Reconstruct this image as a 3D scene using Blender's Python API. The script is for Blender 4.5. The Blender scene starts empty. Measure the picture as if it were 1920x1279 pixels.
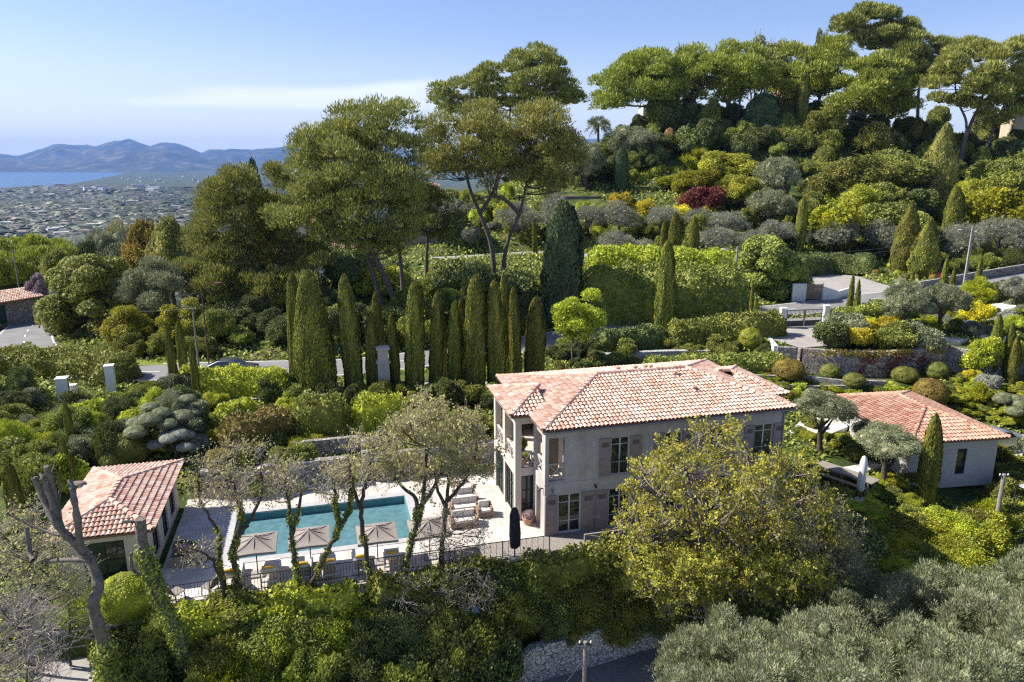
import bpy, math, random
import numpy as np
from math import radians, sin, cos, tan, pi
rng = np.random.default_rng(7); random.seed(7)
SC = bpy.context.scene
COL = SC.collection
# ------------------------------------------------------------------ camera geometry (pixel helpers use the 1920x1279 photo)
F = 1371.; PT = radians(13.9); cp, sp = cos(PT), sin(PT); H = 19.
CAMP = np.array([0, 0, H])
def ray(px, py):
    a = (px-960)/F; b = (639.5-py)/F
    return np.array([a, cp+b*sp, -sp+b*cp])
def atz(px, py, z=0.):
    d = ray(px, py); return CAMP + d*((z-H)/d[2])
def atY(px, py, Y):
    d = ray(px, py); return CAMP + d*(Y/d[1])
def depth(p): return p[1]*cp-(p[2]-H)*sp
def proj(p):
    c = depth(p); return (960+F*p[0]/c, 639.5-F*(p[1]*sp+(p[2]-H)*cp)/c)
A0 = np.array([1.677, 34.438, 0.]); TH = radians(14.7)
UU = np.array([cos(TH), sin(TH), 0]); VV = np.array([-sin(TH), cos(TH), 0])
def uvz(u, v, z=0.): return A0+UU*u+VV*v+np.array([0, 0, z])
# ------------------------------------------------------------------ object helpers
def tag(o, label=None, cat=None, group=None, kind=None):
    if label: o['label'] = label
    if cat: o['category'] = cat
    if group: o['group'] = group
    if kind: o['kind'] = kind
    return o
def empty(name, loc, rz=0., label=None, cat=None, group=None):
    o = bpy.data.objects.new(name, None); COL.objects.link(o)
    o.location = tuple(loc); o.rotation_euler = (0, 0, rz); o.empty_display_size = .3
    return tag(o, label, cat, group)
def mesh_data(name, parts, mat=None, smooth=False):
    """parts: list of (V, F) with F (m,k) int arrays"""
    me = bpy.data.meshes.new(name)
    vs, loops, tot = [], [], []; off = 0
    for V, Fc in parts:
        V = np.asarray(V, float).reshape(-1, 3)
        vs.append(V)
        if len(Fc):
            Fc = np.asarray(Fc, int)
            loops.append((Fc+off).ravel()); tot.append(np.full(len(Fc), Fc.shape[1]))
        off += len(V)
    V = np.concatenate(vs); L = np.concatenate(loops); T = np.concatenate(tot)
    me.vertices.add(len(V)); me.vertices.foreach_set('co', V.astype(np.float32).ravel())
    me.loops.add(len(L)); me.loops.foreach_set('vertex_index', L.astype(np.int32))
    me.polygons.add(len(T))
    st = np.concatenate([[0], np.cumsum(T)[:-1]])
    me.polygons.foreach_set('loop_start', st.astype(np.int32))
    me.polygons.foreach_set('use_smooth', np.full(len(T), bool(smooth)))
    me.update(calc_edges=True)
    if mat: me.materials.append(mat)
    return me
def obj(name, me, parent=None, loc=None, label=None, cat=None, group=None, kind=None):
    o = bpy.data.objects.new(name, me); COL.objects.link(o)
    if parent: o.parent = parent
    if loc is not None: o.location = tuple(loc)
    return tag(o, label, cat, group, kind)
def setmat(o, mat):
    s = o.material_slots[0]; s.link = 'OBJECT'; s.material = mat
class MB:
    def __init__(s): s.p = []
    def add(s, V, Fc): s.p.append((np.asarray(V, float), np.asarray(Fc, int))); return s
    def box(s, a, b, M=None):
        x0, y0, z0 = a; x1, y1, z1 = b
        V = np.array([[x0,y0,z0],[x1,y0,z0],[x1,y1,z0],[x0,y1,z0],[x0,y0,z1],[x1,y0,z1],[x1,y1,z1],[x0,y1,z1]], float)
        if M is not None: V = M(V)
        return s.add(V, [[0,3,2,1],[4,5,6,7],[0,1,5,4],[1,2,6,5],[2,3,7,6],[3,0,4,7]])
    def bar(s, p, q, w, h=None):
        p = np.array(p, float); q = np.array(q, float); h = h or w
        d = (q-p)/np.linalg.norm(q-p); up = np.array([0, 0, 1.]) if abs(d[2]) < .9 else np.array([1., 0, 0])
        a = np.cross(d, up); a /= np.linalg.norm(a); b = np.cross(a, d)
        V = [c+sa*a*w/2+sb*b*h/2 for c in (p, q) for sa, sb in ((-1,-1),(1,-1),(1,1),(-1,1))]
        return s.add(V, [[0,1,2,3],[7,6,5,4],[0,4,5,1],[1,5,6,2],[2,6,7,3],[3,7,4,0]])
    def tube(s, pts, rad, n=8, cap=True):
        V, Fc = tube(pts, rad, n); s.add(V, Fc)
        if cap: s.add(V[-n:], [list(range(n))])
        return s
    def lathe(s, prof, c=(0,0,0), n=16):
        V = [[c[0]+r*cos(2*pi*k/n), c[1]+r*sin(2*pi*k/n), c[2]+z] for r, z in prof for k in range(n)]
        Fc = [[i*n+k, i*n+(k+1)%n, (i+1)*n+(k+1)%n, (i+1)*n+k] for i in range(len(prof)-1) for k in range(n)]
        return s.add(V, Fc)
    def poly(s, V): return s.add(V, [list(range(len(V)))])
    def prism(s, xy, z0, z1):
        n = len(xy); xy = np.asarray(xy, float)
        V = np.vstack([np.c_[xy, np.full(n, z0)], np.c_[xy, np.full(n, z1)]])
        s.add(V, [list(range(n))[::-1]]); s.add(V, [list(range(n, 2*n))])
        return s.add(V, [[i, (i+1) % n, n+(i+1) % n, n+i] for i in range(n)])
    def data(s, name, mat, smooth=False): return mesh_data(name, s.p, mat, smooth)
    def build(s, name, mat, parent=None, smooth=False, **k): return obj(name, s.data(name, mat, smooth), parent, **k)
def tube(pts, rad, n=6):
    P = np.asarray(pts, float); m = len(P); R = np.broadcast_to(np.asarray(rad, float), (m,))
    D = np.gradient(P, axis=0); D /= np.linalg.norm(D, axis=1)[:, None]+1e-9
    ref = np.array([.31, .52, .11]) if abs(D[0, 2]) > .8 else np.array([0, 0, 1.])
    A = np.cross(D, ref); A /= np.linalg.norm(A, axis=1)[:, None]+1e-9; B = np.cross(D, A)
    t = np.arange(n)*2*pi/n
    V = P[:, None]+R[:, None, None]*(A[:, None]*np.cos(t)[None, :, None]+B[:, None]*np.sin(t)[None, :, None])
    i = np.arange(m-1)[:, None]*n; k = np.arange(n)[None]
    Fc = np.stack([i+k, i+(k+1) % n, i+n+(k+1) % n, i+n+k], -1).reshape(-1, 4)
    return V.reshape(-1, 3), Fc
def smooth_path(pts, per=6):
    P = np.asarray(pts, float); n = len(P); out = []
    for i in range(n-1):
        p0, p1, p2, p3 = P[max(i-1, 0)], P[i], P[i+1], P[min(i+2, n-1)]
        for k in range(per):
            t = k/per
            out.append(.5*((2*p1)+(-p0+p2)*t+(2*p0-5*p1+4*p2-p3)*t*t+(-p0+3*p1-3*p2+p3)*t**3))
    out.append(P[-1]); return np.array(out)
# ------------------------------------------------------------------ materials
def newmat(name):
    m = bpy.data.materials.new(name); m.use_nodes = True; nt = m.node_tree; nt.nodes.clear()
    return m, nt, nt.nodes.new, nt.links.new
def ramp(nt, stops, interp='LINEAR'):
    r = nt.nodes.new('ShaderNodeValToRGB'); e = r.color_ramp.elements; r.color_ramp.interpolation = interp
    while len(e) < len(stops): e.new(.5)
    for k, (p, c) in enumerate(stops): e[k].position = p; e[k].color = (*c, 1)
    return r
def leafmat(name, cols, trans=.45, vary=.2, rough=.55, spec=.25, g=2.35):
    m, nt, N, L = newmat(name)
    out = N('ShaderNodeOutputMaterial'); geo = N('ShaderNodeNewGeometry'); oi = N('ShaderNodeObjectInfo')
    r = ramp(nt, [(i/(len(cols)-1), tuple(min(.9, q*g*k) for q, k in zip(c, (1.13, 1., .95)))) for i, c in enumerate(cols)])
    tc = N('ShaderNodeTexCoord'); no = N('ShaderNodeTexNoise'); no.inputs['Scale'].default_value = 1.6; no.inputs['Detail'].default_value = 2
    L(tc.outputs['Object'], no.inputs['Vector'])
    mx = N('ShaderNodeMath'); mx.operation = 'MULTIPLY_ADD'; mx.inputs[1].default_value = .55
    ad = N('ShaderNodeMath'); ad.operation = 'MULTIPLY_ADD'; ad.inputs[1].default_value = 1.5; ad.inputs[2].default_value = -.52
    L(no.outputs['Fac'], ad.inputs[0]); L(geo.outputs['Random Per Island'], mx.inputs[0]); L(ad.outputs[0], mx.inputs[2])
    L(mx.outputs[0], r.inputs['Fac'])
    hs = N('ShaderNodeHueSaturation')
    mv = N('ShaderNodeMapRange'); mv.inputs['To Min'].default_value = 1-vary; mv.inputs['To Max'].default_value = 1+vary
    mh = N('ShaderNodeMapRange'); mh.inputs['To Min'].default_value = .5-vary*.07; mh.inputs['To Max'].default_value = .5+vary*.07
    L(oi.outputs['Random'], mv.inputs['Value']); L(oi.outputs['Random'], mh.inputs['Value'])
    L(mv.outputs[0], hs.inputs['Value']); L(mh.outputs[0], hs.inputs['Hue']); L(r.outputs['Color'], hs.inputs['Color'])
    b = N('ShaderNodeBsdfPrincipled'); b.inputs['Roughness'].default_value = rough; b.inputs['Specular IOR Level'].default_value = spec
    t = N('ShaderNodeBsdfTranslucent'); ms = N('ShaderNodeMixShader'); ms.inputs[0].default_value = trans
    L(hs.outputs[0], b.inputs['Base Color']); L(hs.outputs[0], t.inputs['Color'])
    L(b.outputs[0], ms.inputs[1]); L(t.outputs[0], ms.inputs[2]); L(ms.outputs[0], out.inputs['Surface'])
    return m
def surf(name, cols, scale=3., rough=.8, bump=0., bscale=None, detail=5, spec=.3, metal=0., island=0., vec='Object', stretch=None):
    m, nt, N, L = newmat(name)
    out = N('ShaderNodeOutputMaterial'); b = N('ShaderNodeBsdfPrincipled'); L(b.outputs[0], out.inputs['Surface'])
    b.inputs['Roughness'].default_value = rough; b.inputs['Specular IOR Level'].default_value = spec; b.inputs['Metallic'].default_value = metal
    tc = N('ShaderNodeTexCoord'); src = tc.outputs[vec]
    if stretch:
        mp = N('ShaderNodeMapping'); mp.inputs['Scale'].default_value = stretch; L(src, mp.inputs['Vector']); src = mp.outputs[0]
    no = N('ShaderNodeTexNoise'); no.inputs['Scale'].default_value = scale; no.inputs['Detail'].default_value = detail; no.inputs['Roughness'].default_value = .65
    L(src, no.inputs['Vector']); fac = no.outputs['Fac']
    if island:
        g = N('ShaderNodeNewGeometry'); mm = N('ShaderNodeMix'); mm.inputs[0].default_value = island
        L(fac, mm.inputs[2]); L(g.outputs['Random Per Island'], mm.inputs[3]); fac = mm.outputs[0]
    lo, hi = (.3, .7) if not island else (.1, .9)
    k = len(cols)
    r = ramp(nt, [(lo+(hi-lo)*i/(k-1), c) for i, c in enumerate(cols)] if k > 1 else [(0, cols[0]), (1, cols[0])])
    L(fac, r.inputs['Fac']); L(r.outputs['Color'], b.inputs['Base Color'])
    if bump:
        n2 = N('ShaderNodeTexNoise'); n2.inputs['Scale'].default_value = bscale or scale*4; n2.inputs['Detail'].default_value = 4
        L(src, n2.inputs['Vector'])
        bp = N('ShaderNodeBump'); bp.inputs['Strength'].default_value = bump; bp.inputs['Distance'].default_value = .05
        L(n2.outputs['Fac'], bp.inputs['Height']); L(bp.outputs[0], b.inputs['Normal'])
    return m
def stonemat(name, cols, scale=3., mortar=(.12, .11, .1), bump=.8, stretch=(1, 1, 1.5)):
    m, nt, N, L = newmat(name)
    out = N('ShaderNodeOutputMaterial'); b = N('ShaderNodeBsdfPrincipled'); L(b.outputs[0], out.inputs['Surface']); b.inputs['Roughness'].default_value = .9
    tc = N('ShaderNodeTexCoord'); mp = N('ShaderNodeMapping'); mp.inputs['Scale'].default_value = stretch; L(tc.outputs['Object'], mp.inputs['Vector'])
    nz = N('ShaderNodeTexNoise'); nz.inputs['Scale'].default_value = scale*1.2; L(mp.outputs[0], nz.inputs['Vector'])
    mxv = N('ShaderNodeMix'); mxv.data_type = 'RGBA'; mxv.inputs[0].default_value = .06; L(mp.outputs[0], mxv.inputs[6]); L(nz.outputs['Color'], mxv.inputs[7])
    v = N('ShaderNodeTexVoronoi'); v.inputs['Scale'].default_value = scale; L(mxv.outputs[2], v.inputs['Vector'])
    ve = N('ShaderNodeTexVoronoi'); ve.feature = 'DISTANCE_TO_EDGE'; ve.inputs['Scale'].default_value = scale; L(mxv.outputs[2], ve.inputs['Vector'])
    sx = N('ShaderNodeSeparateColor'); L(v.outputs['Color'], sx.inputs[0])
    r = ramp(nt, [(i/(len(cols)-1), c) for i, c in enumerate(cols)]); L(sx.outputs[0], r.inputs['Fac'])
    er = ramp(nt, [(.0, (0, 0, 0)), (.07, (1, 1, 1))]); L(ve.outputs['Distance'], er.inputs['Fac'])
    mc = N('ShaderNodeMix'); mc.data_type = 'RGBA'; mc.inputs[6].default_value = (*mortar, 1)
    L(er.outputs['Color'], mc.inputs[0]); L(r.outputs['Color'], mc.inputs[7]); L(mc.outputs[2], b.inputs['Base Color'])
    bp = N('ShaderNodeBump'); bp.inputs['Strength'].default_value = bump; bp.inputs['Distance'].default_value = .08
    L(er.outputs['Color'], bp.inputs['Height']); L(bp.outputs[0], b.inputs['Normal'])
    return m
def glassmat(name, col=(.02, .03, .03), rough=.05):
    m, nt, N, L = newmat(name); out = N('ShaderNodeOutputMaterial'); b = N('ShaderNodeBsdfPrincipled'); L(b.outputs[0], out.inputs['Surface'])
    b.inputs['Base Color'].default_value = (*col, 1); b.inputs['Roughness'].default_value = rough; b.inputs['Specular IOR Level'].default_value = .8
    return m
LM = dict(
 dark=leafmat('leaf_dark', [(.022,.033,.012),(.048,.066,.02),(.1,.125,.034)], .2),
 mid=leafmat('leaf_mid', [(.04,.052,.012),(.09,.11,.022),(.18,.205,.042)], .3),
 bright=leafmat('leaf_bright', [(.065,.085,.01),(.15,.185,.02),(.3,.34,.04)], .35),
 lime=leafmat('leaf_lime', [(.09,.12,.01),(.22,.26,.015),(.42,.44,.03)], .35, g=1.25),
 ivy=leafmat('leaf_ivy', [(.035,.048,.012),(.09,.115,.022),(.2,.23,.042)], .25),
 olive=leafmat('leaf_olive', [(.05,.068,.032),(.128,.155,.088),(.245,.28,.18)], .22, .12, g=1.75),
 grey=leafmat('leaf_grey', [(.08,.1,.07),(.16,.185,.14),(.27,.3,.235)], .22, .1, g=1.45),
 silver=leafmat('leaf_silver', [(.13,.16,.13),(.22,.26,.22),(.36,.4,.36)], .2, .1, g=1.45),
 pine=leafmat('leaf_pine', [(.035,.048,.014),(.09,.108,.027),(.19,.2,.055)], .25, .12),
 pineolive=leafmat('leaf_pineolive', [(.045,.055,.016),(.11,.128,.032),(.21,.215,.06)], .25, .08),
 umbrella=leafmat('leaf_umbrella', [(.045,.07,.014),(.11,.145,.025),(.22,.26,.04)], .25, .12),
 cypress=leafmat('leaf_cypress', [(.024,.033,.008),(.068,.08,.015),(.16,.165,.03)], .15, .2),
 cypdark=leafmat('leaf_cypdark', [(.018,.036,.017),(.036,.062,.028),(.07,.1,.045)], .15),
 bud=leafmat('leaf_bud', [(.14,.135,.065),(.22,.235,.095),(.34,.38,.14)], .3, .12, g=1.7),
 budgreen=leafmat('leaf_budgreen', [(.11,.13,.022),(.225,.245,.036),(.39,.4,.06)], .35, .1, g=1.5),
 rust=leafmat('leaf_rust', [(.05,.05,.015),(.12,.115,.03),(.22,.17,.06)], .3, g=1.5),
 red=leafmat('leaf_red', [(.05,.02,.015),(.15,.035,.035),(.24,.09,.07)], .25, g=1.0),
 yellow=leafmat('flower_yellow', [(.2,.24,.02),(.5,.47,.03),(.78,.7,.05)], .3, g=1.1),
 lilac=leafmat('flower_lilac', [(.1,.11,.06),(.24,.2,.24),(.42,.36,.43)], .3, g=1.2),
 ochre=leafmat('leaf_ochre', [(.055,.05,.012),(.12,.105,.02),(.22,.19,.04)], .3),
 dry=leafmat('leaf_dry', [(.1,.07,.04),(.2,.14,.08),(.28,.22,.13)], .3),
)
BARK = surf('bark', [(.045,.035,.028),(.11,.09,.07)], 9, .95, .8, 30)
BARKG = surf('bark_grey', [(.1,.085,.07),(.25,.215,.18)], 6, .95, .8, 30)
BARKP = surf('bark_pine', [(.07,.055,.05),(.18,.15,.14)], 4, .95, .7, 14)
TWIG = surf('twig', [(.24,.2,.17),(.38,.32,.28)], 5, .9)
TILE_C = [(.24,.16,.125),(.5,.28,.205),(.6,.41,.32),(.66,.52,.42),(.7,.6,.5)]
TILE = surf('roof_tile', TILE_C, 1.1, .85, 0, island=.42, spec=.2)
TILER = surf('roof_tile_red', [(.2,.12,.085),(.4,.2,.135),(.5,.28,.195),(.57,.37,.27),(.63,.48,.36)], 1.2, .85, 0, island=.45, spec=.2)
def lichen(m):
    nt = m.node_tree; N = nt.nodes.new; L = nt.links.new; bs = [n for n in nt.nodes if n.type == 'BSDF_PRINCIPLED'][0]; src = bs.inputs['Base Color'].links[0].from_socket
    tc = N('ShaderNodeTexCoord'); no = N('ShaderNodeTexNoise'); no.inputs['Scale'].default_value = 1.9; no.inputs['Detail'].default_value = 8; no.inputs['Roughness'].default_value = .75; L(tc.outputs['Object'], no.inputs['Vector'])
    r = ramp(nt, [(.57, (0, 0, 0)), (.72, (.7, .7, .7))]); L(no.outputs['Fac'], r.inputs['Fac']); mx = N('ShaderNodeMix'); mx.data_type = 'RGBA'; L(r.outputs['Color'], mx.inputs[0]); L(src, mx.inputs[6]); mx.inputs[7].default_value = (.27, .235, .175, 1); L(mx.outputs[2], bs.inputs['Base Color'])
lichen(TILE); lichen(TILER)
TILEBED = surf('tile_bed', [(.16,.08,.055),(.28,.15,.1)], 5, .95)
STUCCO = surf('stucco', [(.36,.33,.315),(.45,.415,.395),(.52,.485,.46)], .9, .92, .15, 25, spec=.15)
def streaks(m):
    nt = m.node_tree; N = nt.nodes.new; L = nt.links.new; bs = [n for n in nt.nodes if n.type == 'BSDF_PRINCIPLED'][0]; src = bs.inputs['Base Color'].links[0].from_socket
    tc = N('ShaderNodeTexCoord'); mp = N('ShaderNodeMapping'); mp.inputs['Scale'].default_value = (1., 1., .2); L(tc.outputs['Object'], mp.inputs['Vector']); no = N('ShaderNodeTexNoise'); no.inputs['Scale'].default_value = 1.6; no.inputs['Detail'].default_value = 8; L(mp.outputs[0], no.inputs['Vector'])
    r = ramp(nt, [(.4, (1, 1, 1)), (.72, (.66, .64, .62))]); L(no.outputs['Fac'], r.inputs['Fac']); mx = N('ShaderNodeMix'); mx.data_type = 'RGBA'; mx.blend_type = 'MULTIPLY'; mx.inputs[0].default_value = .55; L(src, mx.inputs[6]); L(r.outputs['Color'], mx.inputs[7]); L(mx.outputs[2], bs.inputs['Base Color'])
streaks(STUCCO)
STUCCOL = surf('stucco_light', [(.5,.44,.37),(.58,.52,.45)], 1.1, .92, .15, 25, spec=.15)
STUCCOG = surf('stucco_pale', [(.42,.4,.37),(.5,.48,.45)], 1.1, .92, .15, 25, spec=.15)
WHITE = surf('white_paint', [(.66,.66,.64),(.78,.78,.76)], 2, .6)
SHUT = surf('shutter_paint', [(.255,.2,.195),(.31,.245,.24)], 2, .6)
FRAMEM = surf('frame_paint', [(.5,.5,.49),(.58,.58,.57)], 2, .5)
IRON = surf('dark_iron', [(.02,.022,.025),(.035,.037,.04)], 3, .5)
GLASS = glassmat('window_glass'); GLASSG = glassmat('window_glass_green', (.03, .045, .04), .08)
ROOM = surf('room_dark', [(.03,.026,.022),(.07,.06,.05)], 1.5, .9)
WOOD = surf('grey_wood', [(.2,.175,.15),(.33,.295,.26)], 4, .85, .3, 20, stretch=(6, 1, 1))
WOODB = surf('brown_wood', [(.2,.13,.085),(.34,.235,.16)], 3, .8, .2, 20)
PAVE = surf('paving_stone', [(.52,.47,.41),(.62,.575,.51),(.7,.65,.59)], .8, .85, .15, 14)
def pavemat():
    m, nt, N, L = newmat('terrace_paving'); out = N('ShaderNodeOutputMaterial'); s = N('ShaderNodeBsdfPrincipled'); L(s.outputs[0], out.inputs['Surface']); s.inputs['Roughness'].default_value = .85
    tc = N('ShaderNodeTexCoord'); no = N('ShaderNodeTexNoise'); no.inputs['Scale'].default_value = .7; no.inputs['Detail'].default_value = 7; L(tc.outputs['Object'], no.inputs['Vector'])
    r = ramp(nt, [(.3, (.47, .42, .36)), (.5, (.58, .53, .47)), (.7, (.66, .62, .56))]); L(no.outputs['Fac'], r.inputs['Fac'])
    bk = N('ShaderNodeTexBrick'); bk.inputs['Scale'].default_value = 1.; bk.inputs['Brick Width'].default_value = .9; bk.inputs['Row Height'].default_value = .6; bk.inputs['Mortar Size'].default_value = .012; bk.inputs['Color1'].default_value = (1, 1, 1, 1); bk.inputs['Color2'].default_value = (.86, .86, .86, 1); bk.inputs['Mortar'].default_value = (.5, .48, .45, 1)
    L(tc.outputs['Object'], bk.inputs['Vector']); mx = N('ShaderNodeMix'); mx.data_type = 'RGBA'; mx.blend_type = 'MULTIPLY'; mx.inputs[0].default_value = 1; L(r.outputs['Color'], mx.inputs[6]); L(bk.outputs['Color'], mx.inputs[7]); L(mx.outputs[2], s.inputs['Base Color']); return m
PAVET = pavemat()
STONE = stonemat('dry_stone', [(.2,.19,.175),(.33,.31,.285),(.45,.43,.4)], 4.6, bump=1.)
STONEP = stonemat('pink_stone', [(.24,.2,.17),(.38,.31,.27),(.5,.43,.38)], 4., bump=1.)
STONEB = stonemat('rubble', [(.35,.34,.33),(.5,.49,.47),(.62,.61,.6)], 4.4, (.05,.05,.05))
ASPH = surf('asphalt', [(.155,.15,.15),(.2,.195,.192),(.225,.22,.215)], .5, .95, .1, 30)
CONC = surf('concrete', [(.27,.25,.23),(.36,.34,.31)], .9, .95, .2, 14)
LINEM = surf('road_paint', [(.6,.6,.58),(.75,.75,.73)], 6, .8)
LAWN = surf('lawn', [(.09,.13,.012),(.15,.19,.02),(.2,.22,.03)], 1.2, .95, .6, 20)
SOIL = surf('soil', [(.06,.05,.035),(.13,.11,.07),(.16,.14,.1)], 1.1, .98, .6, 10)
CLOTH = surf('canvas', [(.23,.2,.175),(.3,.265,.235)], 7, .9, .2, 40)
CUSH = surf('cushion', [(.6,.56,.51),(.68,.64,.6)], 5, .9)
MUST = surf('mustard', [(.55,.3,.03),(.65,.38,.05)], 6, .9)
BLACK = surf('black_canvas', [(.012,.012,.016),(.03,.03,.036)], 4, .8, .5, 10)
TERRA = surf('terracotta', [(.4,.22,.15),(.5,.3,.21)], 3, .9)
# ------------------------------------------------------------------ terrain
def ctrl_points():
    C = []
    def z(px, py, zz): p = atz(px, py, zz); C.append((p[0], p[1], zz))
    def Y(px, py, yy): C.append(tuple(atY(px, py, yy)))
    def u(uu, v, zz): p = uvz(uu, v); C.append((p[0], p[1], zz))
    # lower bank in front of the terrace
    for uu in (-22, -14, -6, 2, 10, 18): u(uu, -2.6, -1.2); u(uu, -4.6, -4.6)
    for x in (-30, -15, 0, 15, 30): C.append((x, 22, -6.5)); C.append((x, 12, -9)); C.append((x, 2, -11)); C.append((x*2, -25, -14))
    C += [(-45, 30, -4), (-60, 15, -9), (55, 30, -5), (70, 15, -8)]
    z(100, 1240, -4.5); z(150, 1200, -4.2)
    for uu in (-18, -10, -2, 6, 14): u(uu, 0, 0); u(uu, 8.5, 0)
    for uu in (-18, -10, -2, 6, 14): u(uu, 12.5, 1.2)
    z(1696, 904, -1.5); z(1849, 844, -1.5); z(1590, 900, -1.3); z(1560, 960, -2); z(1700, 960, -2.2); z(1860, 1030, -4); z(1900, 880, -2.2); z(1880, 830, -1.5)
    z(1540, 790, -.4); z(1560, 730, .2); z(1900, 760, 0)
    for px in (420, 560, 700, 860, 960): z(px, 735, 1.3)
    for px in (330, 500, 700): z(px, 800, 1.4)
    z(200, 800, .5); z(120, 740, .6); z(60, 850, .5); z(20, 760, .6); z(60, 1000, -.5)
    for a in ((640,690,1.),(400,692,1),(250,697,1),(150,690,.7),(60,668,.3),(35,640,0),(60,605,-.8),(110,582,-1.5),(1000,640,1.6),(1200,608,2.2),(1400,587,2.6),(1550,572,2.9),(1700,552,3.1),(1920,518,3.6),(900,655,1.3)): z(*a)
    for a in ((1180,660,1.6),(1300,680,1.2),(1480,650,2.9),(1560,640,3.1),(1650,640,3.1),(1760,640,3.1),(1900,640,3.4),(1880,600,4.0),(1800,610,3.4),(1520,700,1.1),(1640,700,1.1),(1760,700,1.2),(1900,700,1.6)): z(*a)
    Y(1160,482,104); Y(1240,490,100); Y(1060,474,108); Y(1340,500,100); Y(1110,440,118); Y(1110,400,128); Y(1110,374,136); Y(1110,368,137)
    Y(1110,330,146); Y(1250,290,157); Y(1250,240,170); Y(1400,225,176); Y(1350,420,122); Y(1350,330,145); Y(1500,470,112)
    Y(1700,500,108); Y(1700,460,116); Y(1700,400,130); Y(1700,330,148); Y(1850,280,165); Y(1850,235,176); Y(1920,450,120)
    C += [(60, 200, 30), (110, 200, 36), (150, 190, 36), (20, 200, 20), (60, 235, 22), (130, 240, 28), (170, 120, 22), (150, 60, 4), (110, 30, -3)]
    Y(900,505,96); Y(850,475,104); Y(760,470,108); Y(740,600,76); Y(600,600,76); C += [(-10, 140, 10), (-22, 120, 4), (-2, 170, 13), (-30, 170, 2), (-25, 230, -20)]
    C += [(-45, 105, -4), (-60, 125, -10), (-75, 95, -4), (-100, 120, -14), (-60, 180, -28), (-110, 180, -36), (-90, 60, 0), (-60, 45, 0), (-140, 80, -12), (-42, 80, 0), (-25, 95, 2)]
    Y(430, 640, 70); Y(520, 640, 70)
    return np.array(C)
CP = ctrl_points()
def _phi(r): return np.sqrt(r*r+9.)
def _fit():
    n = len(CP); D = np.linalg.norm(CP[:, None, :2]-CP[None, :, :2], axis=2)
    A = np.zeros((n+3, n+3)); A[:n, :n] = _phi(D)-np.eye(n)*.6
    A[:n, n] = 1; A[:n, n+1:] = CP[:, :2]; A[n, :n] = 1; A[n+1:, :n] = CP[:, :2].T
    return np.linalg.lstsq(A, np.r_[CP[:, 2], 0, 0, 0], rcond=None)[0]
W = _fit()
def rbf(x, y):
    x = np.atleast_1d(x).astype(float); y = np.atleast_1d(y).astype(float); out = np.full(x.shape, W[len(CP)])+x*W[-2]+y*W[-1]
    for (a, b, _), w in zip(CP, W): out += w*_phi(np.hypot(x-a, y-b))
    return out
def noise2(x, y, s, seed=0):
    r = np.random.default_rng(seed); o = 0
    for k in range(6):
        a = r.uniform(0, 2*pi); f = (1+.5*k)/s; o = o+np.sin((x*cos(a)+y*sin(a))*f+r.uniform(0, 6))*np.cos((x*sin(a)-y*cos(a))*f*.8+r.uniform(0, 6))/(1+.4*k)
    return o/2.2
def sstep(t): t = np.clip(t, 0, 1); return t*t*(3-2*t)
def far_h(x, y):
    r = np.hypot(x, y); az = np.degrees(np.arctan2(x, y))
    z = np.interp(r, [150, 260, 420, 700, 1100, 2000, 3200, 3900, 4600, 5200, 16000], [-20, -55, -78, -96, -108, -124, -122, -112, -135, -156, -156])
    z = z+noise2(x, y, 330, 3)*np.interp(r, [250, 700, 3500, 4800, 5600], [3, 16, 24, 12, 0])+noise2(x, y, 110, 5)*np.interp(r, [250, 1500, 3500, 5000], [2, 4, 4, 0])
    rs = np.interp(az, [-36, -33, -31, -29, -27.6, -26], [4700, 5300, 6300, 8000, 10400, 22000]); plain = sstep((rs-r)/500)*sstep((r-4300)/700)
    z = z*(1-plain)+plain*(-146+noise2(x, y, 500, 8)*1.5)
    return z
def pad(x, y, z):
    dx, dy = x-A0[0], y-A0[1]; u = dx*UU[0]+dy*UU[1]; v = dx*VV[0]+dy*VV[1]
    for (u0, u1, v0, v1, zz, wd) in PADS:
        d = np.maximum(np.maximum(u0-u, u-u1), np.maximum(v0-v, v-v1)); t = sstep(np.clip(d, 0, wd)/wd); z = zz*(1-t)+z*t
    return z
PADS = [(-22.8, 15.2, -1.5, 9.3, -.12, .6), (-15.9, -6.2, 1.4, 6.9, -1.9, .12)]
ROADS = []
def seg_dist(x, y, P):
    best = np.full(x.shape, 1e9); bz = np.zeros(x.shape)
    for a, b in zip(P[:-1], P[1:]):
        d = b[:2]-a[:2]; L2 = d@d+1e-9; t = np.clip(((x-a[0])*d[0]+(y-a[1])*d[1])/L2, 0, 1)
        q = np.hypot(x-a[0]-t*d[0], y-a[1]-t*d[1]); m = q < best; best = np.where(m, q, best); bz = np.where(m, a[2]+t*(b[2]-a[2]), bz)
    return best, bz
FLATS = []   # polygons (world xy, z)
def in_poly(x, y, P):
    x = np.asarray(x); y = np.asarray(y); c = np.zeros(x.shape, bool); n = len(P)
    for i in range(n):
        x0, y0 = P[i][:2]; x1, y1 = P[(i+1) % n][:2]
        c ^= ((y0 > y) != (y1 > y)) & (x < (x1-x0)*(y-y0)/(y1-y0+1e-12)+x0)
    return c
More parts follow.
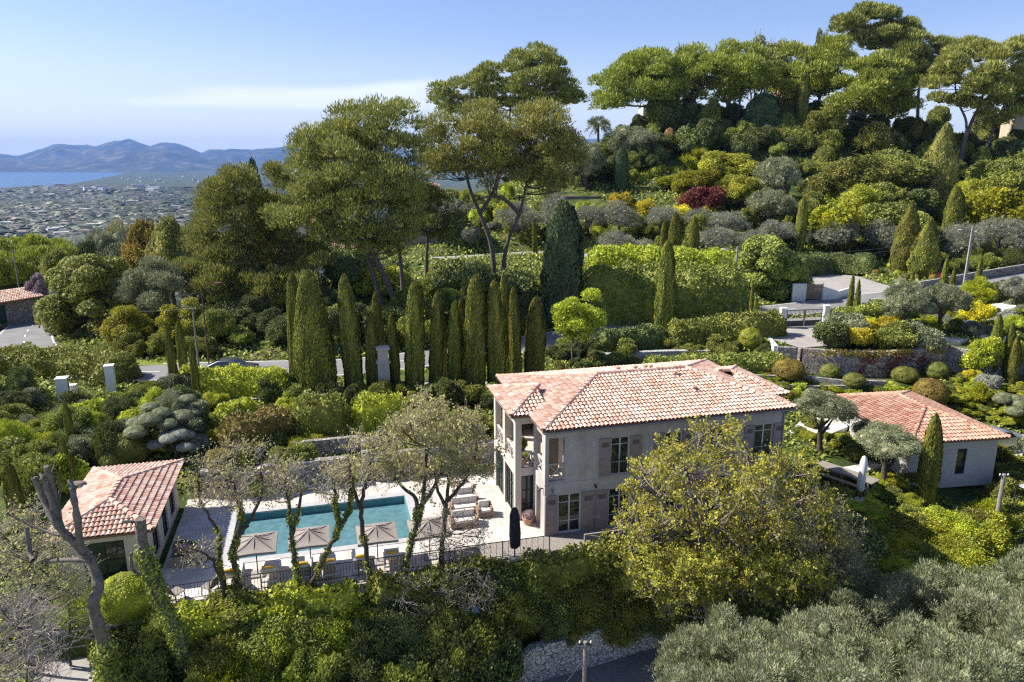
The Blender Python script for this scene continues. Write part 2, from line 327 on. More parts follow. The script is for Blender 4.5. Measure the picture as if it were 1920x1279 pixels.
def natural(x, y):
    z = rbf(x, y)
    near = (y > 30) & (y < 115)
    for P, w in ROADS:
        d, rz = seg_dist(x, y, P); t = sstep((d-w/2-.6)/3.); z = (rz-.08)*(1-t)+z*t
    for P, zz in FLATS:
        Pc = np.vstack([P, P[:1]]); Pc = np.c_[Pc[:, :2], np.full(len(Pc), zz)]
        d, _ = seg_dist(x, y, Pc); d = np.where(in_poly(x, y, P), 0, d); t = sstep((d-.1)/(.8 if len(P) >= 8 and abs(zz) < 3.2 and len(P) in (8, 10) else 1.5)); z = (zz-.08)*(1-t)+z*t
    z = pad(x, y, z)
    r = np.hypot(x, y); t = sstep((r-190)/130.)
    return z*(1-t)+far_h(x, y)*t
def P3(a): return np.array([atz(*q) for q in a])
R_main = smooth_path(P3([(2100,492,4.1),(1920,518,3.6),(1820,534,3.35),(1700,552,3.1),(1550,572,2.9),(1400,589,2.6),(1200,610,2.2),(1000,642,1.6),(900,658,1.3),(760,676,1.1),(640,688,1.),(500,692,1.),(400,694,1),(250,697,1),(130,690,.7),(65,668,.3),(45,640,0),(62,610,-.7),(110,585,-1.4),(190,562,-2.4)]), 5)
R_up = smooth_path(np.array([atY(*q) for q in [(820,484,101),(900,480,107),(1000,474,109),(1060,476,108),(1160,483,104),(1240,490,100),(1330,494,99)]]), 5)
ROADS += [(R_main, 5.6), (R_up, 3.2)]
F_fore = P3([(1500,540,3.0),(1480,522,3.0),(1530,510,3.0),(1600,514,3.0),(1640,528,3.0),(1720,548,3.1),(1640,556,3.0),(1560,562,3.)])
F_gate = P3([(1432,632,3.0),(1470,612,3.0),(1470,598,3.0),(1546,594,3.0),(1552,614,3.0),(1590,628,3.),(1560,648,3.),(1500,652,3.)])
F_lane = P3([(860,1360,-5.),(900,1330,-5.),(1040,1265,-5.),(1130,1238,-5.),(1215,1212,-5.),(1320,1180,-5.),(1400,1240,-5.),(1300,1360,-5.)])
F_low = P3([(40,1330,-1.6),(70,1260,-1.6),(105,1222,-1.6),(150,1188,-1.6),(185,1178,-1.6),(185,1240,-1.6),(150,1330,-1.6)])
F_car = P3([(1800,812,-1.3),(1840,800,-1.3),(1925,822,-1.3),(1980,870,-1.3),(1840,842,-1.3)])
def wallflats(P, zf, zb):
    P = np.array(P); f = P.copy(); g = P.copy(); h = P.copy(); k = P.copy(); f[:, 1] -= .45; g[:, 1] -= 2.6; h[:, 1] += 1.1; k[:, 1] += 3.2
    return [(np.vstack([f, g[::-1]]), zf), (np.vstack([h, k[::-1]]), zb)]
W_pink = P3([(1502,696,1.05),(1570,702,1.05),(1640,703,1.05),(1710,699,1.05),(1770,691,1.05)])
W_grey = P3([(1774,692,1.05),(1840,704,1.05),(1880,702,1.1),(1990,694,1.2)])
FLATS += wallflats(W_pink, 1.0, 3.05)+wallflats(W_grey, 1.0, 3.0)
FLATS += [(F_lane, -5.), (F_low, -1.6), (F_fore, 2.95), (F_gate, 3.0), (F_car, -1.3)]
p = uvz(0, 0)
# lookup grid of near heights
GX = np.arange(-160, 200, 1.); GY = np.arange(0, 330, 1.)
gx, gy = np.meshgrid(GX, GY); GZ = natural(gx.ravel(), gy.ravel()).reshape(gx.shape)
def gz(x, y):
    i = np.clip((np.asarray(x)-GX[0]), 0, len(GX)-1.001); j = np.clip((np.asarray(y)-GY[0]), 0, len(GY)-1.001)
    i0 = i.astype(int); j0 = j.astype(int); a = i-i0; b = j-j0
    return GZ[j0, i0]*(1-a)*(1-b)+GZ[j0, i0+1]*a*(1-b)+GZ[j0+1, i0]*(1-a)*b+GZ[j0+1, i0+1]*a*b
TT = np.linspace(8, 300, 1200)
def hit(px, py):
    d = ray(px, py); d = d/d[1]; X = d[0]*TT; Z = H+d[2]*TT; g = gz(X, TT); m = np.nonzero(Z < g)[0]
    k = m[0] if len(m) else len(TT)-1
    return np.array([X[k], TT[k], g[k]])
def G(x, y): return float(gz(x, y))
def build_ground():
    az = np.radians(np.concatenate([np.linspace(-88, -38, 40, False), np.linspace(-38, 38, 560, False), np.linspace(38, 88, 40)]))
    r = np.concatenate([np.linspace(2, 20, 20, False), np.linspace(20, 75, 190, False), np.geomspace(75, 330, 150, False), np.geomspace(330, 16500, 170)])
    R, Az = np.meshgrid(r, az, indexing='ij'); X = (R*np.sin(Az)).ravel(); Yv = (R*np.cos(Az)).ravel()
    Z = np.empty_like(X); m = R.ravel() < 335
    Z[m] = natural(X[m], Yv[m]); Z[~m] = far_h(X[~m], Yv[~m])
    n, k = len(r), len(az); i = np.arange(n-1)[:, None]*k; j = np.arange(k-1)[None]
    Fc = np.stack([i+j, i+j+1, i+k+j+1, i+k+j], -1).reshape(-1, 4)[:, ::-1]
    m, nt, N, L = newmat('ground')
    out = N('ShaderNodeOutputMaterial'); b = N('ShaderNodeBsdfPrincipled'); L(b.outputs[0], out.inputs['Surface']); b.inputs['Roughness'].default_value = .98; b.inputs['Specular IOR Level'].default_value = .1
    tc = N('ShaderNodeTexCoord'); n1 = N('ShaderNodeTexNoise'); n1.inputs['Scale'].default_value = .35; n1.inputs['Detail'].default_value = 7; L(tc.outputs['Object'], n1.inputs['Vector'])
    r1 = ramp(nt, [(.3, (.03, .045, .015)), (.45, (.055, .08, .02)), (.55, (.1, .12, .03)), (.65, (.12, .1, .06)), (.75, (.1, .14, .03))]); L(n1.outputs['Fac'], r1.inputs['Fac'])
    n2 = N('ShaderNodeTexNoise'); n2.inputs['Scale'].default_value = .012; n2.inputs['Detail'].default_value = 6; L(tc.outputs['Object'], n2.inputs['Vector'])
    r2 = ramp(nt, [(.35, (.035, .05, .02)), (.5, (.07, .085, .035)), (.62, (.07, .085, .035)), (.75, (.12, .13, .06))]); L(n2.outputs['Fac'], r2.inputs['Fac'])
    ln = N('ShaderNodeVectorMath'); ln.operation = 'LENGTH'; L(tc.outputs['Object'], ln.inputs[0])
    mr = N('ShaderNodeMapRange'); mr.inputs['From Min'].default_value = 200; mr.inputs['From Max'].default_value = 350; L(ln.outputs['Value'], mr.inputs['Value'])
    mx = N('ShaderNodeMix'); mx.data_type = 'RGBA'; L(mr.outputs[0], mx.inputs[0]); L(r1.outputs['Color'], mx.inputs[6]); L(r2.outputs['Color'], mx.inputs[7]); L(mx.outputs[2], b.inputs['Base Color'])
    n3 = N('ShaderNodeTexNoise'); n3.inputs['Scale'].default_value = 5; L(tc.outputs['Object'], n3.inputs['Vector'])
    bp = N('ShaderNodeBump'); bp.inputs['Strength'].default_value = .7; bp.inputs['Distance'].default_value = .1; L(n3.outputs['Fac'], bp.inputs['Height']); L(bp.outputs[0], b.inputs['Normal'])
    obj('ground', mesh_data('ground', [(np.c_[X, Yv, Z], Fc)], m, True), kind='structure')
build_ground()
# ------------------------------------------------------------------ sea and mountains
def build_far():
    m, nt, N, L = newmat('sea'); out = N('ShaderNodeOutputMaterial'); b = N('ShaderNodeBsdfPrincipled'); L(b.outputs[0], out.inputs['Surface'])
    b.inputs['Base Color'].default_value = (.03, .085, .15, 1); b.inputs['Roughness'].default_value = .35; b.inputs['Specular IOR Level'].default_value = .4
    tc = N('ShaderNodeTexCoord'); no = N('ShaderNodeTexNoise'); no.inputs['Scale'].default_value = .02; L(tc.outputs['Object'], no.inputs['Vector'])
    bp = N('ShaderNodeBump'); bp.inputs['Strength'].default_value = .4; bp.inputs['Distance'].default_value = 3; L(no.outputs['Fac'], bp.inputs['Height']); L(bp.outputs[0], b.inputs['Normal'])
    V = [(-14000, 2500, -150), (3000, 2500, -150), (3000, 16400, -150), (-14000, 16400, -150)]
    V = [(-12500, 3000, -150), (0, 3000, -150), (0, 16000, -150), (-12500, 16000, -150)]
    MB().poly(V).build('sea', m, kind='structure')
    hm, nt, N, L = newmat('mountain'); out = N('ShaderNodeOutputMaterial'); b = N('ShaderNodeBsdfPrincipled'); L(b.outputs[0], out.inputs['Surface']); b.inputs['Roughness'].default_value = 1
    tc = N('ShaderNodeTexCoord'); no = N('ShaderNodeTexNoise'); no.inputs['Scale'].default_value = .004; no.inputs['Detail'].default_value = 9; L(tc.outputs['Object'], no.inputs['Vector'])
    r = ramp(nt, [(.4, (.012, .02, .012)), (.56, (.035, .045, .022)), (.7, (.13, .11, .08))]); L(no.outputs['Fac'], r.inputs['Fac']); L(r.outputs['Color'], b.inputs['Base Color'])
    # silhouettes: (px, py) at a distance
    def range_(name, prof, D, D2, base_y, seed, rough):
        xs = np.linspace(prof[0][0], prof[-1][0], 260); ys = np.interp(xs, [p[0] for p in prof], [p[1] for p in prof])+np.random.default_rng(seed).normal(size=len(xs)).cumsum()*0; ys = ys+noise2(xs, xs*0, 9., seed)*1.6+noise2(xs, xs*0, 3.5, seed+5)*.8
        n2 = 34; V = np.zeros((n2, len(xs), 3))
        for i in range(n2):
            t = i/(n2-1); Dn = D+(D2-D)*t
            az = (xs-960)/F
            X = az*Dn/ (cp-0.246*sp*0+0); X = az*Dn*1.03; Yd = np.full_like(xs, Dn)
            top = H+D2*((639.5-ys)/F*cp-sp)/(cp+(639.5-ys)/F*sp); hh = top-base_y
            shape = sstep(t)**.9 if True else t
            nz = (noise2(X, Yd*1.6, 520, seed)*.55+noise2(X, Yd, 230, seed+1)*.3+noise2(X*1.3, Yd, 100, seed+2)*.16)*rough*hh*np.sin(np.pi*min(t, 1.))**.7
            V[i] = np.c_[X, Yd, base_y+hh*shape+nz]
        back = V[-1].copy(); back[:, 1] += 500; back[:, 2] = base_y-20
        V = np.concatenate([V, back[None]]); n = len(V); k = len(xs); i = np.arange(n-1)[:, None]*k; j = np.arange(k-1)[None]
        Fc = np.stack([i+j, i+j+1, i+k+j+1, i+k+j], -1).reshape(-1, 4)
        obj(name, mesh_data(name, [(V.reshape(-1, 3), Fc)], hm, True), kind='structure')
    range_('mountains', [(-300,300),(-60,292),(0,291),(25,285),(60,289),(85,293),(115,284),(132,279),(150,271),(170,270),(200,272),(212,271),(225,275),(245,268),(260,265),(290,263),(305,268),(325,274),(345,267),(370,268),(395,279),(412,286),(440,283),(480,281),(520,280),(560,276),(620,270),(700,276),(780,284),(860,290),(960,280),(1100,262),(1130,268),(1300,290)], 12200, 15200, -152, 11, .34)
    range_('hills', [(-300,312),(-60,300),(20,297),(60,300),(120,303),(180,300),(235,292),(280,282),(315,281),(350,284),(385,290),(430,300),(470,304),(520,301),(580,300),(700,298),(900,300)], 10400, 12300, -152, 21, .3)
build_far()
# ------------------------------------------------------------------ sky, sun, camera, render
SUN_EL, SUN_AZ = radians(43), None
sd = np.array([-.985, .17]); sd /= np.linalg.norm(sd)
sun_vec = np.array([sd[0]*cos(SUN_EL), sd[1]*cos(SUN_EL), sin(SUN_EL)])
def build_world():
    w = bpy.data.worlds.new('World'); SC.world = w; w.use_nodes = True; nt = w.node_tree; N = nt.nodes.new; L = nt.links.new
    bg = nt.nodes['Background']; bg.inputs['Strength'].default_value = .09
    sky = N('ShaderNodeTexSky'); sky.sky_type = 'NISHITA'; sky.sun_disc = False; sky.sun_elevation = SUN_EL
    sky.sun_rotation = math.atan2(sun_vec[0], sun_vec[1]); sky.altitude = 400; sky.air_density = 1.; sky.dust_density = .75; sky.ozone_density = 3.5
    L(sky.outputs[0], bg.inputs['Color'])
    # one faint flat cloud bank low on the left
    tc = N('ShaderNodeTexCoord'); sx = N('ShaderNodeSeparateXYZ'); L(tc.outputs['Generated'], sx.inputs[0])
    def M(op, a, b=None, c=None):
        m = N('ShaderNodeMath'); m.operation = op
        for k, q in enumerate((a, b, c)):
            if q is None: continue
            if isinstance(q, (int, float)): m.inputs[k].default_value = q
            else: L(q, m.inputs[k])
        return m.outputs[0]
    az = M('ARCTAN2', sx.outputs[0], sx.outputs[1]); el = M('ARCSINE', sx.outputs[2])
    no = N('ShaderNodeTexNoise'); no.inputs['Scale'].default_value = 5; no.inputs['Detail'].default_value = 5
    cb = N('ShaderNodeCombineXYZ'); L(az, cb.inputs[0]); L(M('MULTIPLY', el, 5.), cb.inputs[1]); L(cb.outputs[0], no.inputs['Vector'])
    wob = M('MULTIPLY', M('SUBTRACT', no.outputs['Fac'], .5), .03)
    # band: lower edge el .066, upper edge rises to .095 to the right
    e2 = M('ADD', el, wob)
    def ss(v, a, b):
        m = N('ShaderNodeMapRange'); m.interpolation_type = 'SMOOTHSTEP'; L(v, m.inputs['Value'])
        m.inputs['From Min'].default_value = a; m.inputs['From Max'].default_value = b; return m.outputs[0]
    up = M('ADD', M('MULTIPLY', M('ADD', az, .45), .075), .078)
    f = M('MULTIPLY', ss(el, .058, .068), ss(M('SUBTRACT', up, e2), -.004, .012))
    f = M('MULTIPLY', f, M('MULTIPLY', ss(M('ADD', az, wob), -.49, -.45), ss(M('MULTIPLY', az, -1.), .05, .14)))
    f = M('MULTIPLY', f, .6)
    mx = N('ShaderNodeMix'); mx.data_type = 'RGBA'; L(f, mx.inputs[0]); L(sky.outputs[0], mx.inputs[6]); mx.inputs[7].default_value = (8.3, 9.0, 8.2, 1)
    hz = N('ShaderNodeMix'); hz.data_type = 'RGBA'; L(M('MULTIPLY', M('SUBTRACT', 1., ss(el, .0, .17)), .75), hz.inputs[0]); L(mx.outputs[2], hz.inputs[6]); hz.inputs[7].default_value = (5.4, 6.4, 6.1, 1); mx = hz
    tn = N('ShaderNodeMix'); tn.data_type = 'RGBA'; tn.blend_type = 'MULTIPLY'; tn.inputs[0].default_value = 1; L(mx.outputs[2], tn.inputs[6]); tn.inputs[7].default_value = (.93, .86, .97, 1)
    L(tn.outputs[2], bg.inputs['Color'])
build_world()
sl = bpy.data.lights.new('sun', 'SUN'); sl.energy = 4.7; sl.angle = radians(.53); sl.color = (1, .945, .85)
so = bpy.data.objects.new('sun', sl); COL.objects.link(so)
from mathutils import Vector
so.rotation_euler = Vector(sun_vec).to_track_quat('Z', 'Y').to_euler(); so.location = (-40, 20, 80)
cam = bpy.data.cameras.new('camera'); co = bpy.data.objects.new('camera', cam); COL.objects.link(co)
co.location = (0, 0, H); co.rotation_euler = (pi/2-PT, 0, 0); cam.sensor_width = 36; cam.lens = F/1920*36; cam.clip_start = .5; cam.clip_end = 40000
SC.camera = co
SC.view_settings.view_transform = 'Standard'; SC.view_settings.look = 'None'; SC.view_settings.exposure = 1.0; SC.view_settings.gamma = 1
SC.render.engine = 'CYCLES'; SC.cycles.max_bounces = 8; SC.cycles.diffuse_bounces = 4; SC.cycles.glossy_bounces = 2; SC.cycles.transmission_bounces = 3; SC.cycles.transparent_max_bounces = 6
SC.cycles.filter_width = 1.3; SC.cycles.volume_bounces = 0; SC.cycles.use_denoising = False; SC.cycles.caustics_reflective = False; SC.cycles.caustics_refractive = False
SC.cycles.sample_clamp_indirect = 4
def build_haze():
    m, nt, N, L = newmat('haze'); out = N('ShaderNodeOutputMaterial'); v = N('ShaderNodeVolumePrincipled')
    v.inputs['Color'].default_value = (.22, .45, 1., 1); v.inputs['Density'].default_value = 4.2e-5; v.inputs['Anisotropy'].default_value = .0
    L(v.outputs[0], out.inputs['Volume'])
    MB().box((-17000, -120, -175), (17000, 17500, 470)).build('haze', m, kind='stuff')
build_haze()
# ------------------------------------------------------------------ foliage kit
def unit(a): return a/(np.linalg.norm(a, axis=-1, keepdims=True)+1e-9)
def rdir(n): return unit(rng.normal(size=(n, 3)))
def leafq(Pt, Nn, Ls, Ws, out=.35, up=0.):
    """rhombic leaves at points Pt with outward normals Nn"""
    n = len(Pt); r = rdir(n); tang = unit(r-(r*Nn).sum(1, keepdims=True)*Nn)
    d = unit(tang*(1-out)+Nn*out+np.array([0, 0, up])); s = unit(np.cross(d, Nn+rdir(n)*.55))
    Ls = np.broadcast_to(Ls, (n,))[:, None]*rng.uniform(.65, 1.35, (n, 1)); Ws = np.broadcast_to(Ws, (n,))[:, None]*rng.uniform(.7, 1.3, (n, 1))
    V = np.stack([Pt, Pt+d*Ls*.5+s*Ws*.5, Pt+d*Ls, Pt+d*Ls*.5-s*Ws*.5], 1)
    return V.reshape(-1, 3), np.arange(4*n).reshape(-1, 4)
_ico = {}
def ico(sub):
    if sub in _ico: return _ico[sub]
    t = (1+5**.5)/2
    V = [(-1,t,0),(1,t,0),(-1,-t,0),(1,-t,0),(0,-1,t),(0,1,t),(0,-1,-t),(0,1,-t),(t,0,-1),(t,0,1),(-t,0,-1),(-t,0,1)]
    Fc = [(0,11,5),(0,5,1),(0,1,7),(0,7,10),(0,10,11),(1,5,9),(5,11,4),(11,10,2),(10,7,6),(7,1,8),(3,9,4),(3,4,2),(3,2,6),(3,6,8),(3,8,9),(4,9,5),(2,4,11),(6,2,10),(8,6,7),(9,8,1)]
    V = [np.array(v)/np.linalg.norm(v) for v in V]
    for _ in range(sub):
        c = {}; nf = []
        def mid(a, b):
            k = (min(a, b), max(a, b))
            if k not in c: q = V[a]+V[b]; V.append(q/np.linalg.norm(q)); c[k] = len(V)-1
            return c[k]
        for a, b, d in Fc: ab, bd, da = mid(a, b), mid(b, d), mid(d, a); nf += [(a, ab, da), (b, bd, ab), (d, da, bd), (ab, bd, da)]
        Fc = nf
    _ico[sub] = (np.array(V), np.array(Fc)); return _ico[sub]
def cores(B, k=.8, sub=1):
    v, f = ico(sub); m = len(B); V = B[:, None, :3]+v[None]*(B[:, None, 3:]*k)*rng.uniform(.85, 1.12, (m, len(v), 1))
    return V.reshape(-1, 3), (f[None]+(np.arange(m)*len(v))[:, None, None]).reshape(-1, 3)
def blob_leaves(B, n, L0, W0, out=.35, up=0., shell=(.82, 1.06), cull=.72, low=-.55):
    """B rows: x,y,z,rx,ry,rz ; leaves over the outside of the union"""
    w = (B[:, 3]*B[:, 4]*B[:, 5])**(2/3); k = rng.choice(len(B), int(n*1.6), p=w/w.sum()); d = rdir(len(k))
    d[:, 2] = np.where(d[:, 2] < low, -d[:, 2], d[:, 2])
    Pt = B[k, :3]+d*B[k, 3:]*rng.uniform(*shell, (len(k), 1))
    keep = np.ones(len(k), bool)
    for b in B:
        q = (((Pt-b[:3])/b[3:])**2).sum(1); keep &= q > cull**2
    idx = np.nonzero(keep)[0][:n]
    return leafq(Pt[idx], unit(d[idx]/B[k[idx], 3:]), L0, W0, out, up)
def crown_blobs(nb, rx=1, ry=1, rz=1, rad=.36, pos=.66, flat=1., jit=.2, low=-.35):
    d = rdir(nb*3); d = d[d[:, 2] > low][:nb]; n = len(d); r = rng.uniform(.45, 1., (n, 1))**.5*pos
    c = d*r*[rx, ry, rz]; s = rad*rng.uniform(1-jit*1.6, 1+jit*1.6, (n, 1))
    return np.hstack([c, np.hstack([s*rx, s*ry, s*rz*flat])])
PROTO = {}
def proto(key, fn, k=3):
    PROTO[key] = [fn() for _ in range(k)]
def mk_bush(n=7000, L0=.1, W0=.075, nb=24, rad=.32, out=.45, up=.2, core=.72, **k):
    def f():
        k.setdefault('jit', .36); k.setdefault('pos', .78); B = crown_blobs(nb, rad=rad, low=-.25, **k); B = np.vstack([B, [[0, 0, -.12, .52, .52, .55]]]); B[:, :3] += np.sin(B[:, [1, 2, 0]]*2.3+rng.uniform(0, 6, 3))*.12
        B[:, :2] *= 1+rng.normal(size=2)*.12
        ns = 150; d = rdir(ns); d[:, 2] = np.abs(d[:, 2])*.9+.05*0; kk = rng.integers(len(B), size=ns); b0 = B[kk, :3]+d*B[kk, 3:]*.9; ln = rng.uniform(.1, .32, (ns, 1)); dd = unit(d+rdir(ns)*.3+[0, 0, .35])
        f = rng.random((ns, 16, 1)); Q = (b0[:, None]+dd[:, None]*ln[:, None]*f+rng.normal(size=(ns, 16, 3))*.018).reshape(-1, 3); keep = np.linalg.norm(Q, axis=1) > .6; Q = Q[keep]; D2 = np.repeat(dd, 16, 0)[keep]
        return mesh_data('foliage', [blob_leaves(B, n, L0, W0, out, up, (.76, 1.2)), leafq(Q, D2, L0*.85, W0*.8, .5, .2), cores(B, core)], LM['mid'])
    return f
proto('bush', mk_bush(), 4)
proto('bushfine', mk_bush(11000, .07, .045, 40, .26, .5), 3)
proto('tree', mk_bush(15000, .066, .05, 60, .23, .42, .1, .72, pos=.8, jit=.3), 4)
proto('treeloose', mk_bush(12000, .06, .04, 50, .2, .5, .2, .4, pos=.86), 3)
proto('olive', mk_bush(20000, .06, .022, 60, .21, .5, .3, .6, pos=.84, jit=.3), 4)
proto('olivefluff', mk_bush(26000, .075, .014, 64, .165, .55, .95, .45, pos=1., jit=.45, flat=1.5), 4)
proto('grey', mk_bush(11000, .1, .014, 50, .22, .6, .25, .3, pos=.85, jit=.3), 3)
proto('ball', lambda: mesh_data('foliage', [blob_leaves(np.array([[0,0,0,1,1,1.]]), 5200, .06, .045, .25, 0, (.95, 1.03)), cores(np.array([[0,0,0,1,1,1.]]), .96, 2)], LM['mid']), 2)
proto('flower', mk_bush(2600, .12, .09, 16, .34, .4, .2, .7), 2)
proto('spiky', lambda: mesh_data('foliage', [leafq(rng.normal(size=(500, 3))*[.12, .12, .04], unit(rdir(500)*[1, 1, .5]+[0, 0, .65]), 1., .06, .95, .15)], LM['mid']), 2)
# columnar conifers: unit height 1, unit radius 1 at widest
def mk_col(prof, n=9000, L0=.035, W0=.11, up=1.6, lump=.06, aspect=1.):
    def f():
        tz = np.linspace(0, 1, 26); R = np.interp(tz, [p[0] for p in prof], [p[1] for p in prof])
        th = np.arange(16)*2*pi/16; ph = rng.uniform(0, 6, 4)
        def rad(t, a): return np.interp(t, [p[0] for p in prof], [p[1] for p in prof])*(1+lump*np.sin(3*a+ph[0]+t*5)+lump*.7*np.sin(5*a+ph[1]-t*17)+lump*.6*np.sin(31*t+2*a+ph[2]))
        Tm, Am = np.meshgrid(tz, th, indexing='ij'); Rm = rad(Tm, Am)*.93
        V = np.stack([Rm*np.cos(Am), Rm*np.sin(Am), Tm], -1).reshape(-1, 3)
        i = np.arange(25)[:, None]*16; k = np.arange(16)[None]; Fc = np.stack([i+k, i+(k+1) % 16, i+16+(k+1) % 16, i+16+k], -1).reshape(-1, 4)
        u = rng.random(n*3); t = rng.random(n*3); keep = u < np.interp(t, [p[0] for p in prof], [p[1] for p in prof])+.05; t = t[keep][:n]
        a = rng.uniform(0, 2*pi, len(t)); r = rad(t, a)*rng.uniform(.9, 1.05, len(t))
        Pt = np.stack([r*np.cos(a), r*np.sin(a), t-.01], -1); Nn = np.stack([np.cos(a), np.sin(a), a*0], -1)
        # leaves in a frame where z is scaled by aspect (height/radius) so they keep shape
        A = np.array([1, 1, aspect]); lv, lf = leafq(Pt*A, Nn, L0*aspect, W0, .3, up); lv = lv/A
        return mesh_data('foliage', [(lv, lf), (V, Fc)], LM['cypress'])
    return f
proto('cyp', mk_col([(0,.55),(.06,.8),(.3,1),(.6,.95),(.82,.7),(.94,.36),(1,.04)], 8500, .035, .12, 1.7, .05, 9), 4)
proto('cypslim', mk_col([(0,.5),(.05,.8),(.3,1),(.6,.85),(.85,.5),(1,.03)], 3500, .04, .2, 1.7, .05, 12), 3)
proto('cypblunt', mk_col([(0,.72),(.05,.94),(.35,1),(.62,.95),(.8,.8),(.9,.6),(.96,.38),(1,.06)], 11000, .032, .13, 1.7, .06, 8), 4)
proto('cypwide', mk_col([(0,.85),(.06,1),(.3,.97),(.5,.84),(.7,.66),(.85,.5),(.94,.33),(1,.05)], 16000, .022, .08, 1.7, .05, 5), 1)
proto('cypcone', mk_col([(0,.6),(.05,.9),(.2,1),(.45,.93),(.7,.66),(.9,.3),(1,.03)], 14000, .03, .1, 1.5, .08, 4), 3)
TRUNK = mesh_data('trunk', [tube([(0,0,-.3),(.02,.01,.2),(-.03,.02,.6),(.03,0,1.)], [1.2*.09,.085,.07,.05], 8)] + [tube([(0,0,.5+.1*q),(.2*cos(q*2.1),.2*sin(q*2.1),.8+.06*q),(.45*cos(q*2.1),.45*sin(q*2.1),1.2+.08*q)], [.05,.035,.012], 5) for q in range(4)], BARK, True)
LIST = []     # occupancy of planted things (x, y, r)
def place(px, base, top, pw, Y=None):
    """pixel base / top / width -> ground position, height, radius"""
    if Y is None: P = hit(px, base)
    else:
        q = atY(px, 600, Y); P = np.array([q[0], Y, G(q[0], Y)])
    if Y is None and False: pass
    q = atY(px, top, P[1]); h = max(q[2]-P[2], .3); w = pw/F*depth((P[0], P[1], P[2]+h*.6))
    return P, h, w/2
def shrub(kind, mat, P, h, r, name, label, cat, group=None, ry=None):
    me = random.choice(PROTO[kind]); o = obj(name, me, None, (P[0], P[1], P[2]+h*.42), label, cat, group)
    o.scale = (r, (ry or r), h*.58); o.rotation_euler = (rng.normal()*.16, rng.normal()*.16, rng.uniform(0, 2*pi)); o.scale = (r*rng.uniform(.85, 1.2), r*rng.uniform(.85, 1.2), h*.58)
    setmat(o, LM[mat]); return o
def tree(kind, mat, P, h, r, name, label, cat, group=None, clear=.25, bark=None):
    t = empty(name, P, 0, label, cat, group)
    cz = h*(1-clear)/2; c = obj('crown', random.choice(PROTO[kind]), t, (0, 0, h-cz)); c.scale = (r, r, cz*1.02); c.rotation_euler = (rng.normal()*.1, rng.normal()*.1, rng.uniform(0, 6.28)); setmat(c, LM[mat])
    k = obj('trunk', TRUNK, t, (0, 0, 0)); s = max(h*.55, .4); k.scale = (min(s, r*1.1), min(s, r*1.1), s)
    if bark: setmat(k, bark)
    return t
def cyp(kind, mat, P, h, r, name='cypress', label=None, cat='cypress', group=None, lean=0.):
    o = obj(name, random.choice(PROTO[kind]), None, (P[0], P[1], P[2]-.15), label, cat, group)
    o.scale = (r, r, h+.15); o.rotation_euler = (rng.normal()*.018, rng.normal()*.022, 0); k_ = rng.uniform(.8, .95); o.scale = (r*k_, r*k_, h+.15); setmat(o, LM[mat]); return o
# crowns filled from a traced outline with real depth, pads joined to the trunk by limbs
def pads_in(poly, Y, thick, n, pr, flat=.6, seed=None):
    P = np.array(poly, float); lo, hi = P.min(0), P.max(0); out = []; cx = P.mean(0); tries = 0
    while len(out) < n and tries < 20000:
        tries += 1
        x, y = rng.uniform(lo, hi)
        if not in_poly(np.array([x]), np.array([y]), P)[0]: continue
        # distance to outline in px
        e = min(np.hypot(*(np.array([x, y])-a-np.clip(np.dot(np.array([x, y])-a, b-a)/(np.dot(b-a, b-a)+1e-9), 0, 1)*(b-a))) for a, b in zip(P, np.roll(P, -1, 0)))
        s = F/Y; rpx = pr*s
        if e < rpx*.28: continue
        mx = min(1, e/(min(hi-lo)*.42)); yy = Y+rng.uniform(-1, 1)*thick*math.sqrt(mx)
        c = atY(x, y, yy); r = pr*rng.uniform(.7, 1.25)
        if any(np.linalg.norm(c-o[:3]) < r*.62 for o in out): continue
        out.append(np.array([*c, r, r, r*flat]))
    return np.array(out)
def limb(a, b, r0, r1, sag=.12, n=6):
    a = np.array(a); b = np.array(b); t = np.linspace(0, 1, n)[:, None]; L = np.linalg.norm(b-a)
    return tube(a+(b-a)*t+np.array([0, 0, 1])*(-sag*L*np.sin(t*pi))+np.sin(t*pi)*rng.normal(size=3)*L*.05, np.linspace(r0, r1, n), 5)
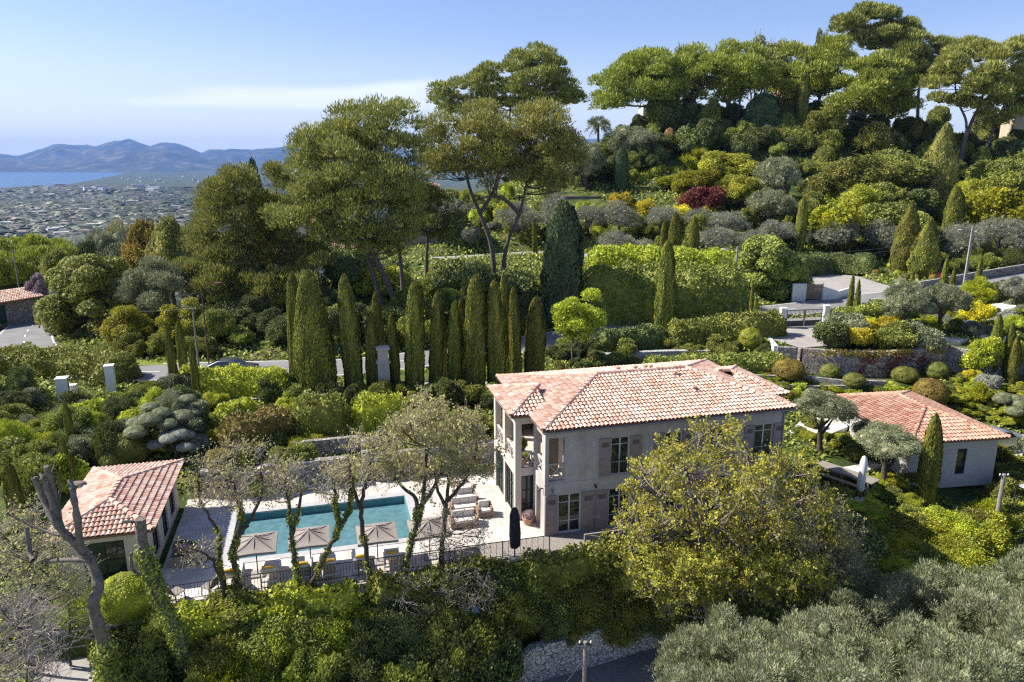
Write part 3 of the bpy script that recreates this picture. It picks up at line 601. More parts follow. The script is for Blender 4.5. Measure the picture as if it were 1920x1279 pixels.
def outline_tree(name, label, cat, poly, Y, thick, n, pr, mat, trunks, bark=BARKP, leaves=30000, L0=.4, W0=.07, out=.75, up=.5, flat=.6, core=.45, group=None, limbs=True, low=-.3, cull=.6, shell=(.55, 1.12), tr=.3):
    """trunks: list of lists of (px, py[, dY]) from the root upward; first radius tr"""
    B = pads_in(poly, Y, thick, n, pr, flat)
    root = atY(trunks[0][0][0], trunks[0][0][1], Y); g = G(root[0], root[1]); base = np.array([root[0], root[1], min(g, root[2])-.2])
    t = empty(name, base, 0, label, cat, group); o0 = base
    lv = blob_leaves(B, leaves, L0, W0, out, up, shell, cull, low); parts = [(lv[0]-o0, lv[1])]
    if core: cv = cores(B, core); parts.append((cv[0]-o0, cv[1]))
    obj('crown', mesh_data('crown', parts, LM[mat]), t)
    allp = []; tp = []
    for k, T in enumerate(trunks):
        pts = np.array([atY(q[0], q[1], Y+(q[2] if len(q) > 2 else 0)) for q in T])
        if k == 0 or T[0][:2] == trunks[0][0][:2]: pts = np.vstack([base, pts]) if np.linalg.norm(pts[0]-base) > .3 else pts
        pts = smooth_path(pts, 4); r0 = tr*(1 if k == 0 else .75); R = np.linspace(r0, r0*.3, len(pts)); tp.append(tube(pts-o0, R, 9)); allp += [(p_, r_) for p_, r_ in zip(pts[len(pts)//3:], R[len(pts)//3:])]
    if limbs and allp:
        AP = np.array([a[0] for a in allp]); AR = [a[1] for a in allp]
        for b in B:
            c = b[:3]-[0, 0, b[5]*.3]; d = np.linalg.norm(AP-c, axis=1)+np.maximum(AP[:, 2]-c[2], 0)*1.5; j = int(np.argmin(d))
            tp.append(limb(AP[j]-o0, c-o0, min(AR[j]*.55, tr*.32), .03, .06))
    obj('trunk', mesh_data('trunk', tp, bark, True), t)
    return t
# hedges: box hedge along a ground path
def hedge(pts, hgt, wid, mat, label, cat='hedge', name='hedge', n=None, group=None, L0=.17, W0=.12, wob=.24, top=None):
    P = smooth_path(np.array(pts, float), 6) if len(pts) > 2 else np.linspace(pts[0], pts[1], 8)
    seg = np.r_[0, np.cumsum(np.linalg.norm(np.diff(P[:, :2], axis=0), axis=1))]; Lg = seg[-1]
    D = np.gradient(P[:, :2], axis=0); D = D/(np.linalg.norm(D, axis=1)[:, None]+1e-9); Nv = np.c_[D[:, 1], -D[:, 0]]
    ang = np.linspace(-.15*pi, 1.15*pi, 15)
    def sec(a):  # superellipse cross-section, half-width 1, height 1
        c, s = np.cos(a), np.sin(a); k = (np.abs(c)**5+np.abs(s)**5)**(-1/5); return c*k, np.maximum(s*k, -.02)
    org = P[0].copy(); org[2] = P[:, 2].min()
    def surf_(sv, a, k=1.):
        x = np.interp(sv, seg, P[:, 0]); y = np.interp(sv, seg, P[:, 1]); z = np.interp(sv, seg, P[:, 2]); nx = np.interp(sv, seg, Nv[:, 0]); ny = np.interp(sv, seg, Nv[:, 1])
        c, s = sec(a); wv = 1+wob*noise2(sv*1.+a, a*2.+sv*.3, 1.1, 4); en = np.minimum(1, np.minimum(sv, Lg-sv)/(wid*.5)+.35)**.5
        return np.stack([x+nx*c*wid/2*k*wv*en, y+ny*c*wid/2*k*wv*en, z+s*hgt*k*wv*en], -1), nx, ny, c, s
    sv = np.linspace(0, Lg, max(4, int(Lg/.5))); S, A = np.meshgrid(sv, ang, indexing='ij'); V = surf_(S.ravel(), A.ravel(), .93)[0]
    k = len(ang); i = np.arange(len(sv)-1)[:, None]*k; j = np.arange(k-1)[None]; Fc = np.stack([i+j, i+j+1, i+k+j+1, i+k+j], -1).reshape(-1, 4)
    caps = [list(range(k)), list(range(len(V)-k, len(V)))[::-1]]
    area = Lg*(2*hgt+wid)+wid*hgt*2; n = n or int(area/(L0*W0)*1.7)
    s1 = rng.uniform(0, Lg, n); a1 = rng.uniform(0, pi, n); Q, nx, ny, c, s = surf_(s1, a1, 1.)
    Nn = unit(np.stack([nx*c**3*1.5, ny*c**3*1.5, s**3+.1], -1))
    m = rng.random(n) < .12; e = rng.random(n) < .5
    tdir = np.stack([np.interp(s1, seg, D[:, 0]), np.interp(s1, seg, D[:, 1]), np.zeros(n)], -1)
    ends = surf_(np.where(e, 0., Lg), a1, 1.)[0]; mid = surf_(np.where(e, 0., Lg), a1*0+pi/2, 1.)[0]*[1, 1, 0]+np.c_[np.zeros((n, 2)), surf_(np.where(e, 0., Lg), a1, 1.)[0][:, 2]]
    f = rng.random((n, 1)); Q = np.where(m[:, None], ends*f+mid*(1-f), Q); Nn = np.where(m[:, None], np.where(e[:, None], -tdir, tdir), Nn)
    Q += rng.normal(size=Q.shape)*.07
    lv = leafq(Q-org, unit(Nn), L0*1.2, W0*1.15, .45, .1)
    return obj(name, mesh_data(name, [(V-org, Fc), (V-org, np.array(caps)), lv], LM[mat]), None, org, label, cat, group)
def gpts(pix): return [hit(*p) for p in pix]
# bare / budding deciduous tree: recursive limbs and twigs, leaf buds at twig ends
def branchy(starts, depth, spread=.55, ratio=.72, kids=(3, 4), leaf=None, lsize=(.1, .07), nleaf=5, tropism=.18, sides=4, clump=.12):
    tubes = []; ends = []
    def go(p, d, Ln, r, k):
        n = 4; pts = [p]; q = p.copy(); dd = d.copy()
        for i in range(n):
            dd = unit(dd+rng.normal(size=3)*.2+np.array([0, 0, tropism*.4])); q = q+dd*Ln/n; pts.append(q.copy())
        tubes.append(tube(pts, np.linspace(r, r*.6, n+1), sides if k > 1 else 3))
        if k <= 1: ends.append(pts)
        if k == 0: return
        for j in range(rng.integers(*kids)+1):
            t = rng.uniform(.35, 1.) if j else 1.; b = pts[min(n, int(t*n))]; nd = unit(dd+rng.normal(size=3)*spread+np.array([0, 0, tropism]))
            go(b, nd, Ln*ratio*rng.uniform(.75, 1.15), r*.58, k-1)
    for (p, d, Ln, r) in starts: go(np.array(p, float), unit(np.array(d, float)), Ln, r, depth)
    tv = []; off = 0; V = []; Fs = []
    for a, b in tubes: V.append(a); Fs.append(b+off); off += len(a)
    tw = (np.concatenate(V), np.concatenate(Fs))
    if not leaf: return tw, None
    E_ = np.concatenate([np.array(e)[1:] for e in ends]); E_ = E_[rng.random(len(E_)) < leaf]
    Pt = np.repeat(E_, nleaf, 0)+rng.normal(size=(len(E_)*nleaf, 3))*clump
    return tw, leafq(Pt, rdir(len(Pt)), lsize[0], lsize[1], .4, .2)
# ------------------------------------------------------------------ valley woods and houses
def build_valley():
    parts = []; v, f = ico(1)
    top = f[(v[f][:, :, 2].mean(1) > -.45)]
    rows = []
    for n, r0, r1, s0, s1 in ((3600, 240, 620, 3.2, 6.5), (8200, 620, 1300, 3.5, 9), (11000, 1300, 2600, 5, 11), (13000, 2600, 4700, 7, 15)):
        r = np.sqrt(rng.uniform(r0**2, r1**2, n)); az = rng.uniform(radians(-38), radians(-9), n); x = r*np.sin(az); y = r*np.cos(az)
        d = noise2(x, y, 60, 9)+noise2(x, y, 240, 10)+noise2(x, y, 600, 14)*.8
        m = d > -.6; x, y, r = x[m], y[m], r[m]; s = rng.uniform(s0, s1, len(x)); z = far_h(x, y)
        rows.append(np.c_[x, y, z+s*.25, s*rng.uniform(.6, 2., len(x))*(1+r/4000), s*rng.uniform(.6, 2., len(x)), s*rng.uniform(.45, 1.1, len(x))*(1-r/12000)])
    B = np.vstack(rows); Vv = B[:, None, :3]+v[None]*B[:, None, 3:]*rng.uniform(.72, 1.2, (len(B), len(v), 1))
    Fc = (top[None]+(np.arange(len(B))*len(v))[:, None, None]).reshape(-1, 3)
    m = leafmat('leaf_valley', [(.012,.02,.012),(.024,.036,.018),(.045,.058,.024),(.085,.095,.035)], .1, .05, g=1.3)
    obj('woods', mesh_data('woods', [(Vv.reshape(-1, 3), Fc)], m), kind='stuff', label='dark evergreen woods covering the valley below', cat='woods')
    # houses
    def house(w, d, h, flat, wm, rm):
        mb = MB().box((-w/2, -d/2, -3), (w/2, d/2, h)); me = mb.data('valley_house', wm); n0 = len(me.polygons)
        b2 = MB().box((-w/2, -d/2, -3), (w/2, d/2, h))
        if flat: b2.box((-w/2-.3, -d/2-.3, h), (w/2+.3, d/2+.3, h+.6))
        else:
            e = .6; V = [(-w/2-e, -d/2-e, h), (w/2+e, -d/2-e, h), (w/2+e, d/2+e, h), (-w/2-e, d/2+e, h), (-w/2+d/2, 0, h+d*.22), (w/2-d/2, 0, h+d*.22)]
            b2.add(V, [[0, 1, 5, 4], [2, 3, 4, 5]]); b2.add(V, [[1, 2, 5], [3, 0, 4]])
        nwin = 0
        b3 = MB()
        for x in np.arange(-w/2+1.2, w/2-1, 2.6):
            for zz in np.arange(.9, h-1, 2.9):
                for y in (-d/2-.03, d/2+.03): b3.add([(x, y, zz), (x+1.1, y, zz), (x+1.1, y, zz+1.4), (x, y, zz+1.4)], [[0, 1, 2, 3]])
        me = mesh_data('valley_house', b2.p+b3.p, wm); me.materials.append(rm); me.materials.append(ROOM)
        idx = np.zeros(len(me.polygons), int); idx[6:] = 1; k = len(b3.p); idx[len(idx)-k:] = 2; me.polygons.foreach_set('material_index', idx.astype(np.int32)); return me
    wh = surf('far_wall', [(.66,.63,.6),(.78,.76,.74)], .1, .9); ro = surf('far_roof', [(.2,.155,.125),(.28,.22,.18)], .1, .95); fr = surf('far_flat_roof', [(.5,.48,.46),(.6,.58,.56)], .1, .95); pk = surf('far_wall_pink', [(.5,.38,.3),(.58,.46,.38)], .1, .9)
    Ms = [house(14, 9, 5, False, wh, ro), house(18, 10, 5.5, False, pk, ro), house(11, 9, 6, False, wh, ro), house(20, 11, 6, True, wh, fr)]
    Ap = [house(46, 16, 15, True, wh, fr), house(34, 15, 19, True, wh, fr), house(60, 15, 11, True, wh, fr)]
    def hh(px, py):   # hit the far ground
        d = ray(px, py); d = d/d[1]; T = np.geomspace(250, 12000, 1600); Z = H+d[2]*T; g = np.maximum(far_h(d[0]*T, T), -150); m = np.nonzero(Z < g)[0]
        k = m[0] if len(m) else 0; return np.array([d[0]*T[k], T[k], g[k]])
    n = 0
    def put(px, py, me, s, label, cat, group, nm='valley_house'):
        P_ = hh(px, py)
        if P_[1] < 300: return
        o = obj(nm, me, None, (P_[0], P_[1], P_[2]+2.), label, cat, group); o.scale = (s, s, s); o.rotation_euler = (0, 0, rng.uniform(-.6, .9))
    for k in range(16): put(rng.uniform(70, 270) if k < 12 else rng.uniform(270, 345), rng.uniform(351, 362), Ap[k % 3], rng.uniform(.8, 1.25), 'white flat-roofed apartment block on the crest of the valley ridge', 'apartment block', 'white blocks on the ridge above the bay', 'apartment_block')
    for k in range(150): put(rng.uniform(0, 400), 352+110*rng.random()**1.2, Ms[k % 4], rng.uniform(.8, 1.35), 'small pale villa among the dark woods of the valley', 'house', 'villas scattered through the valley woods')
    for k in range(30): put(rng.uniform(90, 400), rng.uniform(436, 492), Ms[k % 4], rng.uniform(.7, 1.05), 'pale house in the cluster at the near foot of the valley', 'house', 'houses clustered at the near foot of the valley')
    for k in range(46): put(rng.uniform(190, 560), rng.uniform(331, 343), Ms[k % 4], rng.uniform(1.3, 2.), 'pale building on the flat coastal plain beyond the woods', 'house', 'buildings on the coastal plain')
build_valley()
# ------------------------------------------------------------------ roads and flats
def strip(P, w, off=0., lift=0., name='road', mat=ASPH, build=True):
    P = np.asarray(P); D = np.gradient(P[:, :2], axis=0); D /= np.linalg.norm(D, axis=1)[:, None]; Nv = np.c_[D[:, 1], -D[:, 0]]
    a = P.copy(); b = P.copy(); a[:, :2] += Nv*(off-w/2); b[:, :2] += Nv*(off+w/2); a[:, 2] += lift; b[:, 2] += lift
    n = len(P); V = np.vstack([a, b]); Fc = [[i, i+1, n+i+1, n+i] for i in range(n-1)]; return V, np.array(Fc)
obj('road', mesh_data('road', [strip(R_main, 5.6)], ASPH), kind='structure')
obj('driveway', mesh_data('driveway', [strip(R_up, 3.2)], CONC), kind='structure')
def line_strips():
    parts = []
    Q = smooth_path(R_main[::3], 8)
    s = np.r_[0, np.cumsum(np.linalg.norm(np.diff(Q[:, :2], axis=0), axis=1))]
    for e in (-2.62, 2.62): parts.append(strip(Q, .14, e, .012))
    t = 0
    while t < s[-1]-2:
        tt = np.linspace(t, t+1.6, 4); q = np.stack([np.interp(tt, s, Q[:, i]) for i in range(3)], 1); parts.append(strip(q, .12, 0, .012)); t += 4.4
    obj('road_marking', mesh_data('road_marking', parts, LINEM), kind='structure')
line_strips()
MB().add(np.c_[F_fore[:, :2], np.full(len(F_fore), 2.96)], [list(range(len(F_fore)))[::-1]]).build('driveway', CONC, kind='structure')
MB().add(np.c_[F_gate[:, :2], np.full(len(F_gate), 3.01)], [list(range(len(F_gate)))[::-1]]).build('driveway', CONC, kind='structure')
MB().add(np.c_[F_car[:, :2], np.full(len(F_car), -1.27)], [list(range(len(F_car)))[::-1]]).build('driveway', PAVE, kind='structure')
def path_flat(pix, zz, mat, name='path', th=.12):
    P = P3([(a, b, zz) for a, b in pix]); mb = MB().prism(P[:, :2], zz-th, zz); return mb.build(name, mat, kind='structure')
MB().prism(F_low[:, :2], -2.2, -1.6).build('path', CONC, kind='structure')
MB().prism(F_lane[:, :2], -5.5, -5.).build('road', ASPH, kind='structure')
path_flat([(1475,812),(1500,790),(1560,770),(1590,800),(1560,812)], -.2, PAVE, 'path', .3)
path_flat([(1550,865),(1610,857),(1655,872),(1600,892),(1560,885)], -1.05, PAVE, 'path', .5)
# ------------------------------------------------------------------ terrace and pool (house frame)
def L2W(u, v, z=0.): q = uvz(u, v, z); return q
def build_terrace():
    # paving as slabs round the pool opening
    px0, px1, py0, py1 = -15.7, -6.4, 1.6, 6.7
    t = MB(); X0, X1, Y0, Y1 = -18.6, 13.9, -1.5, 9.3
    for a, b in (((X0, Y0), (X1, py0)), ((X0, py1), (X1, Y1)), ((X0, py0), (px0, py1)), ((px1, py0), (X1, py1))): t.box((a[0], a[1], -.5), (b[0], b[1], 0))
    o = t.build('terrace', PAVET, kind='structure'); o.location = tuple(A0); o.rotation_euler = (0, 0, TH)
    pl = empty('swimming_pool', uvz(px0, py0), TH, 'long rectangular turquoise pool set in pale paving', 'pool'); w, d = px1-px0, py1-py0
    basin = surf('pool_basin', [(.08,.2,.22),(.11,.26,.28)], 1.5, .7)
    b = MB(); th = .1; b.box((0, 0, -1.75), (w, d, -1.6)); b.box((0, 0, -1.6), (th, d, -.02)); b.box((w-th, 0, -1.6), (w, d, -.02)); b.box((th, 0, -1.6), (w-th, th, -.02)); b.box((th, d-th, -1.6), (w-th, d, -.02)); b.build('basin', basin, pl)
    cop = surf('coping', [(.36,.35,.35),(.45,.44,.43)], 2, .7); c = MB(); e = .38
    c.box((-e, -e, -.03), (w+e, .06, .025)); c.box((-e, d-.06, -.03), (w+e, d+e, .025)); c.box((-e, .06, -.03), (.06, d-.06, .025)); c.box((w-.06, .06, -.03), (w+e, d-.06, .025)); c.build('coping', cop, pl)
    m, nt, N, L = newmat('pool_water'); out = N('ShaderNodeOutputMaterial'); bs = N('ShaderNodeBsdfPrincipled'); L(bs.outputs[0], out.inputs['Surface'])
    bs.inputs['Base Color'].default_value = (.03, .13, .16, 1); bs.inputs['Roughness'].default_value = .08; bs.inputs['Specular IOR Level'].default_value = .5
    tc = N('ShaderNodeTexCoord'); no = N('ShaderNodeTexNoise'); no.inputs['Scale'].default_value = 2.6; no.inputs['Detail'].default_value = 3; L(tc.outputs['Object'], no.inputs['Vector'])
    r = ramp(nt, [(.3, (.07, .16, .185)), (.7, (.11, .23, .25))]); L(no.outputs['Fac'], r.inputs['Fac']); L(r.outputs['Color'], bs.inputs['Base Color'])
    bp = N('ShaderNodeBump'); bp.inputs['Strength'].default_value = .5; bp.inputs['Distance'].default_value = .05; L(no.outputs['Fac'], bp.inputs['Height']); L(bp.outputs[0], bs.inputs['Normal'])
    MB().poly([(th, th, -.42), (w-th, th, -.42), (w-th, d-th, -.42), (th, d-th, -.42)]).build('water', m, pl)
    # timber deck in front of the villa
    dk = MB()
    for k in range(int(18.6/.16)): x = -5.2+k*.16; dk.box((x, -1.62, .012), (x+.145, -.02, .045))
    o = dk.build('deck', WOOD, kind='structure'); o.location = tuple(A0); o.rotation_euler = (0, 0, TH)
    # retaining wall in front
    w_ = MB().box((-18.9, -1.95, -4.5), (15, -1.64, -.04)).build('retaining_wall', STONE, label='long stone retaining wall under the front edge of the terrace', cat='wall'); w_.location = tuple(A0); w_.rotation_euler = (0, 0, TH)
build_terrace()
def wallbox(u0, v0, u1, v1, z0, z1, th, mat, label, cat='wall', name='stone_wall', cap=None):
    a = uvz(u0, v0); b = uvz(u1, v1); L = np.hypot(*(b-a)[:2]); an = math.atan2(b[1]-a[1], b[0]-a[0])
    m = MB().box((0, -th/2, z0), (L, th/2, z1)); o = m.build(name, mat, label=label, cat=cat); o.location = (a[0], a[1], 0); o.rotation_euler = (0, 0, an)
    if cap: c = MB().box((-.05, -th/2-.05, z1), (L+.05, th/2+.05, z1+.09)); c.build('cap', cap, o)
    return o
def wallpx(pts, top, bot, th, mat, label, cat='wall', name='stone_wall', cap=None, jag=0.):
    """pts: world xy list; vertical wall along them"""
    mb = MB(); mc = MB(); P = np.array(pts, float); org = np.array([P[0][0], P[0][1], bot])
    for i, (a, b) in enumerate(zip(P[:-1], P[1:])):
        a2, b2 = a[:2]-org[:2], b[:2]-org[:2]; d = b2-a2; L = np.hypot(*d); d = d/L; n = np.array([-d[1], d[0]])*th/2; b2 = b2+d*(.0 if i == len(P)-2 else th*.2)
        ta = (top or a[2])-bot; tb = (top or b[2])-bot
        V = [(*(a2-n), 0), (*(b2-n), 0), (*(b2+n), 0), (*(a2+n), 0), (*(a2-n), ta+i*.003), (*(b2-n), tb+i*.003), (*(b2+n), tb+i*.003), (*(a2+n), ta+i*.003)]
        mb.add(V, [[0,3,2,1],[4,5,6,7],[0,1,5,4],[1,2,6,5],[2,3,7,6],[3,0,4,7]])
        if cap: mc.bar((*a2, ta+.05+i*.003), (*b2, tb+.05+i*.003), th+.1, .08)
    o = mb.build(name, mat, label=label, cat=cat, loc=org)
    if cap: mc.build('cap', cap, o)
    return o
wallbox(-17.8, 9.45, -9.6, 9.45, -.3, 1.55, .4, STONE, 'dry stone garden wall behind the pool, left of the floating steps', cap=STONE)
wallbox(-8.3, 9.45, -.1, 9.45, -.3, 1.7, .4, STONE, 'dry stone garden wall behind the terrace, between the steps and the villa')
wallbox(-8.45, 9.3, -8.45, 12., -.3, 1.85, .35, STONE, 'short stone wall flanking the garden steps on their right side')
wallbox(-12.8, 11.9, -8.6, 11.9, .2, 1.95, .35, STONE, 'low stone wall above the garden steps beside the yellow-green bushes')
def steps():
    s = empty('garden_steps', uvz(-11.6, 8.62), TH, 'white stone steps climbing diagonally from the terrace to the garden', 'steps')
    for k in range(9):
        MB().box((-.3-k*.36, .0, .12+k*.18), (.12-k*.36, .62, .22+k*.18)).build('step', STUCCOL, s)
    MB().box((.25, .0, -.05), (1.5, .6, .16)).build('landing', PAVE, s)
steps()
# ------------------------------------------------------------------ roofs
def tiles(face, sx=.225, sy=.33, r=.1, lift=.03):
    """barrel tiles over one planar roof face (3D points)"""
    P = np.array(face, float); n = np.cross(P[1]-P[0], P[2]-P[0]); n /= np.linalg.norm(n); n = n if n[2] > 0 else -n
    d = np.array([0, 0, -1.])-n*(-n[2]); d /= np.linalg.norm(d); a = np.cross(n, d); o = P[0]
    s = (P-o)@a; t = (P-o)@d; poly = np.c_[s, t]; tm = t.max()
    S, T = np.meshgrid(np.arange(s.min(), s.max()+sx, sx), tm+.06-np.arange(0, (tm-t.min())+sy, sy)); S = S.ravel(); T = T.ravel()
    k = in_poly(S, T-sy*.55, poly); S, T = S[k], T[k]; m = len(S)
    an = np.linspace(0, pi, 6); L = sy*1.12
    j = rng.normal(size=(m, 2))*.006
    r0, r1 = r*1.08, r*.86      # lower (eave) end wider and raised
    def ring(tt, rr, h): return S[:, None, None]*a+j[:, :1, None]*a+(tt)[:, None, None]*d+(rr*np.cos(an))[None, :, None]*a+((rr*np.sin(an)*.95)+h)[None, :, None]*n
    V0 = ring(T, r0, lift+.035)+j[:, 1:, None]*n; V1 = ring(T-L, r1, lift)
    V2 = ring(T, r0, lift-.02)*1.0; V2 = V0-n*.0+0*V0
    V = np.concatenate([V0, V1], 1).reshape(-1, 3)+o; i = np.arange(m)[:, None, None]*12; q = np.arange(5)[None, :, None]
    Fc = np.concatenate([i+q, i+q+1, i+6+q+1, i+6+q], 2).reshape(-1, 4)
    # end cap of each tile so the open mouth reads dark only at its hollow
    return V, Fc
def ridge(p, q, r=.13, step=.36, up=.05):
    p = np.array(p, float); q = np.array(q, float); L = np.linalg.norm(q-p); d = (q-p)/L; s = unit(np.cross(d, [0, 0, 1.])); u = np.cross(s, d); out = []
    n = max(1, int(L/step)); an = np.linspace(-.15, pi+.15, 7)
    for k in range(n):
        a = p+d*k*L/n; b = p+d*((k+1)*L/n+.05)
        V = [c+s*rr*math.cos(t)+u*(rr*math.sin(t)+h) for c, rr, h in ((a, r*1.1, up+.02), (b, r*.9, up)) for t in an]
        out.append((V, [[i, i+1, 8+i, 7+i] for i in range(6)]))
    return out
def roof(parent, corners, apexes, faces, tile=TILE, thick=.1, sx=.225, sy=.33, ridges=(), mirror=None, name='roof'):
    """corners+apexes: points in local frame ; faces: index lists"""
    Pn = [np.array(c, float) for c in corners+apexes]
    b = MB()
    for f in faces: b.poly([Pn[i] for i in f])
    nc = len(corners)
    b.poly([Pn[i]-[0, 0, thick] for i in range(nc)][::-1])
    for i in range(nc): j = (i+1) % nc; b.poly([Pn[i]-[0, 0, thick], Pn[j]-[0, 0, thick], Pn[j], Pn[i]])
    R = b.build(name, TILEBED, parent)
    parts = [tiles([Pn[i] for i in f], sx, sy) for f in faces]
    obj('tiles', mesh_data('tiles', parts, tile), R)
    rp = []
    for i, j in ridges: rp += ridge(Pn[i], Pn[j])
    if rp: obj('ridge_tiles', mesh_data('ridge_tiles', rp, tile), R)
    return R
# ------------------------------------------------------------------ walls with openings
def wall_open(mb, axis, c0, c1, z0, z1, pos, th, ops):
    """axis 'u': wall spans x c0..c1 at y pos (outer) going inward +th ; axis 'v': spans y at x pos"""
    xs = sorted({c0, c1, *[o[0] for o in ops], *[o[1] for o in ops]}); zs = sorted({z0, z1, *[o[2] for o in ops], *[o[3] for o in ops]})
    for a, b in zip(xs[:-1], xs[1:]):
        runs = []
        for c, d in zip(zs[:-1], zs[1:]):
            if any(o[0] <= (a+b)/2 <= o[1] and o[2] <= (c+d)/2 <= o[3] for o in ops): continue
            if runs and abs(runs[-1][1]-c) < 1e-6: runs[-1][1] = d
            else: runs.append([c, d])
        for c, d in runs:
            if axis == 'u': mb.box((a, min(pos, pos+th), c), (b, max(pos, pos+th), d))
            else: mb.box((min(pos, pos+th), a, c), (max(pos, pos+th), b, d))
def window(parent, u0, u1, z0, z1, y, name='window', cols=2, bars=(.5,), fm=FRAMEM, fw=.07, axis='u', glass=GLASS, sgn=1, arch=False):
    """frame with mullions plus a glass pane, set back in the opening"""
    def T(V): return V if axis == 'u' else np.c_[V[:, 1], V[:, 0], V[:, 2]]
    b = MB(); y0, y1 = sorted((y+.08*sgn, y+.15*sgn))
    b.box((u0, y0, z0), (u0+fw, y1, z1), T); b.box((u1-fw, y0, z0), (u1, y1, z1), T); b.box((u0+fw, y0, z0), (u1-fw, y1, z0+fw), T); b.box((u0+fw, y0, z1-fw), (u1-fw, y1, z1), T)
    for k in range(1, cols): x = u0+(u1-u0)*k/cols; b.box((x-fw*.5, y0-.004, z0+fw), (x+fw*.5, y1+.004, z1-fw), T)
    for t in bars:
        zz = z0+(z1-z0)*t
        for k in range(cols): xa = u0+(u1-u0)*k/cols+fw*.6; xb = u0+(u1-u0)*(k+1)/cols-fw*.6; b.box((xa, y0+.01, zz-.018), (xb, y1-.01, zz+.018), T)
    w = b.build(name, fm, parent)
    g = MB(); gy = y+.12*sgn; g.add(T(np.array([(u0+fw*.5, gy, z0+fw*.5), (u1-fw*.5, gy, z0+fw*.5), (u1-fw*.5, gy, z1-fw*.5), (u0+fw*.5, gy, z1-fw*.5)])), [[0, 1, 2, 3]]); g.build('pane', glass, w)
    return w
def shutter(parent, u0, u1, z0, z1, y=0., axis='u', sgn=-1):
    def T(V): return V if axis == 'u' else np.c_[V[:, 1], V[:, 0], V[:, 2]]
    b = MB(); ya, yb = sorted((y+sgn*.012, y+sgn*.05)); b.box((u0, ya, z0), (u1, yb, z1), T)
    for f0, f1 in ((0, .06), (.94, 1.)): zz0 = z0+(z1-z0)*f0; zz1 = z0+(z1-z0)*f1; yc, yd = sorted((y+sgn*.05, y+sgn*.068)); b.box((u0, yc, zz0), (u1, yd, zz1), T)
    n = max(2, int((z1-z0)/1.0)); yc, yd = sorted((y+sgn*.05, y+sgn*.062)); 
    for xx in (u0, u1-.05): b.box((xx, yc, z0+(z1-z0)*.065), (xx+.05, yd, z0+(z1-z0)*.935), T)
    for k in range(3): zz = z0+(z1-z0)*(.25+.2*k); b.box((u0+.055, yc, zz-.03), (u1-.055, yd, zz+.03), T)
    s = b.build('shutter', SHUT, parent)
    l = MB(); h0 = z0+(z1-z0)*.78; h1 = z0+(z1-z0)*.9; yc, yd = sorted((y+sgn*.051, y+sgn*.058))
    for k in range(5): zz = h0+(h1-h0)*k/5; l.box((u0+.12, yc, zz), (u1-.12, yd, zz+.025), T)
    l.build('louvre', ROOM, s); return s
def balus(parent, a, b, z, h=.88, n=1):
    m = MB(); a = np.array([*a, 0.]); b = np.array([*b, 0.]); up = np.array([0, 0, 1.])
    m.bar(a+up*(z+h), b+up*(z+h), .1, .07); m.bar(a+up*(z+.1), b+up*(z+.1), .07, .06)
    for k in range(n+1): q = a+(b-a)*k/n; m.bar(q+up*z, q+up*(z+h-.035), .07, .07)
    for k in range(n):
        p = a+(b-a)*k/n; q = a+(b-a)*(k+1)/n; m.bar(p+up*(z+.13), q+up*(z+h-.04), .05, .05); m.bar(q+up*(z+.135), p+up*(z+h-.045), .045, .045)
    return m.build('balustrade', STUCCOG, parent)
def spot(parent, x, y, z):
    m = MB(); m.bar((x, y-.01, z), (x, y-.14, z+.02), .05); m.tube([(x, y-.12, z+.06), (x, y-.22, z-.1)], [.05, .07], 8); m.build('wall_lamp', IRON, parent)
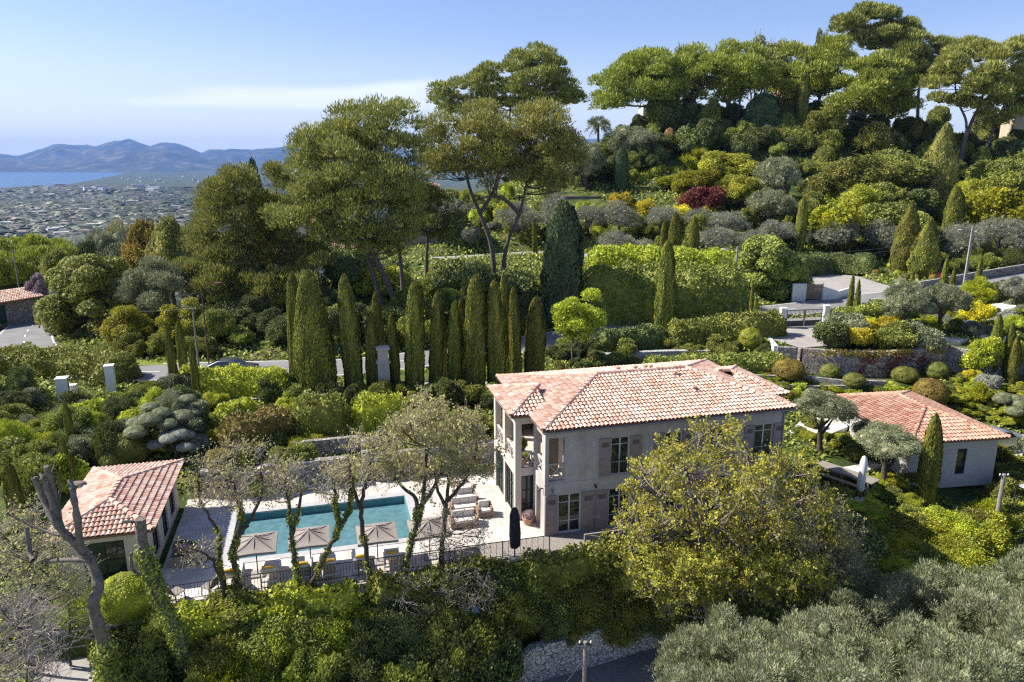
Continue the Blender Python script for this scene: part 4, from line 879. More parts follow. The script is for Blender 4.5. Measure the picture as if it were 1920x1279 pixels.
def build_villa():
    v = empty('villa', A0, TH, 'two-storey grey stucco villa with pale terracotta hip roof and mauve shutters', 'villa')
    W_, D_, ZT = 13.75, 8.9, 5.92
    b = MB()
    # front wall, ground floor and upper floor
    ops = [(.71, 2.0, .06, 2.28), (3.5, 4.8, .06, 2.28), (6.4, 7.8, .06, 2.28), (9.3, 10.7, .06, 2.28), (12, 13.1, .9, 2.28),
           (.18, 1.04, 3.04, 5.4), (3.55, 4.6, 3.02, 5.13), (6.6, 7.6, 3.02, 5.13), (9.2, 10.2, 3.02, 5.13), (11.92, 13.08, 3.02, 5.05)]
    wall_open(b, 'u', 0, W_, 0, ZT, 0, .3, ops)
    # left wall: v 0..2 loggia + porch body
    wall_open(b, 'v', .3, 2.1, 0, ZT, 0, .3, [(.55, 1.75, 3.04, 5.4), (.7, 1.5, .06, 2.3)])
    b.box((0, 7.0, 0), (.3, D_, ZT)); b.box((.3, D_-.3, 0), (W_-.3, D_, ZT)); b.box((W_-.3, .3, 0), (W_, D_, ZT))
    b.box((.3, 2.1, 0), (.42, 7.0, 2.7))
    b.build('wall', STUCCO, v)
    bl = MB(); bl.box((-.03, -.035, 2.86), (W_+.03, -.002, 2.93)); bl.build('band', STUCCO, v)
    # floor of the upper storey, loggia back walls
    f = MB(); f.box((.31, .31, 2.75), (W_-.31, D_-.31, 2.98)); f.box((1.3, .31, 2.99), (1.42, 3.2, 5.9)); f.box((1.6, 3.2, 2.99), (1.72, 7.6, 5.9)); f.build('floor', STUCCOL, v)
    r = MB(); r.box((1.9, .75, .02), (W_-.4, .85, 2.7)); r.box((1.75, .75, 3.0), (W_-.4, .85, 5.8)); r.box((.5, .9, .03), (1.85, 1.0, 2.7)); r.build('interior', ROOM, v)
    # porch: slab, pillars, balustrades
    p = MB(); x0, y0, y1 = -1.0, 2.1, 7.0
    for (x, y, w_) in ((x0, y0, .36), (x0, y1-.36, .36), (x0, (y0+y1)/2-.15, .3)): p.box((x, y, 0), (x+.34, y+w_, 5.62))
    p.box((x0+.002, y0+.36+.002, 2.55), (x0+.33, y1-.362, 3.0)); p.box((x0+.342, y0+.004, 2.55), (-.002, y0+.33, 3.0)); p.box((x0+.342, y1-.33, 2.55), (-.002, y1-.004, 3.0))
    p.box((x0+.345, y0+.34, 2.7), (.0, y1-.34, 2.97)); p.box((x0-.01, y0-.01, 5.5), (.35, y0+.36, 5.9)); p.box((x0-.012, y0+.362, 5.5), (x0+.35, y1-.362, 5.9)); p.box((x0-.01, y1-.36, 5.5), (-.01, y1, 5.9))
    p.build('porch', STUCCOL, v)
    balus(v, (x0+.36, y0+.16), (-.05, y0+.16), 3.0, n=1); balus(v, (x0+.14, y0+.4), (x0+.14, 4.38), 3.0, n=2); balus(v, (x0+.14, 4.75), (x0+.14, y1-.4), 3.0, n=2)
    balus(v, (.22, .13), (1.0, .13), 3.06, n=1); balus(v, (.13, .6), (.13, 1.7), 3.06, n=1)
    window(v, x0+.37, -.03, .06, 2.5, y0+.02, 'door', 2, (.33, .66), IRON, .045, glass=GLASSG)
    window(v, y0+.38, 4.38, .06, 2.5, x0+.02, 'window', 4, (.33, .66), IRON, .045, 'v', GLASSG); window(v, 4.72, y1-.38, .06, 2.5, x0+.02, 'window', 4, (.33, .66), IRON, .045, 'v', GLASSG)
    MB().box((.31, .75, .05), (.34, 1.45, 2.28)).build('door', WOODB, v)
    # front windows, doors and shutters
    for a, c in ((.71, 2.0), (3.5, 4.8), (6.4, 7.8), (9.3, 10.7)): window(v, a, c, .06, 2.28, 0, 'french_door', 2, (.3, .78), FRAMEM, .08)
    window(v, 12, 13.1, .9, 2.28, 0, 'window')
    for a, c, t in ((3.55, 4.6, 5.13), (6.6, 7.6, 5.13), (9.2, 10.2, 5.13), (11.92, 13.08, 5.05)):
        window(v, a, c, 3.02, t, 0, 'window', 2, (.33, .8)); g = MB()
        for k in range(10): g.bar((a+.05+k*(c-a-.1)/9, -.02, 3.08), (a+.05+k*(c-a-.1)/9, -.02, 3.85), .016)
        g.bar((a, -.02, 3.87), (c, -.02, 3.87), .035); g.build('guard_rail', IRON, v)
        w_ = .6; shutter(v, a-w_-.03, a-.03, 3.02, t); shutter(v, c+.03, c+w_+.03, 3.02, t)
    for a, c in ((.02, .69), (2.03, 2.72), (2.76, 3.46), (4.83, 5.5), (5.7, 6.37), (7.83, 8.5), (8.6, 9.27), (10.73, 11.4)): shutter(v, a, c, .05, 2.28)
    MB().box((.3, .75, 3.06), (.95, .8, 5.35)).build('shutter', WOODB, v)
    for x in (.35, 2.7, 6.1): spot(v, x, 0, 2.62)
    spot_m = MB(); spot_m.bar((-.01, .25, 2.6), (-.16, .25, 2.62), .05); spot_m.tube([(-.13, .25, 2.66), (-.26, .25, 2.52)], [.05, .07], 8); spot_m.build('wall_lamp', IRON, v)
    # roofs
    z = 6.0; e0, e1, f0, f1 = -.28, 14.0, -.5, 9.2; zr = 7.17; vm = (f0+f1)/2
    roof(v, [(e0, f0, z), (e1, f0, z), (e1, f1, z), (e0, f1, z)], [(4.37, vm, zr), (9.9, vm, zr)], [[0, 1, 5, 4], [1, 2, 5], [2, 3, 4, 5], [3, 0, 4]], ridges=[(0, 4), (1, 5), (2, 5), (3, 4), (4, 5)])
    # porch roof on the left and its twin on the right
    zp = 6.02
    roof(v, [(-1.28, 1.9, zp), (.6, 1.9, zp), (.6, 7.1, zp), (-1.28, 7.1, zp)], [(1.35, 4.5, 6.76), (1.0, 4.5, 6.76)], [[0, 1, 5], [2, 3, 5], [3, 0, 5]], ridges=[(0, 5), (3, 5)], name='porch_roof')
    bk = [(-1.28, 1.9, zp), (.9, 1.9, zp), (2.2, 4.5, 6.75), (.9, 7.1, zp), (-1.28, 7.1, zp)]
    roof(v, [(12.6, 1.6, zp), (15.05, 1.6, zp), (15.05, 7.3, zp), (12.6, 7.3, zp)], [(12.3, 4.4, 6.74), (12.9, 4.4, 6.74)], [[0, 1, 5], [1, 2, 5], [2, 3, 5]], ridges=[(1, 5), (2, 5), (4, 5)], name='porch_roof')
    MB().box((W_+.002, 2.0, 0), (14.75, 6.9, 5.9)).build('wing', STUCCO, v)
    g = MB(); g.tube([(e0+.02, f0-.04, 5.9), (e1-.02, f0-.04, 5.9)], .055, 8); g.tube([(13.62, f0-.03, 5.88), (13.62, -.07, 5.6), (13.62, -.07, .1)], .04, 8); g.build('gutter', surf('zinc', [(.2,.19,.18),(.28,.27,.26)], 3, .5, metal=.4), v)
    # small clay vents
    for x, y in ((6.2, 5.6), (7.2, 5.4), (7.9, 5.5), (8.9, 3.6), (9.2, 1.9), (8.1, 5.2)):
        zz = zr-abs(y-vm)*.243; MB().lathe([(.09, 0), (.09, .22), (.14, .22), (.14, .3), (.0, .34)], (x, y, zz), 8).build('roof_vent', TERRA, v)
    return v
build_villa()
def build_guest():
    a0 = np.array([25.9, 44.35, -1.5]); an = radians(8.5); g = empty('guest_house', a0, an, 'single-storey pale guest house with red tiled hip roof at the right of the villa', 'house')
    W_, D_, Z = 6.3, 9., 2.75; b = MB()
    wall_open(b, 'u', 0, W_, -.6, Z, 0, .3, [(3.4, 4.1, .3, 2.1)]); wall_open(b, 'v', .3, D_-.3, -.6, Z, 0, .3, [(4.2, 5.2, .1, 2.1), (6.6, 7.6, .8, 2.1), (1.4, 2.3, .6, 2.0)])
    b.box((0, D_-.3, -.6), (W_, D_, Z)); b.box((W_-.3, .3, -.6), (W_, D_-.3, Z)); b.build('wall', STUCCOG, g)
    r = MB(); r.box((.8, .8, 0), (W_-.6, .9, 2.6)); r.box((.8, .9, 0), (.9, D_-.6, 2.6)); r.build('interior', ROOM, g)
    window(g, 3.4, 4.1, .3, 2.1, 0, 'window', 1, (.5,), IRON, .05); window(g, 4.2, 5.2, .1, 2.1, 0, 'door', 2, (.3, .7), WHITE, .08, 'v'); window(g, 6.6, 7.6, .8, 2.1, 0, 'window', 2, (.5,), WHITE, .07, 'v'); window(g, 1.4, 2.3, .6, 2., 0, 'window', 2, (.5,), WHITE, .07, 'v')
    e = .4; z = Z+.1; zr = z+1.05; h = (W_+2*e)/2
    roof(g, [(-e, -e, z), (W_+e, -e, z), (W_+e, D_+e, z), (-e, D_+e, z)], [(W_/2, -e+h, zr), (W_/2, D_+e-h, zr)], [[0, 1, 4], [1, 2, 5, 4], [2, 3, 5], [3, 0, 4, 5]], TILER, ridges=[(0, 4), (1, 4), (2, 5), (3, 5), (4, 5)], sx=.25, sy=.36)
build_guest()
def build_poolhouse():
    a0 = uvz(-18.95, 1.2); g = empty('pool_house', a0, TH, 'small pool house with worn terracotta hip roof at the left end of the pool', 'pool house')
    W_, D_, Z = 3.75, 7.4, 2.38; b = MB(); M = lambda V: V
    wall_open(b, 'u', -W_, 0, -.4, Z, 0, .25, [(-2.75, -1.0, .02, 2.0)]); wall_open(b, 'v', .25, D_, -.4, Z, 0, -.25, [(1.0, 2.2, .3, 2.1), (3.2, 4.4, .05, 2.1), (5.2, 6.4, .3, 2.1)])
    b.box((-W_, .25, -.4), (-W_+.25, D_, Z)); b.box((-W_+.25, D_-.25, -.4), (-.25, D_, Z)); b.build('wall', STUCCOL, g)
    r = MB(); r.box((-W_+.4, .6, 0), (-.5, .7, 2.3)); r.box((-.9, .7, 0), (-.8, D_-.4, 2.3)); r.build('interior', ROOM, g)
    window(g, -2.75, -1.0, .02, 2.0, 0, 'door', 2, (.5,), IRON, .06)
    for y in (1.0, 3.2, 5.2): window(g, y, y+1.2, .3 if y != 3.2 else .05, 2.1, 0, 'window', 2, (.5,), IRON, .05, 'v', sgn=-1)
    e = .38; z = Z+.1; h = (W_+2*e)/2; zr = z+.72
    roof(g, [(-W_-e, -e, z), (e, -e, z), (e, D_+e, z), (-W_-e, D_+e, z)], [(-W_/2, -e+h, zr), (-W_/2, D_+e-h*1.6, zr)], [[0, 1, 4], [1, 2, 5, 4], [2, 3, 5], [3, 0, 4, 5]], TILE, ridges=[(0, 4), (1, 4), (2, 5), (3, 5), (4, 5)], sx=.205, sy=.31)
build_poolhouse()
# ------------------------------------------------------------------ terrace furniture
def umbrella(px, py, label, s=1., tilt=0.):
    P = atz(px, py, 0); u = empty('parasol', P, TH+tilt, label, 'parasol', 'square canvas parasols by the pool'); u.scale = (s, s, s)
    r = .95; zc = 1.6; ap = 1.98; n = 6
    V = []; Fc = []
    for k in range(n+1):
        t = k/n; rr = r*t; z = ap-(ap-zc)*t-.06*sin(pi*t)
        V += [(-rr, -rr, z), (0, -rr*.99, z+.03*t), (rr, -rr, z), (rr*.99, 0, z+.03*t), (rr, rr, z), (0, rr*.99, z+.03*t), (-rr, rr, z), (-rr*.99, 0, z+.03*t)]
    for k in range(n):
        for j in range(8): Fc.append([k*8+j, k*8+(j+1) % 8, (k+1)*8+(j+1) % 8, (k+1)*8+j])
    m = MB().add(V, Fc); V2 = np.array(V[-8:]); m.add(np.vstack([V2, V2-[0, 0, .12]]), [[j, (j+1) % 8, 8+(j+1) % 8, 8+j] for j in range(8)])
    c = m.build('canopy', CLOTH, u)
    b = MB(); b.tube([(0, 0, .05), (0, 0, 2.0)], [.028, .024], 8); b.build('pole', IRON, u)
    q = MB()
    for a in range(8): x, y = (r*.97*(1 if abs(cos(a*pi/4)) > .3 else 0)*np.sign(cos(a*pi/4)), r*.97*(1 if abs(sin(a*pi/4)) > .3 else 0)*np.sign(sin(a*pi/4))); q.bar((0, 0, 1.96), (x, y, zc+.0-.02), .02)
    q.build('rib', IRON, u); MB().box((-.3, -.3, .0), (.3, .3, .08)).build('base', CONC, u)
umbrella(484, 1078, 'leftmost square beige parasol, behind a twin trunk', 1.02)
umbrella(584, 1063, 'square beige parasol second from left, beside the bent trunk'); umbrella(709, 1055, 'square beige parasol just right of the dark straight trunk'); umbrella(806, 1045, 'rightmost square beige parasol, near the sofas', 1.02)
def lounger():
    l = empty('sun_lounger', (0, 0, 0)); f = MB(); w = .36
    for s in (-1, 1): f.bar((s*w, -.3, .28), (s*w, 1.5, .28), .05); [f.bar((s*w, y, 0), (s*w, y, .255), .05) for y in (-.2, 1.4)]
    for y in (-.3, 1.5): f.bar((-w+.03, y, .28), (w-.03, y, .28), .05)
    f.build('frame', WHITE, l)
    m = MB().box((-w+.02, .25, .31), (w-.02, 1.5, .42)); m.build('mattress', CUSH, l)
    b = MB(); V = [(-w+.02, .25, .31), (w-.02, .25, .31), (w-.02, -.35, .86), (-w+.02, -.35, .86), (-w+.02, .33, .4), (w-.02, .33, .4), (w-.02, -.27, .95), (-w+.02, -.27, .95)]
    b.add(V, [[0,3,2,1],[4,5,6,7],[0,1,5,4],[1,2,6,5],[2,3,7,6],[3,0,4,7]]); b.build('backrest', CUSH, l)
    t = MB(); t.tube([(-.27, -.27, 1.0), (-.1, -.27, 1.01), (.1, -.27, 1.01), (.27, -.27, 1.0)], [.07, .09, .09, .07], 8); t.build('pillow', MUST, l, True)
    return l
def dup(r, loc, rz=None, label=None, cat=None, group=None):
    c = r.copy(); COL.objects.link(c); c.location = tuple(loc)
    if rz is not None: c.rotation_euler = (0, 0, rz)
    tag(c, label, cat, group)
    for ch in list(r.children):
        d = ch.copy(); COL.objects.link(d); d.parent = c
        for g_ in list(ch.children): e = g_.copy(); COL.objects.link(e); e.parent = d
    return c
LG = 'sun loungers along the pool edge'
lab = ['white lounger with mustard bolster, leftmost in the pool row', 'white lounger with mustard bolster, second from left, right of the twin trunk', 'white lounger with mustard bolster, third from left behind the ivy-covered trunk', 'white lounger with mustard bolster right of the bent ivy trunk', 'white lounger with mustard bolster just left of the straight dark trunk', 'white lounger with mustard bolster at the right end of the row']
l0 = lounger()
for k, (px, py) in enumerate(((438, 1088), (507, 1082), (570, 1075), (618, 1070), (678, 1061), (736, 1055))):
    P = atz(px, py+12, 0); vv = (P-A0)@VV; uu = (P-A0)@UU; P = uvz(uu, max(vv, -1.05))
    if k == 0: l0.location = tuple(P); l0.rotation_euler = (0, 0, TH); tag(l0, lab[0], 'lounger', LG)
    else: dup(l0, P, TH+rng.normal()*.03, lab[k], 'lounger', LG)
def sofa(px, py, w, d, label, rz=0., cush=3):
    P = atz(px, py, 0); s = empty('garden_sofa', P, TH+rz, label, 'sofa', 'low wooden garden seats on the terrace')
    f = MB(); f.box((0, 0, .06), (w, d, .3)); f.box((0, d-.12, .3), (w, d, .66)); f.box((0, 0, .3), (.12, d-.125, .55)); f.box((w-.12, 0, .3), (w, d-.125, .55))
    for x in (.06, w-.14):
        for y in (.05, d-.13): f.box((x, y, 0), (x+.08, y+.08, .06))
    f.build('frame', WOODB, s)
    for k in range(cush):
        x0 = .14+(w-.28)*k/cush; x1 = .14+(w-.28)*(k+1)/cush-.02
        MB().box((x0, .02, .305), (x1, d-.3, .44)).build('cushion', CUSH, s); MB().box((x0, d-.28, .43), (x1, d-.135, .8)).build('cushion', CUSH, s)
sofa(846, 994, 1.5, .8, 'low wooden garden sofa with pale cushions nearest the camera, on the pale terrace', cush=2); sofa(846, 968, 1.7, .8, 'middle one of the stacked-looking wooden garden sofas on the terrace'); sofa(852, 948, 1.3, .75, 'rearmost wooden garden sofa on the terrace, partly behind twigs', cush=2); sofa(897, 973, .85, .75, 'single wooden garden armchair nearest the villa porch', cush=1)
def plant_pot(P, r, h, label, mat='mid', kind='bush', pr=1.6, ph=.8, group=None):
    o = MB().lathe([(0, 0), (r*.7, 0), (r, h*.9), (r*1.1, h*.9), (r*1.1, h), (r*.92, h), (r*.9, h*.86), (0, h*.86)], n=18).build('plant_pot', TERRA, loc=P, label=label, cat='plant pot', group=group)
    f = obj('plant', random.choice(PROTO[kind]), o, (0, 0, h+ph*.35)); f.scale = (r*pr, r*pr, ph*.6); setmat(f, LM[mat])
plant_pot(uvz(-.45, 1.55, 0), .3, .4, 'pale terracotta bowl of flowers at the foot of the porch pillar', 'lilac', 'flower', 1.2, .35)
plant_pot(uvz(-.35, 3.3, 2.98), .26, .5, 'terracotta pot with a leafy shrub on the upper porch', 'mid', 'bush', 1.5, .8)
plant_pot(uvz(-.4, 2.65, 2.98), .22, .3, 'small pot with a low green plant just behind the porch balustrade', 'bright', 'flower', 1.4, .4)
def closed_parasol(P, h, r, mat, label):
    o = empty('closed_parasol', P, 0, label, 'closed parasol'); m = MB(); n = 14
    prof = [(.5, .22), (.9, .25), (1., .5), (.92, .85), (.55, .97), (.2, 1.)]
    V = [[r*a*(1+.18*sin(5*k*2*pi/n+z*4))*cos(2*pi*k/n), r*a*(1+.18*sin(5*k*2*pi/n+z*4))*sin(2*pi*k/n), h*z] for a, z in prof for k in range(n)]
    m.add(V, [[i*n+k, i*n+(k+1) % n, (i+1)*n+(k+1) % n, (i+1)*n+k] for i in range(len(prof)-1) for k in range(n)]); m.add(V[-n:], [list(range(n))]); m.build('cover', mat, o, True)
    MB().tube([(0, 0, 0), (0, 0, h*.98)], [.035, .03], 8).build('pole', IRON, o); MB().lathe([(0, .12), (.28, .1), (.32, .0)], n=12).build('base', CONC, o)
closed_parasol(atz(965, 1048, .04), 2.75, .26, BLACK, 'closed black parasol standing at the edge of the timber deck')
closed_parasol(atz(1611, 938, -1.2), 2.9, .22, WHITE, 'closed white parasol beside the long table near the guest house')
# railings
def rail(P0, P1, h, label, step=.14, mat=IRON, posts=2., thick=.015, name='railing', wood=False):
    P0 = np.array(P0, float); P1 = np.array(P1, float); d = P1-P0; L = np.linalg.norm(d[:2]); o = empty(name, P0, math.atan2(d[1], d[0]), label, 'railing'); dz = d[2]
    m = MB(); m.bar((0, 0, h), (L, 0, h+dz), .04 if not wood else .09, .03 if not wood else .07); m.bar((0, 0, .12), (L, 0, .12+dz), .03, .02)
    m.build('rail', mat, o)
    n = max(1, int(L/posts))
    for k in range(n+1): q = k*L/n; MB().bar((q, 0, -.1), (q, 0, h+.03+dz*k/n), .045 if not wood else .1).build('post', mat, o)
    if wood:
        x = MB()
        for k in range(n): a = k*L/n; b_ = (k+1)*L/n; x.bar((a, .0, .15+dz*k/n), (b_, 0, h-.05+dz*(k+1)/n), .06); x.bar((a, .045, h-.05+dz*k/n), (b_, .045, .15+dz*(k+1)/n), .06)
        x.build('brace', mat, o)
    else:
        b_ = MB()
        for k in range(int(L/step)): q = k*step; b_.bar((q, 0, .12+dz*q/L), (q, 0, h+dz*q/L), thick)
        b_.build('bars', mat, o)
rail(uvz(-18.2, -1.42), uvz(-5.2, -1.42), .85, 'thin dark iron railing along the front edge of the pool terrace')
rail(uvz(-5.0, -1.5), uvz(-.2, -1.5), .9, 'thin dark iron railing at the front of the timber deck, left part', .3)
rail(uvz(1.6, -1.72), uvz(13.4, -1.72), .8, 'rustic grey wooden rail with cross braces in front of the villa', mat=WOOD, wood=True, name='wooden_fence')
rail(uvz(-22, -2.5, -.9), uvz(-9.4, -2.5, -.9), .9, 'rustic grey wooden fence below the left part of the pool terrace', mat=WOOD, wood=True, name='wooden_fence')
def box_planter():
    P = uvz(-18.2, 1.6); o = empty('planter_box', P, TH, 'long stone planter box with flowering plants beside the pool house', 'planter')
    b = MB(); w, d, h = 1.25, .7, .55; b.box((0, 0, 0), (w, .08, h)); b.box((0, d-.08, 0), (w, d, h)); b.box((0, .081, 0), (.08, d-.081, h)); b.box((w-.08, .081, 0), (w, d-.081, h)); b.box((.08, .08, 0), (w-.08, d-.08, h-.08)); b.build('box', WOOD, o)
    f = obj('plant', PROTO['bush'][0], o, (w/2, d/2, h+.25)); f.scale = (.6, .36, .42); setmat(f, LM['dark']); f = obj('flowers', PROTO['flower'][0], o, (w/2, d/2-.1, h+.3)); f.scale = (.5, .36, .35); setmat(f, LM['lilac'])
box_planter()
def deck_chair(P, rz, label):
    o = empty('deck_chair', P, rz, label, 'chair', 'dark folding chairs below the pool house'); m = MB()
    m.add([(-.28, 0, .4), (.28, 0, .4), (.28, .5, .36), (-.28, .5, .36), (-.28, 0, .44), (.28, 0, .44), (.28, .5, .4), (-.28, .5, .4)], [[0,3,2,1],[4,5,6,7],[0,1,5,4],[1,2,6,5],[2,3,7,6],[3,0,4,7]]); m.build('seat', WOOD, o)
    b = MB(); b.add([(-.28, .5, .4), (.28, .5, .4), (.28, .75, 1.), (-.28, .75, 1.), (-.28, .54, .4), (.28, .54, .4), (.28, .79, 1.), (-.28, .79, 1.)], [[0,3,2,1],[4,5,6,7],[0,1,5,4],[1,2,6,5],[2,3,7,6],[3,0,4,7]]); b.build('backrest', WOOD, o)
    for x in (-.26, .26):
        for a, c in (((x, 0, 0), (x, .06, .4)), ((x, .5, 0), (x, .48, .37))): MB().bar(a, c, .04).build('leg', IRON, o)
deck_chair(uvz(-17.3, -1., 0), TH+2.4, 'dark folding chair on the lower terrace beside the ivy-clad stump, left one'); deck_chair(uvz(-16.3, -.9, 0), TH-2.2, 'pale folding chair on the lower terrace, right one of the pair')
def table():
    P = atz(1585, 905, -1.15); o = empty('garden_table', P, radians(-52), 'long weathered wooden table with benches on the patio left of the guest house', 'table')
    t = MB()
    for k in range(5): t.box((-1.9, -.48+k*.2, .7), (1.9, -.3+k*.2, .76))
    t.build('tabletop', WOOD, o); 
    for x in (-1.6, 1.6):
        for y in (-.38, .38): MB().box((x-.05, y-.05, -.1), (x+.05, y+.05, .7)).build('leg', WOOD, o)
    for sy_ in (-1, 1):
        b = empty('garden_bench', P+np.array([cos(radians(38))*sy_*.85, sin(radians(38))*sy_*.85, 0]), radians(-52), 'dark wooden bench on the %s side of the long garden table' % ('near' if sy_ < 0 else 'far'), 'bench'); MB().box((-1.7, -.17, .4), (1.7, .17, .45)).build('seat', WOODB, b)
        for x in (-1.4, 1.4): MB().box((x-.04, -.14, -.1), (x+.04, .14, .4)).build('leg', WOODB, b)
table()
# ------------------------------------------------------------------ cypresses
CG = 'clipped cypresses in the row behind the pool garden'
def cy(px, base, top, w, kind, mat, label, Y=None, group=None, name='cypress'):
    P, h, r = place(px, base, top, w, Y); 
    return cyp(kind, mat, P, h, r, name, label, 'cypress', group)
row = [(549,740,512,30,56.5,'tall narrow clipped cypress at the left end of the row, touching the broad one'),(584,744,507,86,54,'broadest dark green cypress of the row, widening towards its foot'),(659,742,517,41,54.5,'stout clipped cypress standing alone just right of the broad one'),(695,744,585,30,54.5,'shorter clipped cypress between the stout one and the stone gate pier'),(709,738,548,23,58,'slim cypress peeping out behind the shorter one left of the gate pier'),(738,742,588,20,54.5,'very slim short cypress just right of the stone gate pier'),(773,744,530,43,54,'stout flat-topped cypress right of the gate pier'),(813,742,548,31,54.5,'medium slim cypress, second right of the gate pier'),(830,738,578,18,58,'thin shaded cypress mostly hidden behind its slim neighbour'),(851,741,566,33,54.5,'medium cypress left of the tallest bright-edged one'),(868,738,560,20,58,'narrow shaded cypress tucked behind the right half of the row'),(888,745,517,47,54,'tall thick cypress with bright left edge in the right half of the row'),(931,745,527,41,54,'dense dark cypress third from the right end of the row'),(951,742,515,25,57,'narrow tall cypress rising behind the dense dark one'),(969,742,540,26,55.5,'slim cypress second from the right end of the row'),(1002,742,557,42,56,'leaning cypress at the right end of the row beside the villa roof')]
for px, b, t, w, Yv, lb in row: cy(px, b, t, w, 'cypblunt' if w < 60 else 'cypwide', 'cypress', lb, Yv, CG)
cy(1051,600,380,80,'cypblunt','cypdark','huge broad blue-green cypress rising behind the row near the villa',76)
cy(1244,640,452,38,'cypblunt','cypress','tall cypress standing between the long bank hedge and the lower road',72)
for a in ((1236,500,415,17,'slim cypress by the upper lane, left of a pair',101),(1257,500,400,28,'thick cypress by the upper lane, right of a pair',100),(1293,498,407,22,'single cypress by the upper lane, right of the thick one',101),(1485,470,370,24,'tapering cypress above the ivy-clad tree on the slope',112),(1155,363,275,32,'dark pointed cypress on the upper sun terrace',139),(1469,262,105,24,'very tall slender cypress on the hilltop before the orange house',166),(1003,470,410,11,'tiny cypress beside the forked pine',106),(1590,592,513,13,'slim young cypress at the hedge by the forecourt, left of a pair',None),(1604,600,525,12,'slim young cypress at the hedge by the forecourt, right of a pair',None),(1703,572,508,14,'slim young cypress at the roadside hedge in front of the topiary balls',None),(1763,566,482,15,'slim young cypress by the road left of the concrete pole, taller of two',None),(1779,568,500,13,'slim young cypress by the road left of the concrete pole, shorter of two',None),(1826,560,483,14,'slim young cypress just right of the concrete pole',None),(1407,622,533,13,'slim young cypress left of the metal gate, taller of two',None),(1415,625,555,12,'slim young cypress left of the metal gate, shorter of two',None),(1859,700,590,23,'left one of three cypresses below the right stone wall',None),(1885,706,605,20,'middle one of three cypresses below the right stone wall',None),(1898,720,632,21,'right one of three cypresses below the right stone wall',None),(332,752,612,19,'slim dark cypress at the left end of the roadside hedge, taller of two',None),(371,757,642,17,'slim dark cypress before the roadside hedge, shorter of two',None),(346,705,600,19,'cypress at the road verge behind the slim pair',None),(140,855,752,17,'slim cypress among the bushes below the white gate piers',None),(128,915,818,19,'blunt column cypress behind the satellite dish, left one',None),(143,925,850,18,'blunt column cypress behind the satellite dish, right one',None),(193,885,813,20,'blunt column cypress behind the pool house roof',None),(36,985,868,30,'stout dark column cypress at the far left edge',None)):
    cy(a[0], a[1], a[2], a[3], 'cypslim' if a[3] < 16 else 'cyp', 'cypress' if a[2] not in (275,) else 'cypdark', a[4], a[5])
cy(1786,0,778,40,'cyp','cypress','tall dark cypress in front of the guest house near wall',42.2)
cy(1398,292,176,80,'cypblunt','cypdark','massive dark weeping cypress on the hilltop under the umbrella pines',164)
cy(1681,548,378,58,'cypcone','cypress','broad ochre-green conical yew behind the forecourt, left of a pair',104)
cy(1718,530,408,54,'cypcone','cypress','broad conical yew beside the forecourt balls, right of a pair',100)
cy(1722,440,232,78,'cypcone','pineolive','tall grey-green conical tree on the right slope',132)
cy(1762,470,350,36,'cyp','cypress','shaded cypress right of the grey-green conical tree',118)
cy(500,640,300,44,'cyp','cypdark','dark spire of a cypress rising between the left pines',88)
cy(1237,305,240,30,'cyp','dry','browning columnar cypress on the upper slope, leftmost of four',158); cy(1280,300,248,32,'cypblunt','ochre','yellowish columnar shrub on the upper slope, second of four',158); cy(1302,300,238,22,'cypblunt','ochre','tallest yellowish columnar shrub on the upper slope, third of four',160); cy(1318,302,262,18,'cypblunt','ochre','smallest yellowish columnar shrub on the upper slope, last of four',158)
# ------------------------------------------------------------------ great pines
PK = dict(L0=.4, W0=.1, out=.7, up=.6, flat=.8, shell=(.5, 1.4), core=.3)
outline_tree('pine_tree','great leaning Aleppo pine behind the left half of the cypress row','pine',[(552,330),(562,275),(600,240),(640,212),(700,203),(745,193),(782,210),(790,240),(800,280),(785,320),(802,360),(780,410),(770,455),(735,492),(690,480),(640,470),(600,448),(520,432),(500,400),(560,385),(548,355)],76,6.,165,1.25,'pine',[[(750,612),(738,560,.5),(712,500,0),(690,450,-1),(682,380,0),(692,290,0)],[(722,592,.5),(704,530,.5),(682,462,1),(640,405,1),(600,372,0)],[(757,570,3),(752,500,3),(745,430,2),(738,330,2)]],leaves=74000,tr=.36,**PK)
outline_tree('pine_tree','wide flat-crowned pine with two forking trunks right of the leaning pine','pine',[(792,285),(800,245),(822,225),(872,210),(950,200),(1020,205),(1072,225),(1087,260),(1091,310),(1072,350),(1040,372),(1000,362),(960,352),(930,368),(880,350),(850,335),(815,342),(795,315)],86,6.,150,1.2,'pineolive',[[(927,528),(921,460),(900,400),(880,350),(868,290)],[(942,528),(950,460),(974,402),(986,350),(1000,280)],[(900,400),(928,352,1),(938,290,1)],[(974,402),(940,370,-2),(900,372,-3)]],leaves=66000,tr=.38,L0=.36,W0=.1,out=.6,up=.5,flat=.8,shell=(.5,1.4),core=.3)
outline_tree('pine_tree','dark broken pine between the two great pines','pine',[(745,330),(800,340),(860,360),(880,400),(850,450),(800,480),(760,470),(745,400)],92,4,26,1.4,'dark',[[(800,560),(800,480),(805,400),(800,350)]],leaves=16000,tr=.3,**PK)
outline_tree('pine_tree','tall rounded pine at the left of the pine grove beside the valley','pine',[(352,470),(372,420),(385,370),(415,328),(450,318),(478,345),(492,390),(486,440),(500,500),(490,545),(440,560),(390,545),(360,520)],82,4.5,88,1.2,'pine',[[(505,650),(480,570),(455,480),(440,380)],[(480,570),(420,500),(400,440)]],leaves=42000,tr=.34,**PK)
outline_tree('pine_tree','pine with upright tips between the spire and the leaning pine','pine',[(480,380),(498,330),(520,300),(540,335),(550,380),(575,430),(590,480),(560,520),(510,520),(484,470)],85,4,44,1.1,'pine',[[(535,650),(530,560),(522,470),(518,350)]],leaves=27000,tr=.3,**PK)
